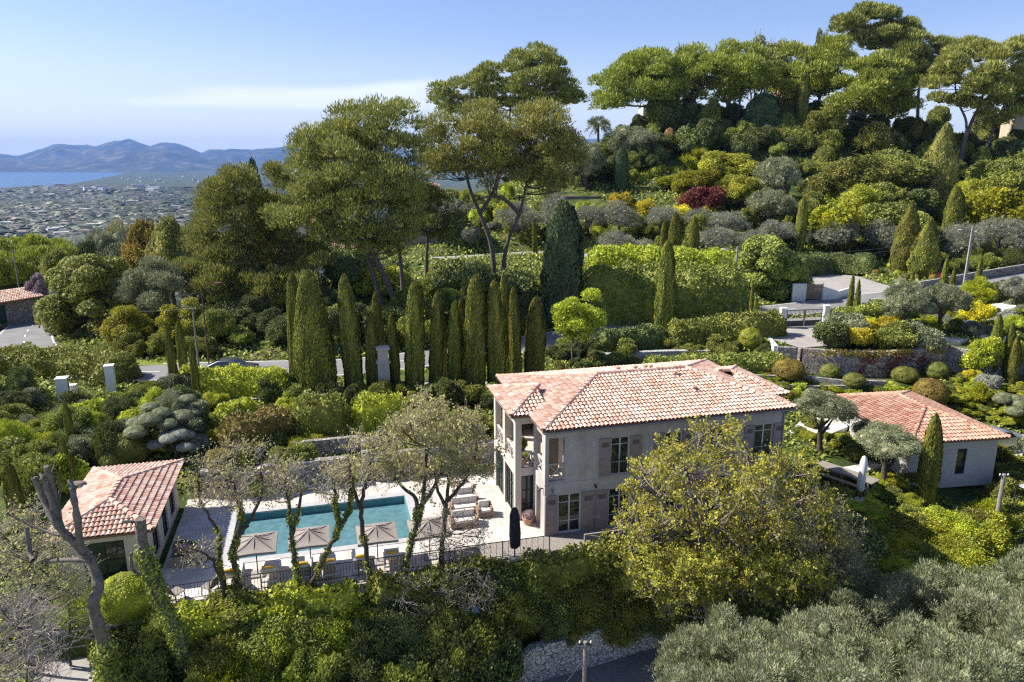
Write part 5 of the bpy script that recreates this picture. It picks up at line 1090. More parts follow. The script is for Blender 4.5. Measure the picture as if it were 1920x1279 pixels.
outline_tree('pine_tree','low spreading pine drooping over the road bank at the left','pine',[(335,500),(372,470),(430,500),(500,520),(560,500),(620,470),(640,500),(590,540),(540,570),(520,610),(460,640),(410,610),(360,590),(340,545)],78,4,50,1.1,'pine',[[(520,655),(490,600),(450,560),(400,530)],[(520,655),(540,580),(580,520)]],leaves=36000,tr=.26,**PK)
outline_tree('pine_tree','dark rounded pine on the skyline behind the two great pines','pine',[(804,190),(812,165),(850,148),(905,135),(930,108),(985,84),(1035,86),(1062,112),(1058,140),(1090,172),(1090,208),(1040,215),(960,212),(880,216),(818,216)],190,9,90,2.4,'pine',[[(960,330),(955,260),(960,190),(990,130)],[(860,330),(870,240),(880,190)]],leaves=30000,tr=.5,L0=.95,W0=.25,out=.7,up=.5)
UK = dict(L0=.7, W0=.22, out=.6, up=.5, flat=.7, shell=(.6, 1.3), core=.35)
outline_tree('umbrella_pine','leftmost umbrella pine of the hilltop group, overhanging the slope','umbrella pine',[(1108,188),(1112,150),(1150,122),(1200,107),(1255,102),(1290,118),(1290,160),(1268,188),(1228,204),(1180,196),(1135,214),(1110,208)],168,9,56,2.1,'umbrella',[[(1272,262),(1268,210),(1235,180),(1190,165)],[(1272,262),(1260,200),(1215,200),(1140,196)]],leaves=30000,tr=.55,**UK)
outline_tree('umbrella_pine','broad umbrella pine in the middle of the hilltop group','umbrella pine',[(1240,150),(1262,118),(1300,98),(1380,86),(1432,98),(1448,135),(1432,175),(1385,190),(1320,196),(1262,190)],170,9,60,2.1,'umbrella',[[(1290,262),(1294,205),(1310,170),(1340,140)],[(1380,280),(1384,215),(1392,160)]],leaves=32000,tr=.6,**UK)
outline_tree('umbrella_pine','tallest umbrella pine right of the slender cypress','umbrella pine',[(1448,165),(1440,120),(1478,90),(1530,72),(1580,76),(1606,104),(1600,145),(1572,182),(1510,198),(1462,192)],174,9,58,2.1,'umbrella',[[(1500,250),(1506,205),(1516,150)],[(1525,250),(1530,200),(1555,150)]],leaves=32000,tr=.5,**UK)
outline_tree('pine_tree','dense round-crowned pine with a leaning trunk below the hilltop','pine',[(1556,200),(1570,150),(1598,112),(1640,102),(1690,120),(1722,160),(1724,196),(1690,226),(1640,232),(1590,226),(1560,250),(1550,228)],160,9,62,2.,'umbrella',[[(1552,292),(1566,260),(1590,225),(1625,170)]],leaves=34000,tr=.5,**UK)
outline_tree('pine_tree','highest dark pine at the top of the hill','pine',[(1557,62),(1572,32),(1622,12),(1672,14),(1722,42),(1722,68),(1700,96),(1650,98),(1596,84)],196,8,40,2.5,'pine',[[(1660,240),(1650,150),(1640,80)]],leaves=22000,tr=.6,L0=.95,W0=.25)
outline_tree('pine_tree','dark layered pine right of the highest pine','pine',[(1650,120),(1668,92),(1700,76),(1742,50),(1778,70),(1786,104),(1764,140),(1738,172),(1690,168),(1660,150)],190,8,38,2.4,'pine',[[(1720,260),(1722,180),(1728,110)]],leaves=21000,tr=.5,L0=.95,W0=.25)
outline_tree('pine_tree','olive-gold pine with a forked trunk at the right edge of the hill','pine',[(1736,165),(1762,112),(1812,78),(1872,66),(1935,84),(1945,200),(1908,224),(1868,252),(1848,228),(1800,212),(1752,196)],152,9,74,2.1,'pineolive',[[(1806,276),(1822,228),(1840,190),(1850,130)],[(1806,276),(1812,230),(1796,190),(1790,150)],[(1846,288),(1864,240),(1890,180)]],leaves=42000,tr=.5,L0=.75,W0=.19)
outline_tree('umbrella_pine','flat bright umbrella pine at the left edge above the garage','umbrella pine',[(-60,500),(-40,470),(0,448),(60,438),(112,455),(136,482),(120,512),(80,528),(20,545),(-50,548)],108,6,54,1.6,'umbrella',[[(40,590),(44,550),(50,500)]],leaves=30000,tr=.4,L0=.5,W0=.14,flat=.6)
for k, (px, t, w, Yv) in enumerate(((1340,84,90,205),(1385,78,80,208),(1420,82,60,206),(1496,66,34,200),(1250,100,90,205),(1905,150,120,200),(1580,150,120,196))):
    P, h, r = place(px, 0, t, w, Yv); tree('treeloose', 'pine', P, h, r, 'pine_tree', 'distant pine top showing over the umbrella pines on the skyline', 'pine', 'pines behind the skyline', .3, BARKP)
# ------------------------------------------------------------------ broadleaf trees with traced crowns
BK = dict(L0=.3, W0=.2, out=.3, up=.1, core=.72, flat=.85, cull=.75, shell=(.82, 1.12))
outline_tree('oak_tree','large round green oak between the road bend and the grey olive tree','tree',[(86,610),(84,560),(100,515),(140,490),(190,480),(226,500),(242,545),(236,600),(205,650),(150,668),(104,645)],80,5,44,1.35,'mid',[[(165,690),(165,640),(168,560)]],BARK,30000,**BK)
outline_tree('olive_tree','big grey-green olive tree right of the round oak','olive tree',[(232,565),(240,515),(275,478),(318,478),(346,515),(350,580),(305,622),(250,612)],77,4,34,1.2,'olive',[[(290,680),(292,620),(290,550)]],BARK,26000,L0=.26,W0=.09,out=.5,core=.6,flat=.8)
outline_tree('mimosa_tree','yellow-green drooping mimosa, left one by the road','mimosa',[(202,648),(208,605),(238,568),(262,585),(282,640),(262,668),(222,668)],71,2.2,20,.9,'lime',[[(240,690),(240,640),(240,600)]],BARK,11000,L0=.3,W0=.08,out=.6,core=.6,up=-.4)
outline_tree('mimosa_tree','yellow-green drooping mimosa, right one beside the street lamp','mimosa',[(302,622),(308,582),(345,553),(378,575),(390,622),(362,652),(320,655)],71,2.2,22,.9,'lime',[[(345,690),(345,640),(345,600)]],BARK,12000,L0=.3,W0=.08,out=.6,core=.6,up=-.4)
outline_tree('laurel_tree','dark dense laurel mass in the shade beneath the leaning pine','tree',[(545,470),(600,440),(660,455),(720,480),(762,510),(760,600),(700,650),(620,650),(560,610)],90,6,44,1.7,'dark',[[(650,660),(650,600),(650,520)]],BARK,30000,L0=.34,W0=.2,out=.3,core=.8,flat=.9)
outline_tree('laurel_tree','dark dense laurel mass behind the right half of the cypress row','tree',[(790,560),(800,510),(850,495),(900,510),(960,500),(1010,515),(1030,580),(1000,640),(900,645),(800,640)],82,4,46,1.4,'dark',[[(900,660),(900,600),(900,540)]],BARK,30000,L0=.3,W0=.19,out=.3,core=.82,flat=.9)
outline_tree('laurel_tree','lit yellow-green hedge-like tree between the leaning trunks and the forked pine','tree',[(655,520),(700,505),(760,520),(800,535),(800,560),(700,580),(655,560)],86,2,18,1.2,'bright',[[(730,640),(730,590),(730,550)]],BARK,12000,**BK)
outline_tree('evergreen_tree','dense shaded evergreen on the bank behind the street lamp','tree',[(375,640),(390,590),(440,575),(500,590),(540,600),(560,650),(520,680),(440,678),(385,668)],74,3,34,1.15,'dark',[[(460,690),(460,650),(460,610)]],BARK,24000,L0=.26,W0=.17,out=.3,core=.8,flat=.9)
outline_tree('ivy_tree','ivy-covered tree bulging beside the white driveway wall','tree',[(1382,540),(1378,490),(1398,458),(1440,448),(1480,460),(1500,490),(1508,540),(1490,572),(1440,580),(1395,575)],88,4,40,1.35,'ivy',[[(1440,590),(1440,540),(1440,490)]],BARK,28000,**BK)
outline_tree('bay_tree','sparse pale-leaved small tree with twin stems beside the villa roof','tree',[(1035,600),(1045,575),(1080,560),(1110,548),(1138,572),(1130,610),(1110,640),(1080,650),(1050,635)],62,1.6,24,.75,'bright',[[(1080,692),(1086,660),(1078,620)],[(1080,692),(1072,655),(1090,600)]],BARKG,9000,L0=.2,W0=.12,out=.4,core=.3,flat=.85,tr=.12)
SP = lambda px, Y, h: None
def big(px, base, top, w, Y, mat, label, kind='tree', cat='tree', name='tree', group=None, clear=.08):
    P, h, r = place(px, base, top, w, Y); 
    if name == 'tree': name = {'silver': 'olive_tree', 'olive': 'olive_tree', 'grey': 'tamarisk'}.get(mat, 'broadleaf_tree')
    return tree(kind, mat, P, h, r, name, label, cat, group, clear)
big(1560,0,298,120,130,'mid','rounded dark green laurel on the right slope, top left of the mass'); big(1640,0,284,125,134,'mid','rounded green laurel on the right slope, right of the first'); big(1610,0,350,140,122,'ivy','darker laurel bulging in the middle of the right slope mass')
big(1590,0,352,90,119,'bright','yellow-green shrub tree at the left of the right slope mass'); big(1545,0,384,110,113,'lime','lime-green shrub at the foot of the right slope mass','bush'); big(1645,0,380,110,113,'mid','low dark laurel at the foot of the right slope mass','bush')
big(1290,0,318,100,132,'lime','yellow-green acacia left of the dark rounded acacia'); big(1345,0,286,115,138,'bright','rounded yellow-green acacia above the red shrub'); big(1375,0,330,80,128,'bright','low yellow-green acacia right of the red shrub'); big(1250,0,330,60,138,'lime','pale feathery shrub at the head of the curved hedge')
big(1432,0,288,92,130,'olive','tall silvery olive right of the yellow-green acacias','olive'); big(1425,0,352,84,120,'olive','lower grey olive beneath the silvery one','olive'); big(1305,0,350,78,123,'red','dark red photinia shrub in the middle of the slope','bush','shrub','photinia')
big(1830,0,300,120,132,'mid','rounded laurel at the right edge of the slope, left one'); big(1905,0,282,130,134,'mid','rounded laurel at the right edge of the slope, right one'); big(1800,0,340,80,122,'bright','bright green shrub tree right of the gap in the slope'); big(1855,0,352,130,115,'lime','lime-green shrub low on the right edge of the slope','bush')
big(1180,0,238,90,152,'olive','grey-green olive beside the palm','olive'); big(1092,0,262,60,140,'olive','rounded grey olive at the right of the wide pine','olive'); big(1215,0,250,80,158,'dark','dark shrub tree behind the browning cypress')
big(1070,0,290,50,142,'olive','small grey olive right below the wide pine crown','olive'); big(210,0,438,118,124,'olive','broad grey-green tree at the edge of the valley','olive'); big(300,0,422,100,110,'ochre','ochre-tinted tree at the edge of the valley'); big(255,0,428,80,132,'ochre','flat yellowish pine crown beyond the grey tree at the valley edge'); big(160,0,455,60,118,'dark','dark bush tree between the umbrella pine and the valley')
big(330,0,415,90,104,'pineolive','olive-toned tree behind the ochre one at the valley edge'); big(120,0,470,70,100,'mid','green tree between the umbrella pine and the round oak'); big(74,0,522,38,93,'lilac','wisteria-covered shrub with lilac bloom beside the garage','bush','shrub','wisteria'); big(10,0,505,100,112,'dark','dark tree behind the garage at the left edge')
# grey tamarisk / pruned olive rows
gr = [(1098,385,60,117),(1155,385,86,116),(1235,388,66,116),(1300,392,60,116),(1350,396,88,114),(1440,418,80,112),(1545,416,100,111),(1635,420,78,110),(1775,418,80,110),(1850,408,96,109),(1912,420,70,110),(1040,372,70,114),(970,380,70,114)]
for k, (px, t, w, Yv) in enumerate(gr): big(px, 0, t, w, Yv, 'grey', 'pruned grey olive bush in the long upper row across the slope', 'grey', 'olive bush', 'olive_bush', 'grey pruned olive bushes across the slope', .02)
for px, t, w, Yv, lb in ((1150,437,72,105,'twiggy grey bush beside the upper lane, left of a pair'),(1192,448,56,104,'twiggy grey bush beside the upper lane, right of a pair'),(1330,430,80,104,'twiggy pale olive with bare stems behind the street pole')): big(px, 0, t, w, Yv, 'grey', lb, 'grey', 'olive bush', 'olive_bush', None, .12)
big(1405,0,432,70,104,'grey','low grey bush right of the street pole','grey','olive bush','olive_bush')
for px, base, t, w, lb in ((1160,395,370,40,'small round broom with yellow bloom, left one by the terrace wall'),(1205,408,376,36,'bright yellow broom, rounder and taller, right of the terrace wall'),(1262,402,388,44,'flat yellow bloom at the foot of the acacias'),(1315,404,385,30,'yellow bloom under the red photinia')):
    P, h, r = place(px, base, t, w, 122); shrub('flower', 'yellow', P, h, r, 'broom', lb, 'shrub')
# palm and agaves
def palm(px, top, Y, h, label):
    q = atY(px, top, Y); P = np.array([q[0], Y, q[2]-h]); t = empty('palm_tree', P, 0, label, 'palm')
    MB().tube([(0, 0, -8), (.1, 0, h*.4), (0, 0, h-1.2)], [.32, .26, .24], 8).build('trunk', BARK, t)
    parts = []
    for k in range(34):
        a = rng.uniform(0, 2*pi); e = rng.uniform(-.5, 1.3); L = 2.4; pts = [np.array([cos(a)*cos(e)*L*s, sin(a)*cos(e)*L*s, h-1.2+sin(e)*L*s-1.1*s*s]) for s in np.linspace(0, 1, 7)]
        parts.append(tube(pts, .03, 3)); P_ = np.repeat(np.array(pts[2:]), 14, 0); d = unit(np.diff(np.array(pts), axis=0).mean(0)); parts.append(leafq(P_, unit(rdir(len(P_))+d*1.2), .75, .06, .9))
    obj('crown', mesh_data('crown', parts, LM['dark']), t)
palm(1122, 222, 150, 8, 'shaggy fan palm on the skyline left of the umbrella pines'); palm(1150, 250, 156, 6, 'smaller fan palm just right of the taller palm')
for k, (px, py) in enumerate(((1258,322),(1285,300),(1306,288),(1265,345),(1295,310))):
    q = atY(px, py, 150); o = obj('yucca', PROTO['spiky'][k % 2], None, (q[0], 148, q[2]-.6), 'spiky yellow-green yucca rosette above the acacias', 'yucca', 'yuccas above the acacias'); o.scale = (1.7, 1.7, 1.7); setmat(o, LM['lime'])
# ------------------------------------------------------------------ hillside fill
def fill(poly, n, r0, r1, kinds, mats, name, label, cat, group, hf=(.8, 1.3), Yr=None, sep=.6, avoid=True):
    name = {'bush': 'evergreen_bush', 'shrub': 'garden_shrub'}.get(cat, name) if name == 'shrub' else name
    if 'slope' in label and name == 'evergreen_bush': name = 'slope_shrub'
    P = np.array(poly, float); lo, hi = P.min(0), P.max(0); done = []; tries = 0
    while len(done) < n and tries < n*60:
        tries += 1; x, y = rng.uniform(lo, hi)
        if not in_poly(np.array([x]), np.array([y]), P)[0]: continue
        q = hit(x, y)
        if q[1] > 260: continue
        r = rng.uniform(r0, r1)
        if any(np.hypot(q[0]-d[0], q[1]-d[1]) < (r+d[2])*sep for d in done): continue
        if avoid:
            bad = False
            for RP, w in ROADS:
                if seg_dist(np.array([q[0]]), np.array([q[1]]), RP)[0][0] < w/2+r*.85: bad = True
            for FP, zz in FLATS:
                if in_poly(np.array([q[0]]), np.array([q[1]]), FP)[0] or seg_dist(np.array([q[0]]), np.array([q[1]]), np.c_[np.vstack([FP, FP[:1]])[:, :2], np.zeros(len(FP)+1)])[0][0] < r*.7: bad = True
            dx = q-A0; u, v = dx@UU, dx@VV
            if -23.5-r < u < 15.5+r and -1.3-r < v < 9.3+r*.8: bad = True
            gx_, gy_ = q[0]-25.9, q[1]-44.35
            if -1.5-r < gx_ < 7.5+r and -1-r < gy_ < 10+r: bad = True
            if bad: continue
        done.append((q[0], q[1], r)); h = 2*r*rng.uniform(*hf)*.85; k = kinds[rng.integers(len(kinds))]; m = mats[rng.integers(len(mats))]
        shrub(k, m, q, h, r, name, label, cat, group)
    return done
fill([(1090,330),(1200,250),(1260,205),(1500,215),(1700,235),(1920,240),(1920,330),(1700,310),(1500,300),(1300,300),(1100,362)],95,1.6,3.4,['tree','bush'],['dark','dark','ivy','mid'],'shrub','dark evergreen bush crowding the upper hillside beneath the pines','bush','dark bushes on the upper hillside',(.9,1.5))
fill([(1500,320),(1920,320),(1920,420),(1500,440)],40,1.5,2.8,['tree','bush'],['mid','dark','ivy','bright'],'shrub','green bush between the laurels on the right slope','bush','green bushes on the right slope')
fill([(1380,300),(1500,300),(1510,440),(1380,440)],16,1.3,2.3,['bush'],['dark','ivy'],'shrub','dark bush in the shaded hollow right of the silvery olive','bush','dark bushes in the slope hollow')
fill([(900,370),(1500,390),(1920,430),(1920,500),(1650,495),(1400,460),(1100,450),(900,460)],85,.9,1.7,['bush','bushfine'],['dark','mid','ivy','mid','bright'],'shrub','green shrub under the grey olive bushes on the terraced slope','bush','green shrubs on the terraced slope')
fill([(960,440),(1240,440),(1400,470),(1400,478),(1100,468),(960,470)],22,.7,1.2,['bush'],['dark','mid'],'shrub','low clipped shrub along the upper lane','bush','low shrubs along the upper lane')
fill([(780,380),(960,380),(960,470),(780,455)],24,1.,2.2,['bush','tree','grey'],['mid','bright','grey','ivy'],'shrub','light shrub seen between the trunks of the forked pine','bush','light shrubs between the pine trunks')
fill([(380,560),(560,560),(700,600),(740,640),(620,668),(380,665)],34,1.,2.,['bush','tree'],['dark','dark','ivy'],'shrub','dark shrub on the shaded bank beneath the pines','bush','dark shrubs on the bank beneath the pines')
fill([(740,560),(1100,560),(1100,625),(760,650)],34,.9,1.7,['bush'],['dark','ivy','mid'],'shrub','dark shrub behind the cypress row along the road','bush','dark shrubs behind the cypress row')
fill([(230,640),(400,640),(420,672),(250,675)],14,.7,1.2,['bush'],['dark','mid','ivy'],'shrub','roadside shrub at the foot of the mimosas','bush','roadside shrubs at the foot of the mimosas')
fill([(60,440),(350,440),(360,520),(330,600),(90,600),(60,520)],36,1.5,2.8,['tree','bush'],['mid','dark','ivy','bright'],'shrub','green bush in the wooded edge above the valley','bush','bushes in the wooded edge above the valley')
fill([(-20,455),(60,455),(60,560),(-20,560)],8,1.8,2.6,['bush'],['dark','mid'],'shrub','dark bush behind the roadside garage','bush','bushes behind the roadside garage')
fill([(0,725),(90,765),(220,775),(330,755),(400,780),(330,850),(180,880),(90,960),(0,940)],52,.7,1.5,['bush','bushfine','olive'],['mid','ivy','dark','olive','bright','olive'],'shrub','leafy garden shrub left of the cloud-pruned olives','shrub','garden shrubs left of the cloud-pruned olives')
fill([(350,765),(560,765),(760,790),(900,760),(940,770),(930,830),(720,835),(430,845),(350,835)],34,.45,.95,['bush','bushfine'],['mid','bright','ivy','lime'],'shrub','small garden shrub above the stone wall behind the pool','shrub','small garden shrubs above the pool wall',(.6,1.))
fill([(420,745),(1030,745),(1060,770),(900,770),(560,765)],30,.6,1.,['bush'],['dark','ivy'],'shrub','dark low shrub at the foot of the cypress row','shrub','dark shrubs at the foot of the cypresses')
fill([(1030,655),(1230,655),(1430,655),(1480,700),(1280,690),(1040,700)],40,.5,1.1,['bush'],['dark','ivy','mid'],'shrub','dark shrub on the shaded terrace behind the villa roof','shrub','dark shrubs behind the villa roof',(.6,1.))
fill([(1420,722),(1500,735),(1640,738),(1780,712),(1920,715),(1920,800),(1760,770),(1560,750),(1460,750)],96,.35,.85,['bush','bushfine','flower'],['bright','lime','mid','lime','bright','bright'],'shrub','low bright garden shrub on the planted terraces behind the guest house','shrub','bright shrubs on the terraces behind the guest house',(.4,.75))
fill([(1420,700),(1500,706),(1640,712),(1780,706),(1790,716),(1640,728),(1430,716)],34,.25,.5,['bush','bushfine','flower'],['bright','lime','ochre','mid'],'shrub','small low plant between the stone terrace edgings behind the villa','plant','small plants between the stone edgings',(.4,.7))
fill([(1560,600),(1920,560),(1920,640),(1600,645)],56,.4,1.,['bush','bushfine'],['bright','mid','olive','silver','lime','grey'],'shrub','mixed garden shrub above the right stone wall','shrub','mixed shrubs above the right stone wall',(.5,.9))
fill([(1720,470),(1920,450),(1920,505),(1740,520)],20,.8,1.8,['bush','grey'],['mid','dark','grey','ivy'],'shrub','shrub on the bank above the road at the right edge','shrub','bank shrubs above the road at the right edge')
fill([(1640,495),(1760,520),(1740,535),(1640,525)],16,.35,.7,['ball'],['mid','bright','ochre'],'topiary_ball','round topiary ball at the rim of the forecourt','topiary','topiary balls round the forecourt',(.8,1.))
fill([(1500,790),(1600,830),(1640,870),(1560,850),(1490,830)],10,.4,.8,['bush'],['bright','ivy'],'shrub','low green shrub between the villa and the guest house','shrub','low shrubs between villa and guest house',(.5,.9))
fill([(1840,860),(1920,830),(1920,1010),(1860,990),(1780,940)],22,.7,1.4,['bush','bushfine'],['mid','bright','ivy'],'shrub','green shrub right of the tall cypress by the guest house','shrub','green shrubs right of the guest house cypress',(.6,1.))
# ------------------------------------------------------------------ hedges
hedge(gpts([(345,742),(440,748),(548,750)]),2.1,1.7,'bright','leafy green hedge along the near side of the road, left of the cypress row')
hedge(gpts([(-40,694),(60,700),(150,704),(246,716)]),2.0,3.2,'ivy','thick clipped dark hedge ending beside the tall white gate pier')
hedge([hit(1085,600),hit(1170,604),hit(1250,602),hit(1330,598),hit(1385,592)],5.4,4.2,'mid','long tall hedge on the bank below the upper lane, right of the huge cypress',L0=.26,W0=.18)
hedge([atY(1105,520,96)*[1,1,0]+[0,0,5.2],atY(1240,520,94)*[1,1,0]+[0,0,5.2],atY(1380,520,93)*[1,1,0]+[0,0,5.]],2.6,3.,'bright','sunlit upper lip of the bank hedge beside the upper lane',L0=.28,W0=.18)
hedge(gpts([(1560,618),(1640,604),(1740,588),(1830,575)]),1.7,1.8,'ivy','clipped hedge along the road between the metal gate and the far right cypress')
hedge(gpts([(1840,575),(1880,572),(1930,568)]),2.2,2.4,'dark','dark clipped hedge block at the right edge by the road')
hedge(gpts([(1250,650),(1330,644),(1400,636),(1466,630)]),2.2,1.7,'ivy','clipped hedge between the road and the garden, left of the metal gate')
hedge(gpts([(1120,664),(1180,658),(1245,652)]),1.9,1.6,'dark','dark shaded hedge between the road and the garden near the small bay tree')
hedge(gpts([(1210,702),(1330,700),(1470,694)]),1.3,1.6,'mid','low clipped hedge just above the villa ridge')
hedge(gpts([(558,812),(610,816),(655,812)]),2.5,2.2,'mid','clipped hedge block above the pool garden, left of the leafy one')
hedge(gpts([(668,812),(720,815),(765,808)]),2.4,1.8,'bright','leafy hedge block above the pool garden, right of the clipped one')
hedge(gpts([(425,835),(470,838),(548,815)]),1.9,2.4,'rust','ochre-topped curved hedge round the sunken shelter in the garden')
hedge(gpts([(415,805),(440,790),(475,778)]),1.2,1.2,'bright','curved bright hedge left of the sunken shelter')
hedge(gpts([(1495,515),(1560,512),(1640,512)]),2.4,2.2,'dark','dark clipped hedge behind the forecourt')
hedge(gpts([(-30,545),(20,545),(64,540)]),1.6,2.,'bright','low hedge on top of the slope behind the garage')
hedge(gpts([(1250,494),(1310,494),(1380,496)]),1.2,1.4,'dark','low dark hedge edging the upper lane')
hedge([atY(1170,350,142),atY(1205,345,144),atY(1245,325,148)],1.8,1.8,'bright','curving clipped hedge on the upper sun terrace',L0=.3,W0=.2)
def ball(px, py, rpx, mat, label, Y=None, sq=1., cat='topiary', name='topiary_ball'):
    P = hit(px, py+rpx*.9) if Y is None else None; r = rpx/F*depth(P); o = obj(name, random.choice(PROTO['ball']), None, (P[0], P[1], P[2]+r*.75*sq), label, cat); o.scale = (r, r, r*sq); setmat(o, LM[mat]); return o
ball(246,838,36,'mid','large round clipped bush left of the cloud-pruned olives'); ball(214,860,24,'mid','smaller round clipped bush touching the large one'); ball(480,913,19,'bright','small round green bush at the far edge of the pool terrace'); ball(240,1130,48,'bright','big round bright bush below the pool house door')
ball(1406,632,21,'bright','round green ball bush left of the gate driveway'); ball(1476,684,30,'ochre','broad brownish clipped dome right of the low hedge',sq=.7); ball(1555,693,18,'mid','clipped dome at the foot of the ivied stone wall, left one',sq=.85); ball(1695,696,23,'mid','clipped dome at the foot of the ivied stone wall, middle one',sq=.7); ball(1754,690,20,'mid','clipped dome at the right end of the ivied stone wall',sq=.85); ball(1740,735,30,'ochre','large brownish dome bush behind the guest house'); ball(1600,708,20,'mid','low dome bush on the terrace above the guest house',sq=.7)
ball(1520,742,16,'olive','grey-green dome bush between the villa and guest house'); ball(1700,385+0,1,'mid','x') if False else None
big_r = [(1835,672,34,'bright','bright green rounded shrub below the right stone wall'),(1910,670,26,'bright','rounded shrub at the right edge below the stone wall'),(1822,705,14,'yellow','small yellow euphorbia below the right stone wall'),(1852,720,20,'silver','silvery santolina cushion below the three cypresses'),(1836,745,22,'lime','yellow-green euphorbia clump, largest on the terrace')]
for a in big_r:
    P = hit(a[0], a[1]+a[2]*.8); r = a[2]/F*depth(P); shrub('bush', a[3], P, r*1.7, r, 'shrub', a[4], 'shrub')
for px, py, r_, m, lb in ((1585,615,36,'olive','grey-green rosemary bank at the gate driveway'),(1630,625,26,'yellow','yellow flowering broom right of the gate driveway'),(1610,640,22,'yellow','yellow broom spilling toward the ivied wall'),(1665,615,20,'yellow','small yellow broom before the round olive'),(1690,595,44,'olive','round grey olive tree behind the yellow broom'),(1760,590,42,'olive','spreading grey olive tree with bare stems, right of the round olive'),(1680,635,30,'mid','dark green mound above the ivied wall'),(1720,632,30,'olive','grey-green mound above the right part of the ivied wall'),(1820,570,32,'lime','yellow-green small tree beside the road hedge'),(1826,592,22,'yellow','flat yellow flowering mound by the garden path'),(1560,632,34,'dark','dark spiky shrub at the left end of the ivied wall'),(1900,560,30,'grey','pale twiggy tree at the right edge by the hedge')):
    P = hit(px, py+r_*.8); r = r_/F*depth(P); (tree('olive', m, P, r*2.2, r, 'olive_tree', lb, 'olive tree', None, .2) if 'tree' in lb else shrub('bush' if m != 'yellow' else 'flower', m, P, r*1.6, r, 'shrub', lb, 'shrub'))
# ------------------------------------------------------------------ cloud-pruned olives
def cloud(px, base, top, w, label, n=8, mat='olive', seed=1):
    P, h, r = place(px, base, top, w); t = empty('cloud_olive', P, 0, label, 'cloud-pruned olive'); r2 = np.random.default_rng(seed); tb = [tube([(0, 0, -.2), (.08, 0, h*.25), (-.05, .05, h*.5)], [.12, .1, .07], 7)]
    for k in range(n):
        a = k*2.4; q = r*math.sqrt((k+.5)/n)*.85; z = h*(.92-.45*(q/r))+r2.uniform(-.12, .12)*h
        o = obj('pad', PROTO['ball'][k % 2], t, (q*cos(a), q*sin(a), z)); s = r*r2.uniform(.3, .42); o.scale = (s, s, s*.52); setmat(o, LM[mat]); tb.append(tube([(0, 0, h*.3), (q*.5*cos(a), q*.5*sin(a), z*.7), (q*cos(a), q*sin(a), z)], [.06, .05, .03], 5))
    obj('trunk', mesh_data('trunk', tb, BARK), t)
cloud(300,850,752,110,'cloud-pruned olive with flat grey pads left of the silvery bush',9,'olive',2); cloud(350,815,740,80,'smaller cloud-pruned olive behind, nearer the stone wall',7,'olive',5); cloud(330,868,800,90,'low cloud-pruned olive in front of the other two',7,'silver',8); cloud(1893,790,735,80,'cloud-pruned olive on the bright terraces at the right edge',8,'olive',11)
P, h, r = place(372, 850, 815, 52); shrub('bushfine', 'silver', P, h, r, 'shrub', 'silvery blue cushion bush beside the yellow euphorbia', 'shrub'); P, h, r = place(405, 835, 805, 44); shrub('flower', 'lime', P, h, r, 'shrub', 'acid-yellow euphorbia beside the silvery cushion', 'shrub'); P, h, r = place(570, 845, 818, 56); shrub('bushfine', 'lime', P, h, r, 'shrub', 'yellow-green mound left on the wall above the pool steps', 'shrub'); P, h, r = place(612, 842, 822, 50); shrub('bushfine', 'ochre', P, h, r, 'shrub', 'olive-yellow mound right on the wall above the pool steps', 'shrub')
for k, u_ in enumerate(np.linspace(-7.4, -1.2, 9)):
    o = obj('flowering_shrub', PROTO['bushfine'][k % 3], None, uvz(u_, 9.0, .2), 'low lilac flowering shrub in the bed along the terrace wall', 'shrub', 'lilac shrubs along the terrace wall'); o.scale = (.5, .35, .32); setmat(o, LM['lilac' if k % 2 == 0 else 'rust'])
for u_, m, s in ((-13.2, 'mid', .7), (-12, 'ivy', .6), (-15.2, 'mid', .8), (-7.8, 'bright', .5), (-5, 'mid', .6), (-3, 'mid', .7), (-16.6, 'ochre', .8), (-1.6, 'dark', .7)):
    P = uvz(u_, 10.1, 1.3); shrub('bush', m, P, s*1.6, s*1.3, 'shrub', 'shrub hanging over the stone wall behind the pool', 'shrub', 'shrubs hanging over the pool wall')
# ------------------------------------------------------------------ embankment shrubs in front of the terrace
for a_, b_, hh, m_, lb in ((-17.6,-9.4,1.9,'bright','loose bright hedge tumbling over the terrace wall at the left, below the pool railing'),(-9.2,-2.2,2.,'mid','loose green hedge under the terrace railing in front of the parasols and sofas'),(-2.,5.2,2.1,'ivy','loose dark green hedge under the timber deck and the black parasol'),(5.4,14.6,1.9,'mid','loose green hedge under the rustic rail behind the spreading tree')):
    hedge([uvz(a_, -2.55, -1.85), uvz((a_*2+b_)/3, -2.5, -1.85), uvz((a_+b_*2)/3, -2.6, -1.85), uvz(b_, -2.55, -1.85)], hh, 1.75, m_, lb, wob=.3)
for k in range(34):
    u = rng.uniform(-4, 7.5); v = rng.uniform(-3.45, -2.9); q = uvz(u, v); g = G(q[0], q[1]); zt = -1.1-(-v-3.1)*1.25+rng.uniform(-.3, .3); r = rng.uniform(.8, 1.2)
    if zt-g < .8: g = zt-.9
    shrub(['bush', 'bushfine', 'tree'][k % 3], ['dark', 'ivy', 'dark', 'mid'][k % 4], np.array([q[0], q[1], g]), zt-g, r, 'bank_shrub', 'dark shaded bush on the bank above the lower stone wall', 'bush', 'dark bushes above the lower stone wall')
n = 0
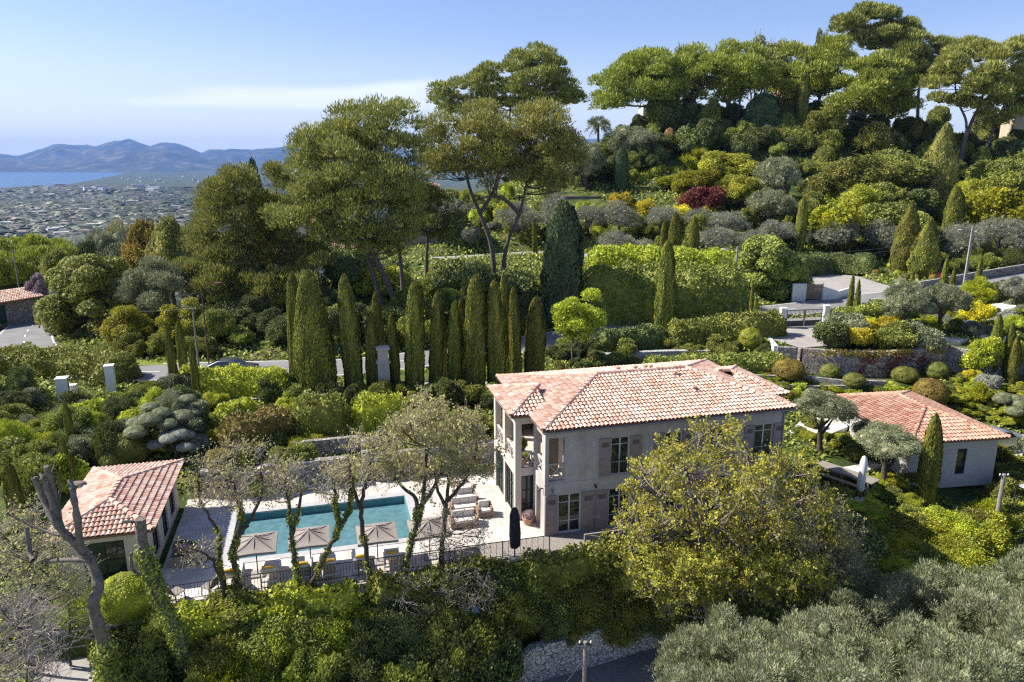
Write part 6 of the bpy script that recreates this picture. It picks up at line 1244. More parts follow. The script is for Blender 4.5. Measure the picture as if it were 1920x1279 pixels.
for k in range(150):
    u = rng.uniform(-25, 14.5); v = -2.45-rng.random()**1.2*5.2
    if -8 < v < -2.4:
        q = uvz(u, v); g = G(q[0], q[1]); dv = -v-2.55
        r = rng.uniform(.85, 1.55); top = .3-dv*.6+rng.uniform(-.35, .3)
        h = max(top-g, 1.2)
        lx = u < -9
        
        pxx, pyy = proj(np.array([q[0], q[1], g+h*.5]))
        if pxx > 930 and (pyy > 1165-(pxx-960)*.24 or v < -3.4): continue
        if pxx < 240 and pyy > 1130: continue
        mats = ['bright', 'bright', 'ivy', 'mid', 'lime'] if lx else (['ivy', 'dark', 'mid', 'ivy', 'dark'] if u < 4 else ['mid', 'bright', 'ivy', 'budgreen'])
        m = mats[rng.integers(len(mats))]
        lb = ('bright leafy bush on the bank below the pool fence', 'bright bushes below the pool fence') if lx else (('dark ivy-clad bush on the steep bank below the deck', 'dark bushes on the bank below the deck') if u < 4 else ('green bush on the bank below the budding tree', 'green bushes below the budding tree'))
        o = shrub(['bush', 'bushfine', 'tree'][rng.integers(3)], m, np.array([q[0], q[1], g]), h, r, 'bank_shrub', lb[0], 'bush', lb[1]); n += 1
for k in range(40):   # bright green shrubs right of the villa deck
    px, py = rng.uniform(1570, 1850), rng.uniform(975, 1100); q = atz(px, py, -2.6-(py-985)*.012); g = G(q[0], q[1]); r = rng.uniform(1., 1.6)
    shrub(['bushfine', 'bush', 'tree'][k % 3], ['bright', 'lime', 'bright', 'mid'][k % 4], np.array([q[0], q[1], min(g, q[2])-.4]), max(q[2]-g, 0)+1.6, r, 'bank_shrub', 'vivid green bush in the thicket left of the wooden pole', 'bush', 'vivid green bushes left of the wooden pole')
for k in range(14):
    px, py = rng.uniform(1500, 1720), rng.uniform(905, 985); q = hit(px, py); shrub('bushfine', ['bright', 'mid', 'lime'][k % 3], q, rng.uniform(.5, .9), rng.uniform(.7, 1.1), 'shrub', 'low clipped green mound in the bed below the guest house', 'shrub', 'low green mounds below the guest house')
for k in range(12):
    px, py = rng.uniform(1845, 1930), rng.uniform(920, 1050); q = hit(px, py); shrub('bush', ['mid', 'ivy', 'dark'][k % 3], q, rng.uniform(1.2, 2.), rng.uniform(.9, 1.4), 'bank_shrub', 'dark green bush beside the wooden pole at the right edge', 'bush', 'dark green bushes beside the wooden pole')
# ------------------------------------------------------------------ olive trees in the foreground
for k, (px, py, Yv, r) in enumerate(((1313,1304,23,1.8),(1417,1274,24.5,2.),(1501,1257,25.5,2.1),(1600,1232,26.5,2.1),(1712,1200,28.5,2.2),(1822,1162,30.5,2.3),(1925,1137,31.5,2.4),(1395,1360,19.5,1.9),(1477,1332,21,1.9),(1588,1307,22.5,2.1),(1715,1282,24,2.2),(1842,1247,26,2.3),(1545,1382,18.5,1.9),(1690,1364,19.5,2.),(1832,1334,21.5,2.1),(1945,1302,23,2.2),(1290,1372,19,1.5),(1950,1222,26.5,2.2))):
    c = atY(px, py, Yv); g = G(c[0], c[1]); h = c[2]+r*1.0-g; t = empty('olive_tree', (c[0], c[1], g), 0, 'feathery grey-green olive tree in the grove filling the lower right corner', 'olive tree', 'olive trees of the lower right grove')
    o = obj('crown', PROTO['olivefluff'][k % 4], t, (0, 0, h-r)); o.scale = (r*1.08, r*1.08, r*.95); o.rotation_euler = (0, 0, rng.uniform(0, 6.28)); setmat(o, LM['olive'])
    o = obj('trunk', TRUNK, t); o.scale = (r*.8, r*.8, h*.5); setmat(o, BARKG)
for px, base, top, w, lb in ((1535,850,735,110,'silvery olive tree between the villa and the guest house'),(1655,920,800,120,'twisted grey olive tree in front of the guest house left wall'),(1625,870,790,60,'small grey olive beside the guest house door')):
    P, h, r = place(px, base, top, w); tree('treeloose' if False else 'olive', 'olive', P, h, r, 'olive_tree', lb, 'olive tree', None, .4)
# ------------------------------------------------------------------ budding deciduous trees
def budtree(name, label, poly, Y, thick, npad, pr, mat, trunks, twigs=26, lpt=6, ls=(.1, .07), tr=.2, bark=BARK, ivy=0., group=None, limbs=True, cat='tree', flat=.85, tmat=TWIG, tw=.009, dens=.38):
    B = pads_in(poly, Y, thick, npad, pr, flat); root = atY(trunks[0][0][0], trunks[0][0][1], Y); g = G(root[0], root[1]); base = np.array([root[0], root[1], min(g, root[2])-.2]); t = empty(name, base, 0, label, cat, group)
    tp = []; AP = []; AR = []; tr_pts = []
    for k, T in enumerate(trunks):
        pts = np.array([atY(q[0], q[1], Y+(q[2] if len(q) > 2 else 0)) for q in T])
        if k == 0 and pts[0][2] > base[2]+.4: pts = np.vstack([base, pts])
        pts = smooth_path(pts, 4); pts[1:] += rng.normal(size=(len(pts)-1, 3))*.025; r0 = tr*(1 if k == 0 else .72); R = np.linspace(r0, r0*.42, len(pts)); tp.append(tube(pts-base, R, 9)); a = len(pts)//3 if k == 0 else 1
        AP += list(pts[a:]); AR += list(R[a:]); tr_pts.append((pts, R))
    AP = np.array(AP); AR = np.array(AR); tws = []; lf = []
    for b in B:
        c = b[:3]; d = np.linalg.norm(AP-c, axis=1)+np.maximum(AP[:, 2]-c[2], 0)*1.2; j = int(np.argmin(d)); s = c-[0, 0, b[5]*.5]
        if limbs and d[j] < 5: tp.append(limb(AP[j]-base, s-base, min(AR[j]*.5, .07), .022, .04))
        for _ in range(max(3, int(twigs*dens))):
            e = rdir(1)[0]; e[2] = abs(e[2])*.9 if rng.random() < .75 else e[2]; q0 = s+rng.normal(size=3)*b[3]*.22; q2 = c+e*b[3:]*rng.uniform(.7, 1.6); q1 = (q0+q2)/2+rng.normal(size=3)*b[3]*.14
            tws.append(tube([q0-base, q1-base, q2-base], [tw*1.3, tw, tw*.5], 3)); m_ = max(1, int(lpt*rng.uniform(.4, 1.5)))
            if lpt: f = rng.random((m_, 1))**.6; lf.append(q1*(1-f)+q2*f+rng.normal(size=(m_, 3))*.07)
            q3 = q1+rng.normal(size=3)*b[3]*.42; tws.append(tube([q1-base, (q1+q3)/2-base+rng.normal(size=3)*.03, q3-base], [tw*.8, tw*.6, tw*.4], 3))
            if lpt: f = rng.random((max(1, m_//2), 1)); lf.append(q1*(1-f)+q3*f+rng.normal(size=(max(1, m_//2), 3))*.06)
    obj('trunk', mesh_data('trunk', tp, bark, True), t); obj('twigs', mesh_data('twigs', tws, tmat), t)
    if lf: Pt = np.concatenate(lf); lv = leafq(Pt-base, rdir(len(Pt)), ls[0], ls[1], .45, .25); obj('leaves', mesh_data('leaves', [lv], LM[mat]), t)
    if ivy:
        pp = []; nn = []
        for pts, R in tr_pts[:2]:
            zt = base[2]+(pts[:, 2].max()-base[2])*ivy
            for p_, q_, r_ in zip(pts[:-1], pts[1:], R[:-1]):
                if p_[2] > zt+rng.normal()*.4: continue
                m_ = int(np.linalg.norm(q_-p_)*330*max(0, min(1, .6+noise2(p_[0]*3, p_[2]*3, 1., 3)*1.6))); f = rng.random((m_, 1)); d_ = rdir(m_); pp.append(p_*(1-f)+q_*f+d_*r_*rng.uniform(1., 1.5, (m_, 1))); nn.append(d_)
        if pp: pp = np.concatenate(pp); nn = np.concatenate(nn); obj('ivy', mesh_data('ivy', [leafq(pp-base, nn, .12, .09, .25, 0)], LM['ivy']), t)
    return t
budtree('oak_tree','budding oak with twin ivy-wrapped stems at the left end of the pool',[(335,905),(350,855),(400,815),(460,800),(512,832),(532,880),(522,935),(480,955),(420,965),(372,962),(338,945)],29,2.2,34,.62,'bud',[[(455,1150),(440,1060),(437,1037),(447,1000),(452,960),(440,925),(430,880)],[(430,1140),(418,1090),(410,1040),(408,997),(393,970),(378,945),(370,900)],[(447,1000),(463,983),(477,960),(492,925),(490,880)],[(412,1060),(385,1040),(355,1026)]],30,5,tr=.14,ivy=.75)
budtree('oak_tree','lower left spray of bare twigs beside the pool house corner',[(345,1010),(380,985),(420,1000),(400,1060),(350,1060),(320,1040)],28.5,.8,9,.5,'bud',[[(425,1130),(408,1070),(385,1040),(350,1025)]],26,1,tr=.09)
budtree('oak_tree','slender ivy-clad trunk in front of the pool, left of the bent one',[(495,925),(505,870),(540,842),(580,860),(590,905),(570,935),(520,945)],29.6,1.4,13,.55,'bud',[[(565,1190),(563,1120),(552,1053),(547,1003),(543,953),(532,900)],[(547,1003),(560,960),(568,910)]],30,4,tr=.15,ivy=.9)
budtree('oak_tree','strongly bent ivy-clad trunk in front of the pool',[(592,925),(598,870),(625,835),(660,830),(672,880),(660,925),(620,940)],29.9,1.4,13,.55,'bud',[[(577,1180),(580,1107),(597,1070),(612,1035),(630,1005),(634,975),(628,940),(625,890)],[(632,990),(650,968),(658,940),(660,890)]],30,4,tr=.15,ivy=.92)
budtree('oak_tree','dark straight trunk in front of the pool, forked high up',[(618,900),(630,840),(660,800),(700,788),(738,810),(752,860),(742,915),(700,935),(650,930)],30.4,1.9,26,.58,'bud',[[(694,1180),(693,1087),(687,1053),(682,1003),(675,958),(662,915),(655,870)],[(677,965),(680,930),(690,890),(700,840)]],34,4,tr=.15,ivy=.45)
budtree('oak_tree','budding oak with a slanting trunk left of the garden sofas',[(700,830),(722,770),(775,742),(835,735),(862,760),(872,820),(866,880),(830,915),(780,925),(730,900),(702,870)],31,2.4,32,.7,'bud',[[(752,1160),(757,1073),(767,1037),(780,987),(790,947),(797,900),(800,840)],[(781,975),(778,935),(757,915),(735,880)],[(790,947),(815,910),(830,870)]],34,13,(.12,.085),tr=.16,ivy=.75)
budtree('oak_tree','budding oak right in front of the garden sofas',[(800,800),(830,750),(880,752),(905,785),(935,850),(932,890),(900,915),(850,925),(810,900)],31.6,2.2,27,.66,'bud',[[(824,1150),(827,1053),(830,1003),(836,953),(840,905),(846,850)],[(836,953),(822,920),(812,880)],[(838,940),(868,905),(890,860)]],34,13,(.12,.085),tr=.14,ivy=.7)
budtree('oak_tree','low sprays of bare twigs hanging below the sofas oak',[(800,960),(830,940),(900,950),(950,985),(940,1030),(880,1060),(800,1055),(780,1000)],30.6,1.2,22,.6,'bud',[[(828,1130),(830,1050),(835,1000)]],22,1,tr=.07)
budtree('shrub','tangle of bare pinkish twigs on the bank below the right pool oaks',[(700,1110),(760,1070),(860,1060),(930,1080),(930,1150),(860,1190),(760,1180),(700,1150)],29.2,1.,26,.6,'bud',[[(820,1230),(820,1170),(815,1110)]],26,2,tr=.08,cat='shrub')
budtree('lime_tree','large spreading tree with fresh yellow-green leaves in front of the villa facade',[(1150,990),(1160,930),(1180,860),(1210,815),(1260,795),(1320,800),(1360,785),(1410,790),(1430,830),(1480,840),(1530,880),(1560,925),(1580,985),(1590,1040),(1540,1060),(1450,1050),(1350,1060),(1250,1050),(1180,1030)],31.2,3.2,112,.78,'budgreen',[[(1330,1110),(1320,1030),(1300,960),(1290,900),(1270,850)],[(1320,1030),(1370,970),(1400,900),(1400,840)],[(1320,1040),(1430,990),(1490,950),(1530,920)],[(1310,1000),(1250,950),(1210,900),(1200,860)]],26,16,(.13,.1),tr=.2,bark=BARKG)
budtree('lime_tree','cascading lower tree with yellow-green leaves over the stone wall at the right centre',[(1160,1060),(1200,1020),(1300,1030),(1400,1040),(1500,1040),(1580,1050),(1560,1110),(1480,1130),(1400,1120),(1330,1130),(1260,1150),(1200,1120)],29.6,2.,88,.66,'budgreen',[[(1330,1190),(1320,1130),(1300,1080)],[(1320,1130),(1400,1090),(1480,1080)],[(1315,1120),(1230,1080),(1200,1060)]],28,16,(.13,.1),tr=.17,bark=BARKG)
budtree('oak_tree','half-leafed brownish tree between the spreading tree and the vivid thicket',[(1480,960),(1530,930),(1600,960),(1620,1010),(1610,1070),(1560,1100),(1490,1090),(1460,1030)],31.,1.8,44,.62,'bud',[[(1545,1150),(1545,1090),(1540,1030)]],30,10,tr=.13)
budtree('shrub','bare tangled thicket at the left edge below the dead tree',[(-20,1290),(-20,1120),(50,1100),(110,1140),(130,1210),(110,1290)],21.5,1.6,40,.6,'bud',[[(60,1330),(50,1260),(40,1180)]],34,0,tr=.06,cat='shrub',tw=.009)
budtree('shrub','twiggy half-leafed bush at the left edge behind the dead tree',[(-20,1130),(-20,960),(40,930),(100,960),(150,1030),(160,1110),(100,1150),(30,1140)],26,2.,56,.62,'bud',[[(60,1230),(60,1150),(60,1050)]],30,5,tr=.1,cat='shrub')
budtree('shrub','leafy half-bare bush left of the pool house door',[(70,1170),(100,1110),(160,1095),(180,1130),(170,1170),(110,1190)],26.5,1.,16,.55,'bright',[[(130,1230),(130,1180),(130,1140)]],26,10,tr=.06,cat='shrub')
def deadtree():
    Y = 24.; limbs = [([(212,1330),(200,1262),(196,1212),(182,1165),(175,1130),(185,1098),(168,1048),(148,1025),(124,1003),(103,978),(84,940),(64,896)],.27,.1),([(112,988),(104,940),(92,890),(86,874)],.13,.08),([(116,995),(100,950),(84,905),(76,888)],.11,.06),([(150,1028),(144,965),(138,930),(131,900)],.13,.085),([(170,1052),(140,1050),(75,1052)],.1,.06),([(62,1050),(56,1035),(50,988)],.09,.07),([(112,1004),(70,990),(12,963)],.055,.025),([(108,960),(112,920),(108,892)],.05,.02),([(88,900),(100,880),(104,866)],.04,.02),([(185,1150),(165,1180),(150,1200)],.03,.01)]
    base = atY(212, 1330, Y); g = G(base[0], base[1]); t = empty('dead_tree', (base[0], base[1], min(g, base[2])), 0, 'tall pollarded dead tree with sawn-off limbs at the lower left', 'dead tree'); o0 = np.array([base[0], base[1], min(g, base[2])]); tp = []
    for k, (L_, a, b) in enumerate(limbs):
        pts = np.array([atY(x, y, Y+.25*sin(i*1.3+k)) for i, (x, y) in enumerate(L_)])
        if k == 0: pts = np.vstack([o0-[0, 0, .3], pts])
        pts = smooth_path(pts, 5); n_ = len(pts); R = np.linspace(a, b, n_)*(1+.1*np.sin(np.arange(n_)*1.7)); V, Fc = tube(pts-o0, R, 11); V += rng.normal(size=V.shape)*.012; tp.append((V, Fc)); tp.append((V[-11:], np.array([list(range(11))])))
    obj('trunk', mesh_data('trunk', tp, BARKG, True), t)
    pts = np.array([atY(x, y, Y) for x, y in ((212,1330),(200,1262),(196,1212))]); pp = []; nn = []
    for p_, q_ in zip(pts[:-1], pts[1:]): f = rng.random((900, 1)); d_ = rdir(900); pp.append(p_*(1-f)+q_*f+d_*rng.uniform(.27, .5, (900, 1))); nn.append(d_)
    obj('ivy', mesh_data('ivy', [leafq(np.concatenate(pp)-o0, np.concatenate(nn), .12, .09, .3)], LM['ivy']), t)
    Y = 26.5; base = atY(345, 1235, Y); o0 = np.array([base[0], base[1], min(G(base[0], base[1]), base[2])]); t = empty('tree_stump', o0, 0, 'tall ivy-wrapped pollarded stump in front of the pool house corner', 'dead tree'); tp = []
    for k, (L_, a, b) in enumerate((([(345,1235),(333,1193),(300,1120),(284,1077),(269,1030),(263,973)],.26,.2),([(266,985),(250,978),(229,978)],.06,.045),([(280,1080),(262,1075),(248,1066),(245,1036)],.1,.05))):
        pts = smooth_path(np.array([atY(x, y, Y+(.0 if k == 0 else -.1*i)) for i, (x, y) in enumerate(L_)]), 5); 
        if k == 0: pts = np.vstack([o0-[0, 0, .3], pts])
        V, Fc = tube(pts-o0, np.linspace(a, b, len(pts)), 11); V += rng.normal(size=V.shape)*.01; tp += [(V, Fc), (V[-11:], np.array([list(range(11))]))]
        if k == 0: main = pts
    obj('trunk', mesh_data('trunk', tp, BARKG, True), t); pp = []; nn = []
    for p_, q_ in zip(main[:-6], main[1:-5]): m_ = int(np.linalg.norm(q_-p_)*700); f = rng.random((m_, 1)); d_ = rdir(m_); pp.append(p_*(1-f)+q_*f+d_*rng.uniform(.24, .42, (m_, 1))); nn.append(d_)
    obj('ivy', mesh_data('ivy', [leafq(np.concatenate(pp)-o0, np.concatenate(nn), .12, .09, .3)], LM['ivy']), t)
deadtree()
# ------------------------------------------------------------------ walls of the setting
def pz(px, py, z): return atz(px, py, z)
RW = wallpx([pz(1502,696,1.05), pz(1570,702,1.05), pz(1640,703,1.05), pz(1710,699,1.05), pz(1770,691,1.05)], 3.15, .4, .5, STONEP, 'tall pinkish stone retaining wall with red creeper, right of the gate driveway')
def creeper():
    P = [pz(1502,696,1.05), pz(1570,702,1.05), pz(1640,703,1.05), pz(1710,699,1.05), pz(1770,691,1.05)]; A = np.array(P); seg = np.linspace(0, 1, 5)
    for mat, lb, f0, f1, z0, z1, n in (('red', 'dark red creeper trailing on the pinkish stone wall', .38, .86, 1.1, 3.1, 1100), ('ochre', 'green-ochre creeper hanging over the top of the pinkish stone wall', .02, .95, 2.75, 3.3, 800)):
        f = rng.uniform(f0, f1, n); z = rng.uniform(z0, z1, n); keep = noise2(f*30, z*3, 1.3, 5)+rng.normal(size=n)*.12 > (-.02 if mat == 'red' else -.15); f, z = f[keep], z[keep]
        pt = np.stack([np.interp(f, seg, A[:, 0]), np.interp(f, seg, A[:, 1])-.3-rng.random(len(f))*.1, z], -1); o0 = A[0]; obj('creeper', mesh_data('creeper', [leafq(pt-o0, np.tile([0, -1., .2], (len(f), 1)), .2, .14, .3)], LM[mat]), None, o0, lb, 'creeper')
creeper()
wallpx([pz(1774,692,1.05), pz(1840,704,1.05), pz(1880,702,1.1), pz(1990,694,1.2)], 3.1, .4, .45, STONE, 'grey stone retaining wall behind the three cypresses')
wallpx([pz(1499,690,1.2), pz(1497,655,3.)], 3.1, .6, .4, STONEP, 'short return of the pinkish wall at the driveway edge'); wallpx([pz(1436,628,2.95), pz(1455,652,2.95)], 3.12, .8, .35, WHITE, 'white parapet at the left edge of the gate driveway'); wallpx([pz(1458,653,2.95), pz(1496,655,2.95)], 3.1, .6, .35, STONE, 'small grey stone wall closing the gate driveway')
EU = np.array([0, 0, .42])
wallpx([hit(1405,712)+EU, hit(1500,716)+EU, hit(1580,722)+EU, hit(1660,726)+EU], 0, -.3, .3, STONE, 'low stone terrace edging behind the villa, upper one'); wallpx([hit(1420,728)+EU, hit(1520,734)+EU, hit(1600,738)+EU], 0, -.5, .3, STONE, 'low stone terrace edging behind the villa, lower one')
wallpx([np.array([*hit(1118,676)[:2], 2.]), np.array([*hit(1190,674)[:2], 2.1]), np.array([*hit(1255,672)[:2], 2.1]), np.array([*hit(1335,668)[:2], 2.2])], 0, .4, .6, STONEB, 'whitish rubble wall in the shade above the villa roof')
wallpx([np.array([*hit(352,742)[:2], 1.75]), np.array([*hit(410,752)[:2], 1.75]), np.array([*hit(480,756)[:2], 1.8]), np.array([*hit(548,752)[:2], 1.8])], 0, .4, .35, STONE, 'low curved stone wall in the left garden under the roadside hedge')
wallpx([atY(1055,368,136.5), atY(1120,368,136), atY(1212,369,135)], 0, 9, .5, surf('dark_concrete', [(.1,.1,.1),(.16,.155,.15)], .6), 'long grey retaining wall of the upper sun terrace')
wallpx([pz(1740,549,3.3)+[0,2.2,1.0], pz(1850,530,3.4)+[0,2.2,1.1], pz(1960,512,3.6)+[0,2.2,1.2]], 0, 2.6, .4, STONE, 'roadside stone wall at the right edge, behind the concrete pole')
wallpx([pz(1800,612,3.35)+[0,0,.5], pz(1700,612,3.3)+[0,0,.5]], 0, 2.6, .3, STONE, 'low stone edging behind the round olive tree')
wallpx([atY(1110,335,147)+[0,0,1.2], atY(1230,330,150)+[0,0,1.2]], 0, 12, .4, STONE, 'dark garden wall behind the pointed cypress on the upper terrace')
wallpx([atz(925,1310,-4.6)+[0,0,1.4], atz(1000,1262,-4.6)+[0,0,1.5], atz(1120,1228,-4.6)+[0,0,1.5], atz(1215,1200,-4.6)+[0,0,1.5], atz(1310,1165,-4.6)+[0,0,1.4]], 0, -6., .4, STONEB, 'rough grey stone wall along the lower lane at the bottom')
wallpx([atz(150,1330,-1.6)+[0,0,.12], atz(187,1240,-1.6)+[0,0,.12]], 0, -3, .2, CONC, 'concrete kerb at the edge of the lower left path')
# garden stairs on the right and path
def right_steps():
    P = pz(1880, 640, 3.2); s = empty('stone_stairs', P, radians(12), 'pale stone stairs climbing to the road at the right edge', 'stairs')
    for k in range(8): MB().box((-1.2-k*.12, k*.5, -.2), (1.2-k*.12, k*.5+.5, .1+k*.14)).build('step', STUCCOL, s)
right_steps()
path_flat([(1830,592),(1860,570),(1905,566),(1905,580),(1870,596)], 4.1, PAVE, 'path', 1.2)
path_flat([(1740,622),(1800,618),(1840,628),(1800,640),(1750,638)], 3.3, PAVE, 'path', .4)
path_flat([(770,716),(850,712),(960,716),(960,735),(760,745)], 1.5, CONC, 'path', .5)
# ------------------------------------------------------------------ gates, piers, garage
def gate(P0, P1, h, label, leaves=2, solid=.35, mat=IRON):
    P0 = np.array(P0, float); P1 = np.array(P1, float); d = P1-P0; L = np.hypot(d[0], d[1]); o = empty('gate', P0, math.atan2(d[1], d[0]), label, 'gate')
    for k in range(leaves):
        a = L*k/leaves+.03; b = L*(k+1)/leaves-.03; m = MB(); m.box((a, -.03, .05), (a+.07, .03, h)); m.box((b-.07, -.03, .05), (b, .03, h)); m.box((a+.07, -.025, h-.1), (b-.07, .025, h-.03)); m.box((a+.07, -.025, .05), (b-.07, .025, h*solid))
        for q in np.arange(a+.18, b-.1, .14): m.box((q, -.012, h*solid), (q+.03, .012, h-.1))
        m.build('leaf', mat, o)
def pier(P, w, h, label, mat=WHITE, rz=0.):
    o = MB().box((-w/2, -w/2, -.5), (w/2, w/2, h)).build('gate_pier', mat, loc=P, label=label, cat='gate pier'); o.rotation_euler = (0, 0, rz); MB().box((-w/2-.05, -w/2-.05, h), (w/2+.05, w/2+.05, h+.08)).build('cap', mat, o); return o
g0, g1 = pz(1473,614,3.02), pz(1540,611,3.02)
gate(g0, g1, 1.75, 'dark grey double metal gate with vertical bars beside the road', 2, .36, surf('gate_grey', [(.06,.065,.08),(.08,.085,.1)], 3, .5)); pier(g0+[-.35,0,0], .55, 1.9, 'white gate pier left of the grey metal gate'); pier(g1+[.35,0,0], .5, 2.0, 'white gate pier right of the grey metal gate')
a, b = hit(211,738), hit(121,745); b = atz(121, 746, a[2]); pier(a, .62, 2.25, 'tall white gate pier at the end of the thick dark hedge', rz=.3); pier(b, .75, 1.6, 'shorter white capped gate pier left of the iron fence', rz=.3); pier(atz(139,745,a[2]-.3), .5, 1.0, 'small white pier in front of the left gate', rz=.3); rail(b+[.4,.1,0], a+[-.35,0,0], 1.5, 'black iron bar fence strung between the two white gate piers', .16)
c = hit(721, 748); c = atz(721, 742, 1.3)
o = empty('stone_gate_pier', c, TH, 'carved stone gate pier standing among the clipped cypresses', 'gate pier'); MB().box((-.42, -.42, -.3), (.42, .42, 2.7)).build('shaft', STUCCOL, o); MB().box((-.52, -.52, 2.7), (.52, .52, 2.86)).build('cornice', STUCCOL, o); MB().box((-.38, -.38, 2.86), (.38, .38, 3.75)).build('upper_block', STUCCOL, o); MB().box((-.5, -.5, 3.75), (.5, .5, 3.9)).build('cap', STUCCOL, o)
def garage():
    P = atz(-38, 616, -.6); an = radians(62); g = empty('garage', P, an, 'low stone garage with tiled lean-to roof and green door at the left edge', 'garage')
    b = MB(); wall_open(b, 'u', -3, 7.2, -.5, 2.7, 0, .4, [(.6, 3.2, .0, 2.3), (-2.4, .1, 0, 2.3)]); b.box((6.8, .4, -.5), (7.2, 6, 3.2)); b.box((-3, 5.6, -.5), (6.8, 6, 3.2)); b.build('wall', STONEP, g)
    dm = surf('green_door', [(.02,.04,.03),(.035,.06,.045)], 3, .6); MB().box((.6, .12, .0), (3.2, .18, 2.3)).build('door', dm, g); MB().box((-2.4, .12, .0), (.1, .18, 2.3)).build('door', dm, g)
    roof(g, [(-3.3, -.6, 2.78), (7.5, -.6, 2.78), (7.5, 2.8, 3.6), (-3.3, 2.8, 3.6)], [], [[0, 1, 2, 3]], TILE, sx=.3, sy=.45)
garage()
def wallgate():
    a, b = pz(1480, 563, 2.98), pz(1500, 563, 2.98)
    wallpx([pz(1484,562,2.98), pz(1509,562,2.98)], 4.9, 2.4, .3, WHITE, 'white rendered wall left of the slatted wooden gate'); o = empty('wooden_gate', pz(1510,562,2.98), math.atan2(.2, 3), 'slatted brown wooden gate set in the white wall by the forecourt', 'gate')
    m = MB()
    for k in range(11): m.box((0, -.04, .08+k*.16), (1.95, .04, .08+k*.16+.14))
    m.build('boards', WOODB, o); MB().box((-.08, -.06, 0), (-.002, .06, 1.95)).build('post', WHITE, o); MB().box((1.955, -.06, 0), (2.04, .06, 1.95)).build('post', WHITE, o)
    wallpx([pz(1541,562,2.98)+[0,0,1.6], pz(1570,560,2.98)+[0,0,.9], pz(1592,550,2.98)+[0,0,.7]], 0, 2.4, .28, WHITE, 'low white wall sweeping from the wooden gate to the forecourt')
wallgate()
# hill houses
def simple_house(px, base, Y, w, d, h, wall, label, rz=0., roofh=1., win=2, drop=5):
    q = atY(px, base, Y); o = empty('hill_house', (q[0], Y, q[2]), rz, label, 'house'); b = MB(); ops = [(-w/2+w*(k+.5)/win-.5, -w/2+w*(k+.5)/win+.5, .9, 2.2) for k in range(win)]
    wall_open(b, 'u', -w/2, w/2, -drop, h, -d/2, .3, ops); b.box((-w/2, d/2-.3, -drop), (w/2, d/2, h)); b.box((-w/2, -d/2+.3, -drop), (-w/2+.3, d/2-.3, h)); b.box((w/2-.3, -d/2+.3, -drop), (w/2, d/2-.3, h)); b.build('wall', wall, o)
    for a_ in ops: window(o, *a_, -d/2, 'window', 2, (.5,), WHITE, .08)
    MB().box((-w/2+.3, -d/2+.8, 0), (w/2-.3, -d/2+.9, h-.1)).build('interior', ROOM, o)
    if roofh: e = .5; hh = d/2+e; roof(o, [(-w/2-e, -d/2-e, h+.02), (w/2+e, -d/2-e, h+.02), (w/2+e, d/2+e, h+.02), (-w/2-e, d/2+e, h+.02)], [(-w/2-e+hh, 0, h+roofh), (w/2+e-hh, 0, h+roofh)], [[0, 1, 5, 4], [1, 2, 5], [2, 3, 4, 5], [3, 0, 4]], TILER, sx=.35, sy=.5)
    else: MB().box((-w/2-.3, -d/2-.3, h), (w/2+.3, d/2+.3, h+.3)).build('roof', WHITE, o)
simple_house(1240,222,182,10,7,2.6,WHITE,'white flat-roofed house glimpsed under the umbrella pines',0,0,3); simple_house(1458,212,178,10,7,3.,surf('orange_wall',[(.42,.17,.08),(.5,.23,.12)],1,.9),'orange house with tiled roof behind the slender hilltop cypress',.2,1.4,3)
simple_house(1912,238,158,5,5,3.,surf('tan_wall',[(.42,.34,.24),(.5,.42,.31)],1,.9),'tan stone house at the right edge under the golden pine',-.1,1.3,3); simple_house(778,452,116,7,8,8.5,surf('mauve_wall',[(.3,.25,.23),(.38,.32,.3)],1,.9),'tall shaded house with tiled roof half hidden behind the leaning pine',.1,1.5,2); simple_house(600,520,112,12,7,4.,WHITE,'pale house glimpsed through the pine trunks at the left',.1,1.2,3)
simple_house(540,455,128,10,7,3.5,STUCCOL,'pale low house glimpsed between the left pines',.1,1.,2)
# ------------------------------------------------------------------ poles, lamps, wires
def lamp(px, base, top, label, arm=(1.6, .35), mat=None, r=.07, head='cobra', Y=None, concrete=False):
    P = hit(px, base) if Y is None else np.array([atY(px, base, Y)[0], Y, G(atY(px, base, Y)[0], Y)]); q = atY(px, top, P[1]); h = q[2]-P[2]; o = empty('street_lamp', P, 0, label, 'street lamp'); mat = mat or IRON
    if concrete: m = MB(); m.add([(-.17,-.12,0),(.17,-.12,0),(.17,.12,0),(-.17,.12,0),(-.09,-.07,h),(.09,-.07,h),(.09,.07,h),(-.09,.07,h)], [[0,3,2,1],[4,5,6,7],[0,1,5,4],[1,2,6,5],[2,3,7,6],[3,0,4,7]]); m.build('pole', CONC, o)
    else: MB().tube([(0, 0, 0), (0, 0, h)], [r, r*.6], 8).build('pole', mat, o)
    s = np.sign(arm[0]); z0 = h-.5 if concrete else h; MB().tube(smooth_path([(0, 0, z0-.25), (arm[0]*.4, 0, z0+arm[1]*.7), (arm[0], 0, z0+arm[1])], 4), .03, 6).build('arm', mat, o)
    m = MB(); m.lathe([(0, -.1), (.13, -.08), (.16, 0), (.1, .07), (0, .09)], n=10); m.p = [(V*[2.2, .9, 1]+[arm[0]+s*.2, 0, z0+arm[1]+.02], F_) for V, F_ in m.p]; m.build('lamp_head', surf('lamp_head_%d' % px, [(.35,.36,.38),(.5,.5,.52)], 3, .4) if concrete else mat, o); return P, h
RUST = surf('rusty_metal', [(.1,.05,.035),(.16,.085,.06)], 6, .8)
lamp(392, 684, 538, 'rust-brown curved street lamp on the left road verge', (1.4, .35), RUST)
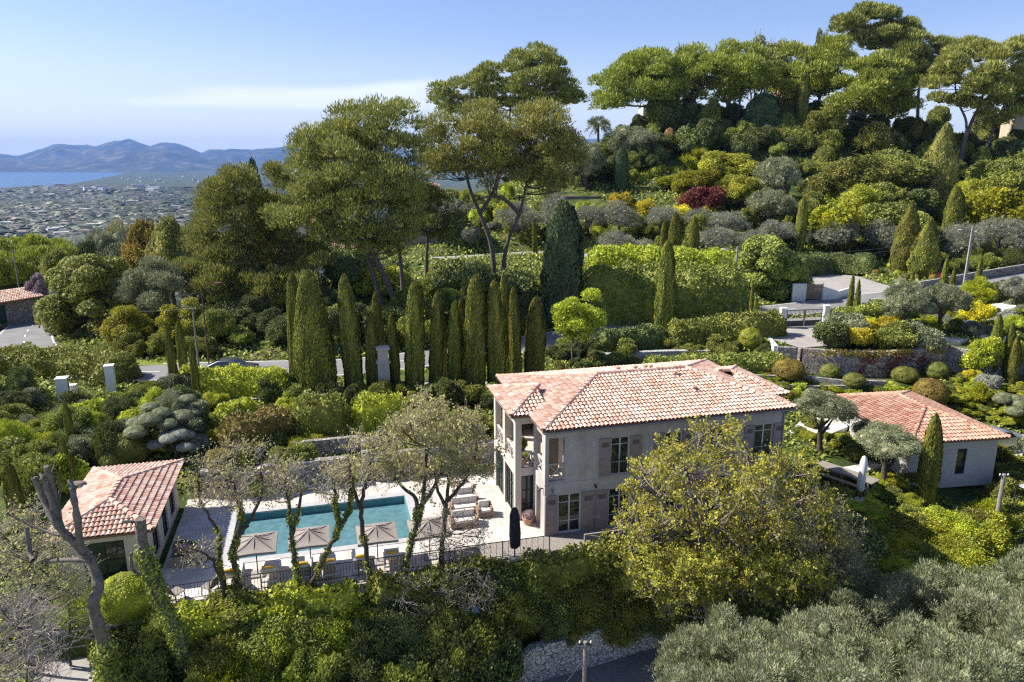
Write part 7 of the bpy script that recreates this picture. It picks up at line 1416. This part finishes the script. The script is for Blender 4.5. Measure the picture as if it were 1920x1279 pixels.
Pa, ha = lamp(1374, 592, 462, 'concrete street pole with a white lamp arm pointing left, near the bank hedge', (-1.2, .15), CONC, concrete=True); Pb, hb = lamp(1807, 541, 425, 'leaning pale concrete pole with lamp at the right bend of the road', (-1.3, .1), CONC, concrete=True)
def pole(px, base, top, label, r=.13, Y=None, cross=True, mat=None):
    P = hit(px, base) if Y is None else np.array([atY(px, base, Y)[0], Y, min(G(atY(px, base, Y)[0], Y), atY(px, base, Y)[2])]); q = atY(px, top, P[1]); h = q[2]-P[2]; o = empty('utility_pole', P, 0, label, 'utility pole'); MB().tube([(0, 0, -.2), (0, 0, h)], [r, r*.7], 10).build('pole', mat or WOOD, o)
    if cross:
        MB().bar((-.28, 0, h-.12), (.28, 0, h-.12), .06).build('crossbar', IRON, o)
        for s in (-.24, .24): MB().lathe([(.03, 0), (.045, .06), (.03, .12), (0, .13)], (s, 0, h-.09), 8).build('insulator', WHITE, o)
    return P+np.array([0, 0, h])
w1 = pole(1858, 1032, 889, 'weathered wooden utility pole at the right of the vivid green thicket', .15); w2 = pole(1094, 1330, 1203, 'short weathered wooden pole beside the lower lane at the bottom', .11, Y=27.5); w3 = pole(373, 690, 578, 'grey wooden utility pole left of the rusty street lamp', .1)
w3b = pole(52, 640-60+60, 470, 'distant grey pole by the wisteria at the left edge', .1, Y=96)
def wire(a, b, label, sag=.6): pts = [a+(b-a)*t-np.array([0, 0, sag*4*t*(1-t)]) for t in np.linspace(0, 1, 14)]; o0 = np.array(a); MB().tube(np.array(pts)-o0, .012, 4, False).build('overhead_wire', surf('wire', [(.12,.12,.12),(.16,.16,.16)], 1) if 'wire' not in bpy.data.materials else bpy.data.materials['wire'], loc=o0, label=label, cat='wire')
wire(w2-[.24,0,.03], atY(935, 1290, 25), 'upper overhead wire running down-left from the short lower pole', .25); wire(w2+[.1,0,-.5], atY(1040, 1300, 26), 'lower overhead wire running down-left from the short lower pole', .2); wire(w3, atY(60, 545, 95), 'overhead wire crossing in front of the round oak', 1.2); wire(w3-[0,0,.2], np.array([*hit(392,684)[:2], hit(392,684)[2]+6.5]), 'short overhead wire from the grey pole to the rusty lamp', .1)
for dz, lb in ((0, 'overhead cable spanning the road between the two concrete poles, upper one'), (-.45, 'overhead cable spanning the road between the two concrete poles, lower one')): wire(Pa+[0, 0, ha-.1+dz], Pb+[0, 0, hb-.1+dz], lb, 1.6)
def lantern(px, base, top, label, Y=None, arm=0., col=None):
    P = hit(px, base) if Y is None else np.array([atY(px, base, Y)[0], Y, min(G(atY(px, base, Y)[0], Y), atY(px, base, Y)[2])]); q = atY(px, top, P[1]); h = q[2]-P[2]; o = empty('street_lantern', P, 0, label, 'lantern'); m = col or IRON
    MB().tube([(0, 0, 0), (0, 0, h-.5 if not arm else h-.1)], [.055, .035], 8).build('post', IRON, o); x = arm
    if arm: MB().tube(smooth_path([(0, 0, h-.15), (arm*.3, 0, h+.15), (arm, 0, h+.05)], 4), .02, 6).build('arm', IRON, o)
    MB().lathe([(.0, 0), (.03, .0), (.05, -.08), (.26, -.26), (.27, -.3), (.0, -.28)], (x, 0, h), 8).build('shade', m, o); MB().lathe([(.14, -.29), (.2, -.42), (.12, -.52), (0, -.53)], (x, 0, h), 8).build('lamp_glass', GLASSG, o)
BLUE = surf('blue_grey_metal', [(.16,.22,.32),(.24,.31,.42)], 3, .35)
lantern(893, 1275, 1133, 'blue-grey street lantern standing in the dark bank shrubs at the bottom', 29.3, 0., BLUE); lantern(1893, 985, 905, 'grey street lantern on a curved arm at the right edge', None, .5, surf('pale_grey_metal', [(.35,.37,.4),(.45,.47,.5)], 3, .4))
def dish():
    q = atz(146, 912, 2.6); P = np.array([q[0], q[1], G(q[0], q[1])]); h = 2.6-P[2]; o = empty('satellite_dish', P, radians(200), 'white satellite dish on a thin pole behind the pool house roof', 'satellite dish'); MB().tube([(0, 0, 0), (0, 0, h)], .025, 6).build('pole', IRON, o)
    n = 18; V = []
    for k in range(6):
        t = k/5
        for j in range(n): a = j*2*pi/n; V.append((.38*t*cos(a), -.12*t*t, .38*t*sin(a)))
    V = np.array(V); c, s = cos(-.9), sin(-.9); V = np.c_[V[:, 0], V[:, 1]*c-V[:, 2]*s, V[:, 1]*s+V[:, 2]*c]+[0, -.05, h+.05]; F_ = [[k*n+j, k*n+(j+1) % n, (k+1)*n+(j+1) % n, (k+1)*n+j] for k in range(5) for j in range(n)]
    MB().add(V, F_).build('reflector', WHITE, o, True); MB().bar((0, -.05, h+.05), (0, -.25, h+.4), .03).build('receiver', IRON, o)
dish()
def car(P, rz, paint, label, s=1.):
    o = empty('parked_car', P, rz, label, 'car'); prof = [(-2.1,.35),(-2.12,.62),(-2.0,.85),(-1.6,.93),(-.95,1.),(-.35,1.38),(.2,1.46),(1.0,1.43),(1.65,1.12),(2.0,1.0),(2.1,.8),(2.08,.35)]; ys = [(-.86,.94),(-.8,1.),(-.4,1.03),(.4,1.03),(.8,1.),(.86,.94)]
    V = []; n = len(prof)
    for y, k in ys:
        for x, z in prof: tap = 1-max(0, z-.95)*.42; V.append((x*(1 if abs(y) < .85 else .985), y*tap, .35+(z-.35)*k))
    F_ = [[i*n+j, i*n+j+1, (i+1)*n+j+1, (i+1)*n+j] for i in range(len(ys)-1) for j in range(n-1)]+[[i*n, (i+1)*n, (i+1)*n+n-1, i*n+n-1] for i in range(len(ys)-1)]
    m = MB().add(V, F_); m.add(V[:n], [list(range(n))]); m.add(V[-n:], [list(range(n))[::-1]]); m.build('body', paint, o, True)
    def win(pts, nm): MB().poly(pts).build(nm, GLASS, o)
    win([(-.97,-.66,1.045),(-.97,.66,1.045),(-.37,.58,1.425),(-.37,-.58,1.425)], 'windscreen'); win([(1.05,-.58,1.47),(1.05,.58,1.47),(1.62,.62,1.19),(1.62,-.62,1.19)], 'rear_window')
    for y in (-1, 1): win([(-.75,y*.865,1.0),(1.45,y*.865,1.0),(1.05,y*.76,1.34),(-.3,y*.76,1.36)], 'side_window')
    for x in (-1.3, 1.3):
        for y in (-.78, .78): w = MB(); a = np.arange(14)*2*pi/14; V = np.vstack([np.c_[x+.32*np.cos(a), np.full(14, y-.11), .32+.32*np.sin(a)], np.c_[x+.32*np.cos(a), np.full(14, y+.11), .32+.32*np.sin(a)]]); w.add(V, [list(range(14)), list(range(14, 28))[::-1]]); w.add(V, [[i, (i+1) % 14, 14+(i+1) % 14, 14+i] for i in range(14)]); w.build('wheel', BLACK, o)
    for y in (-.6, .6): MB().box((-2.14, y-.16, .62), (-2.08, y+.16, .76)).build('headlight', FRAMEM, o)
def carmat(n, c, m_=.6): k = surf(n, [c, tuple(q*1.08 for q in c)], 1, .3, metal=m_, spec=.6); return k
q = pz(1866, 838, -1.25); car((q[0], q[1], -1.26), radians(200), carmat('silver_paint', (.42,.44,.5)), 'silver car parked behind the right corner of the guest house')
q = pz(437, 704, 1.0); car((q[0], q[1], 1.0), radians(178), carmat('dark_paint', (.07,.08,.085), .3), 'dark car driving on the road, half hidden by the leafy hedge')
dup(l0, atY(1163, 366, 138)-[0,0,.05], .9, 'empty reclining lounger on the upper sun terrace beside the pointed cypress', 'lounger')
def signs():
    q = hit(1762, 540); o = empty('red_sign', q, 0, 'small red roadside sign between the yews and the concrete pole', 'sign'); MB().tube([(0,0,0),(0,0,1.6)], .03, 6).build('post', IRON, o); MB().box((-.45, -.03, 1.3), (.45, -.01, 1.9)).build('panel', surf('sign_red', [(.45,.03,.04),(.5,.04,.05)], 1, .5), o)
signs()
for k in range(46):
    s_ = -1 if k % 3 == 0 else 1; Yv = rng.uniform(24, 100); X = s_*(Yv*.72+rng.uniform(4, 30))+(2 if s_ > 0 else 0); P = np.array([X, Yv, G(X, Yv)]); r = rng.uniform(2., 3.4); tree(['tree', 'olive', 'tree'][k % 3], ['mid', 'olive', 'ivy'][k % 3], P, r*2.1, r, 'broadleaf_tree', 'leafy tree just beyond the side edges of the view', 'tree', 'trees beyond the side edges', .12)
# grassy verges and ground cover
for pix, lb in (([(255,678),(330,672),(345,680),(345,686),(255,688)], 1),):
    P = np.array([hit(*p) for p in pix]); MB().prism(P[:, :2], P[:, 2].min()-.2, P[:, 2].mean()+.1).build('grass_verge', LAWN, kind='structure')
def undergrowth():
    n = 320000; r = np.exp(rng.uniform(np.log(17), np.log(215), n)); az = rng.uniform(-.8, .8, n); x = r*np.sin(az); y = r*np.cos(az); ok = np.ones(n, bool)
    for P, w in ROADS: ok &= seg_dist(x, y, P)[0] > w/2+.25
    for P, zz in FLATS: ok &= ~in_poly(x, y, P)
    dx, dy = x-A0[0], y-A0[1]; u = dx*UU[0]+dy*UU[1]; v = dx*VV[0]+dy*VV[1]; ok &= ~((u > -23) & (u < 15.4) & (v > -1.7) & (v < 9.6)); ok &= ~((x > 25) & (x < 32.5) & (y > 43.6) & (y < 54.5))
    for pix, zz in (([(1550,865),(1610,857),(1655,872),(1600,892),(1560,885)], -1.05), ([(1475,812),(1500,790),(1560,770),(1590,800),(1560,812)], -.2)): ok &= ~in_poly(x, y, P3([(a, b, zz) for a, b in pix]))
    ok &= noise2(x, y, 5., 12) > -.45
    x, y, r = x[ok], y[ok], r[ok]; s = .06+r*.0019; Pt = np.stack([x, y, gz(x, y)+rng.random(len(x))*s*1.1], -1)
    lv = leafq(Pt, unit(rdir(len(x))*.6+[0, 0, 1.]), s*1.7, s*1.3, .3, .1); obj('undergrowth', mesh_data('undergrowth', [lv], LM['ivy']), kind='stuff', label='low green undergrowth and ivy covering the slopes', cat='undergrowth')
undergrowth()
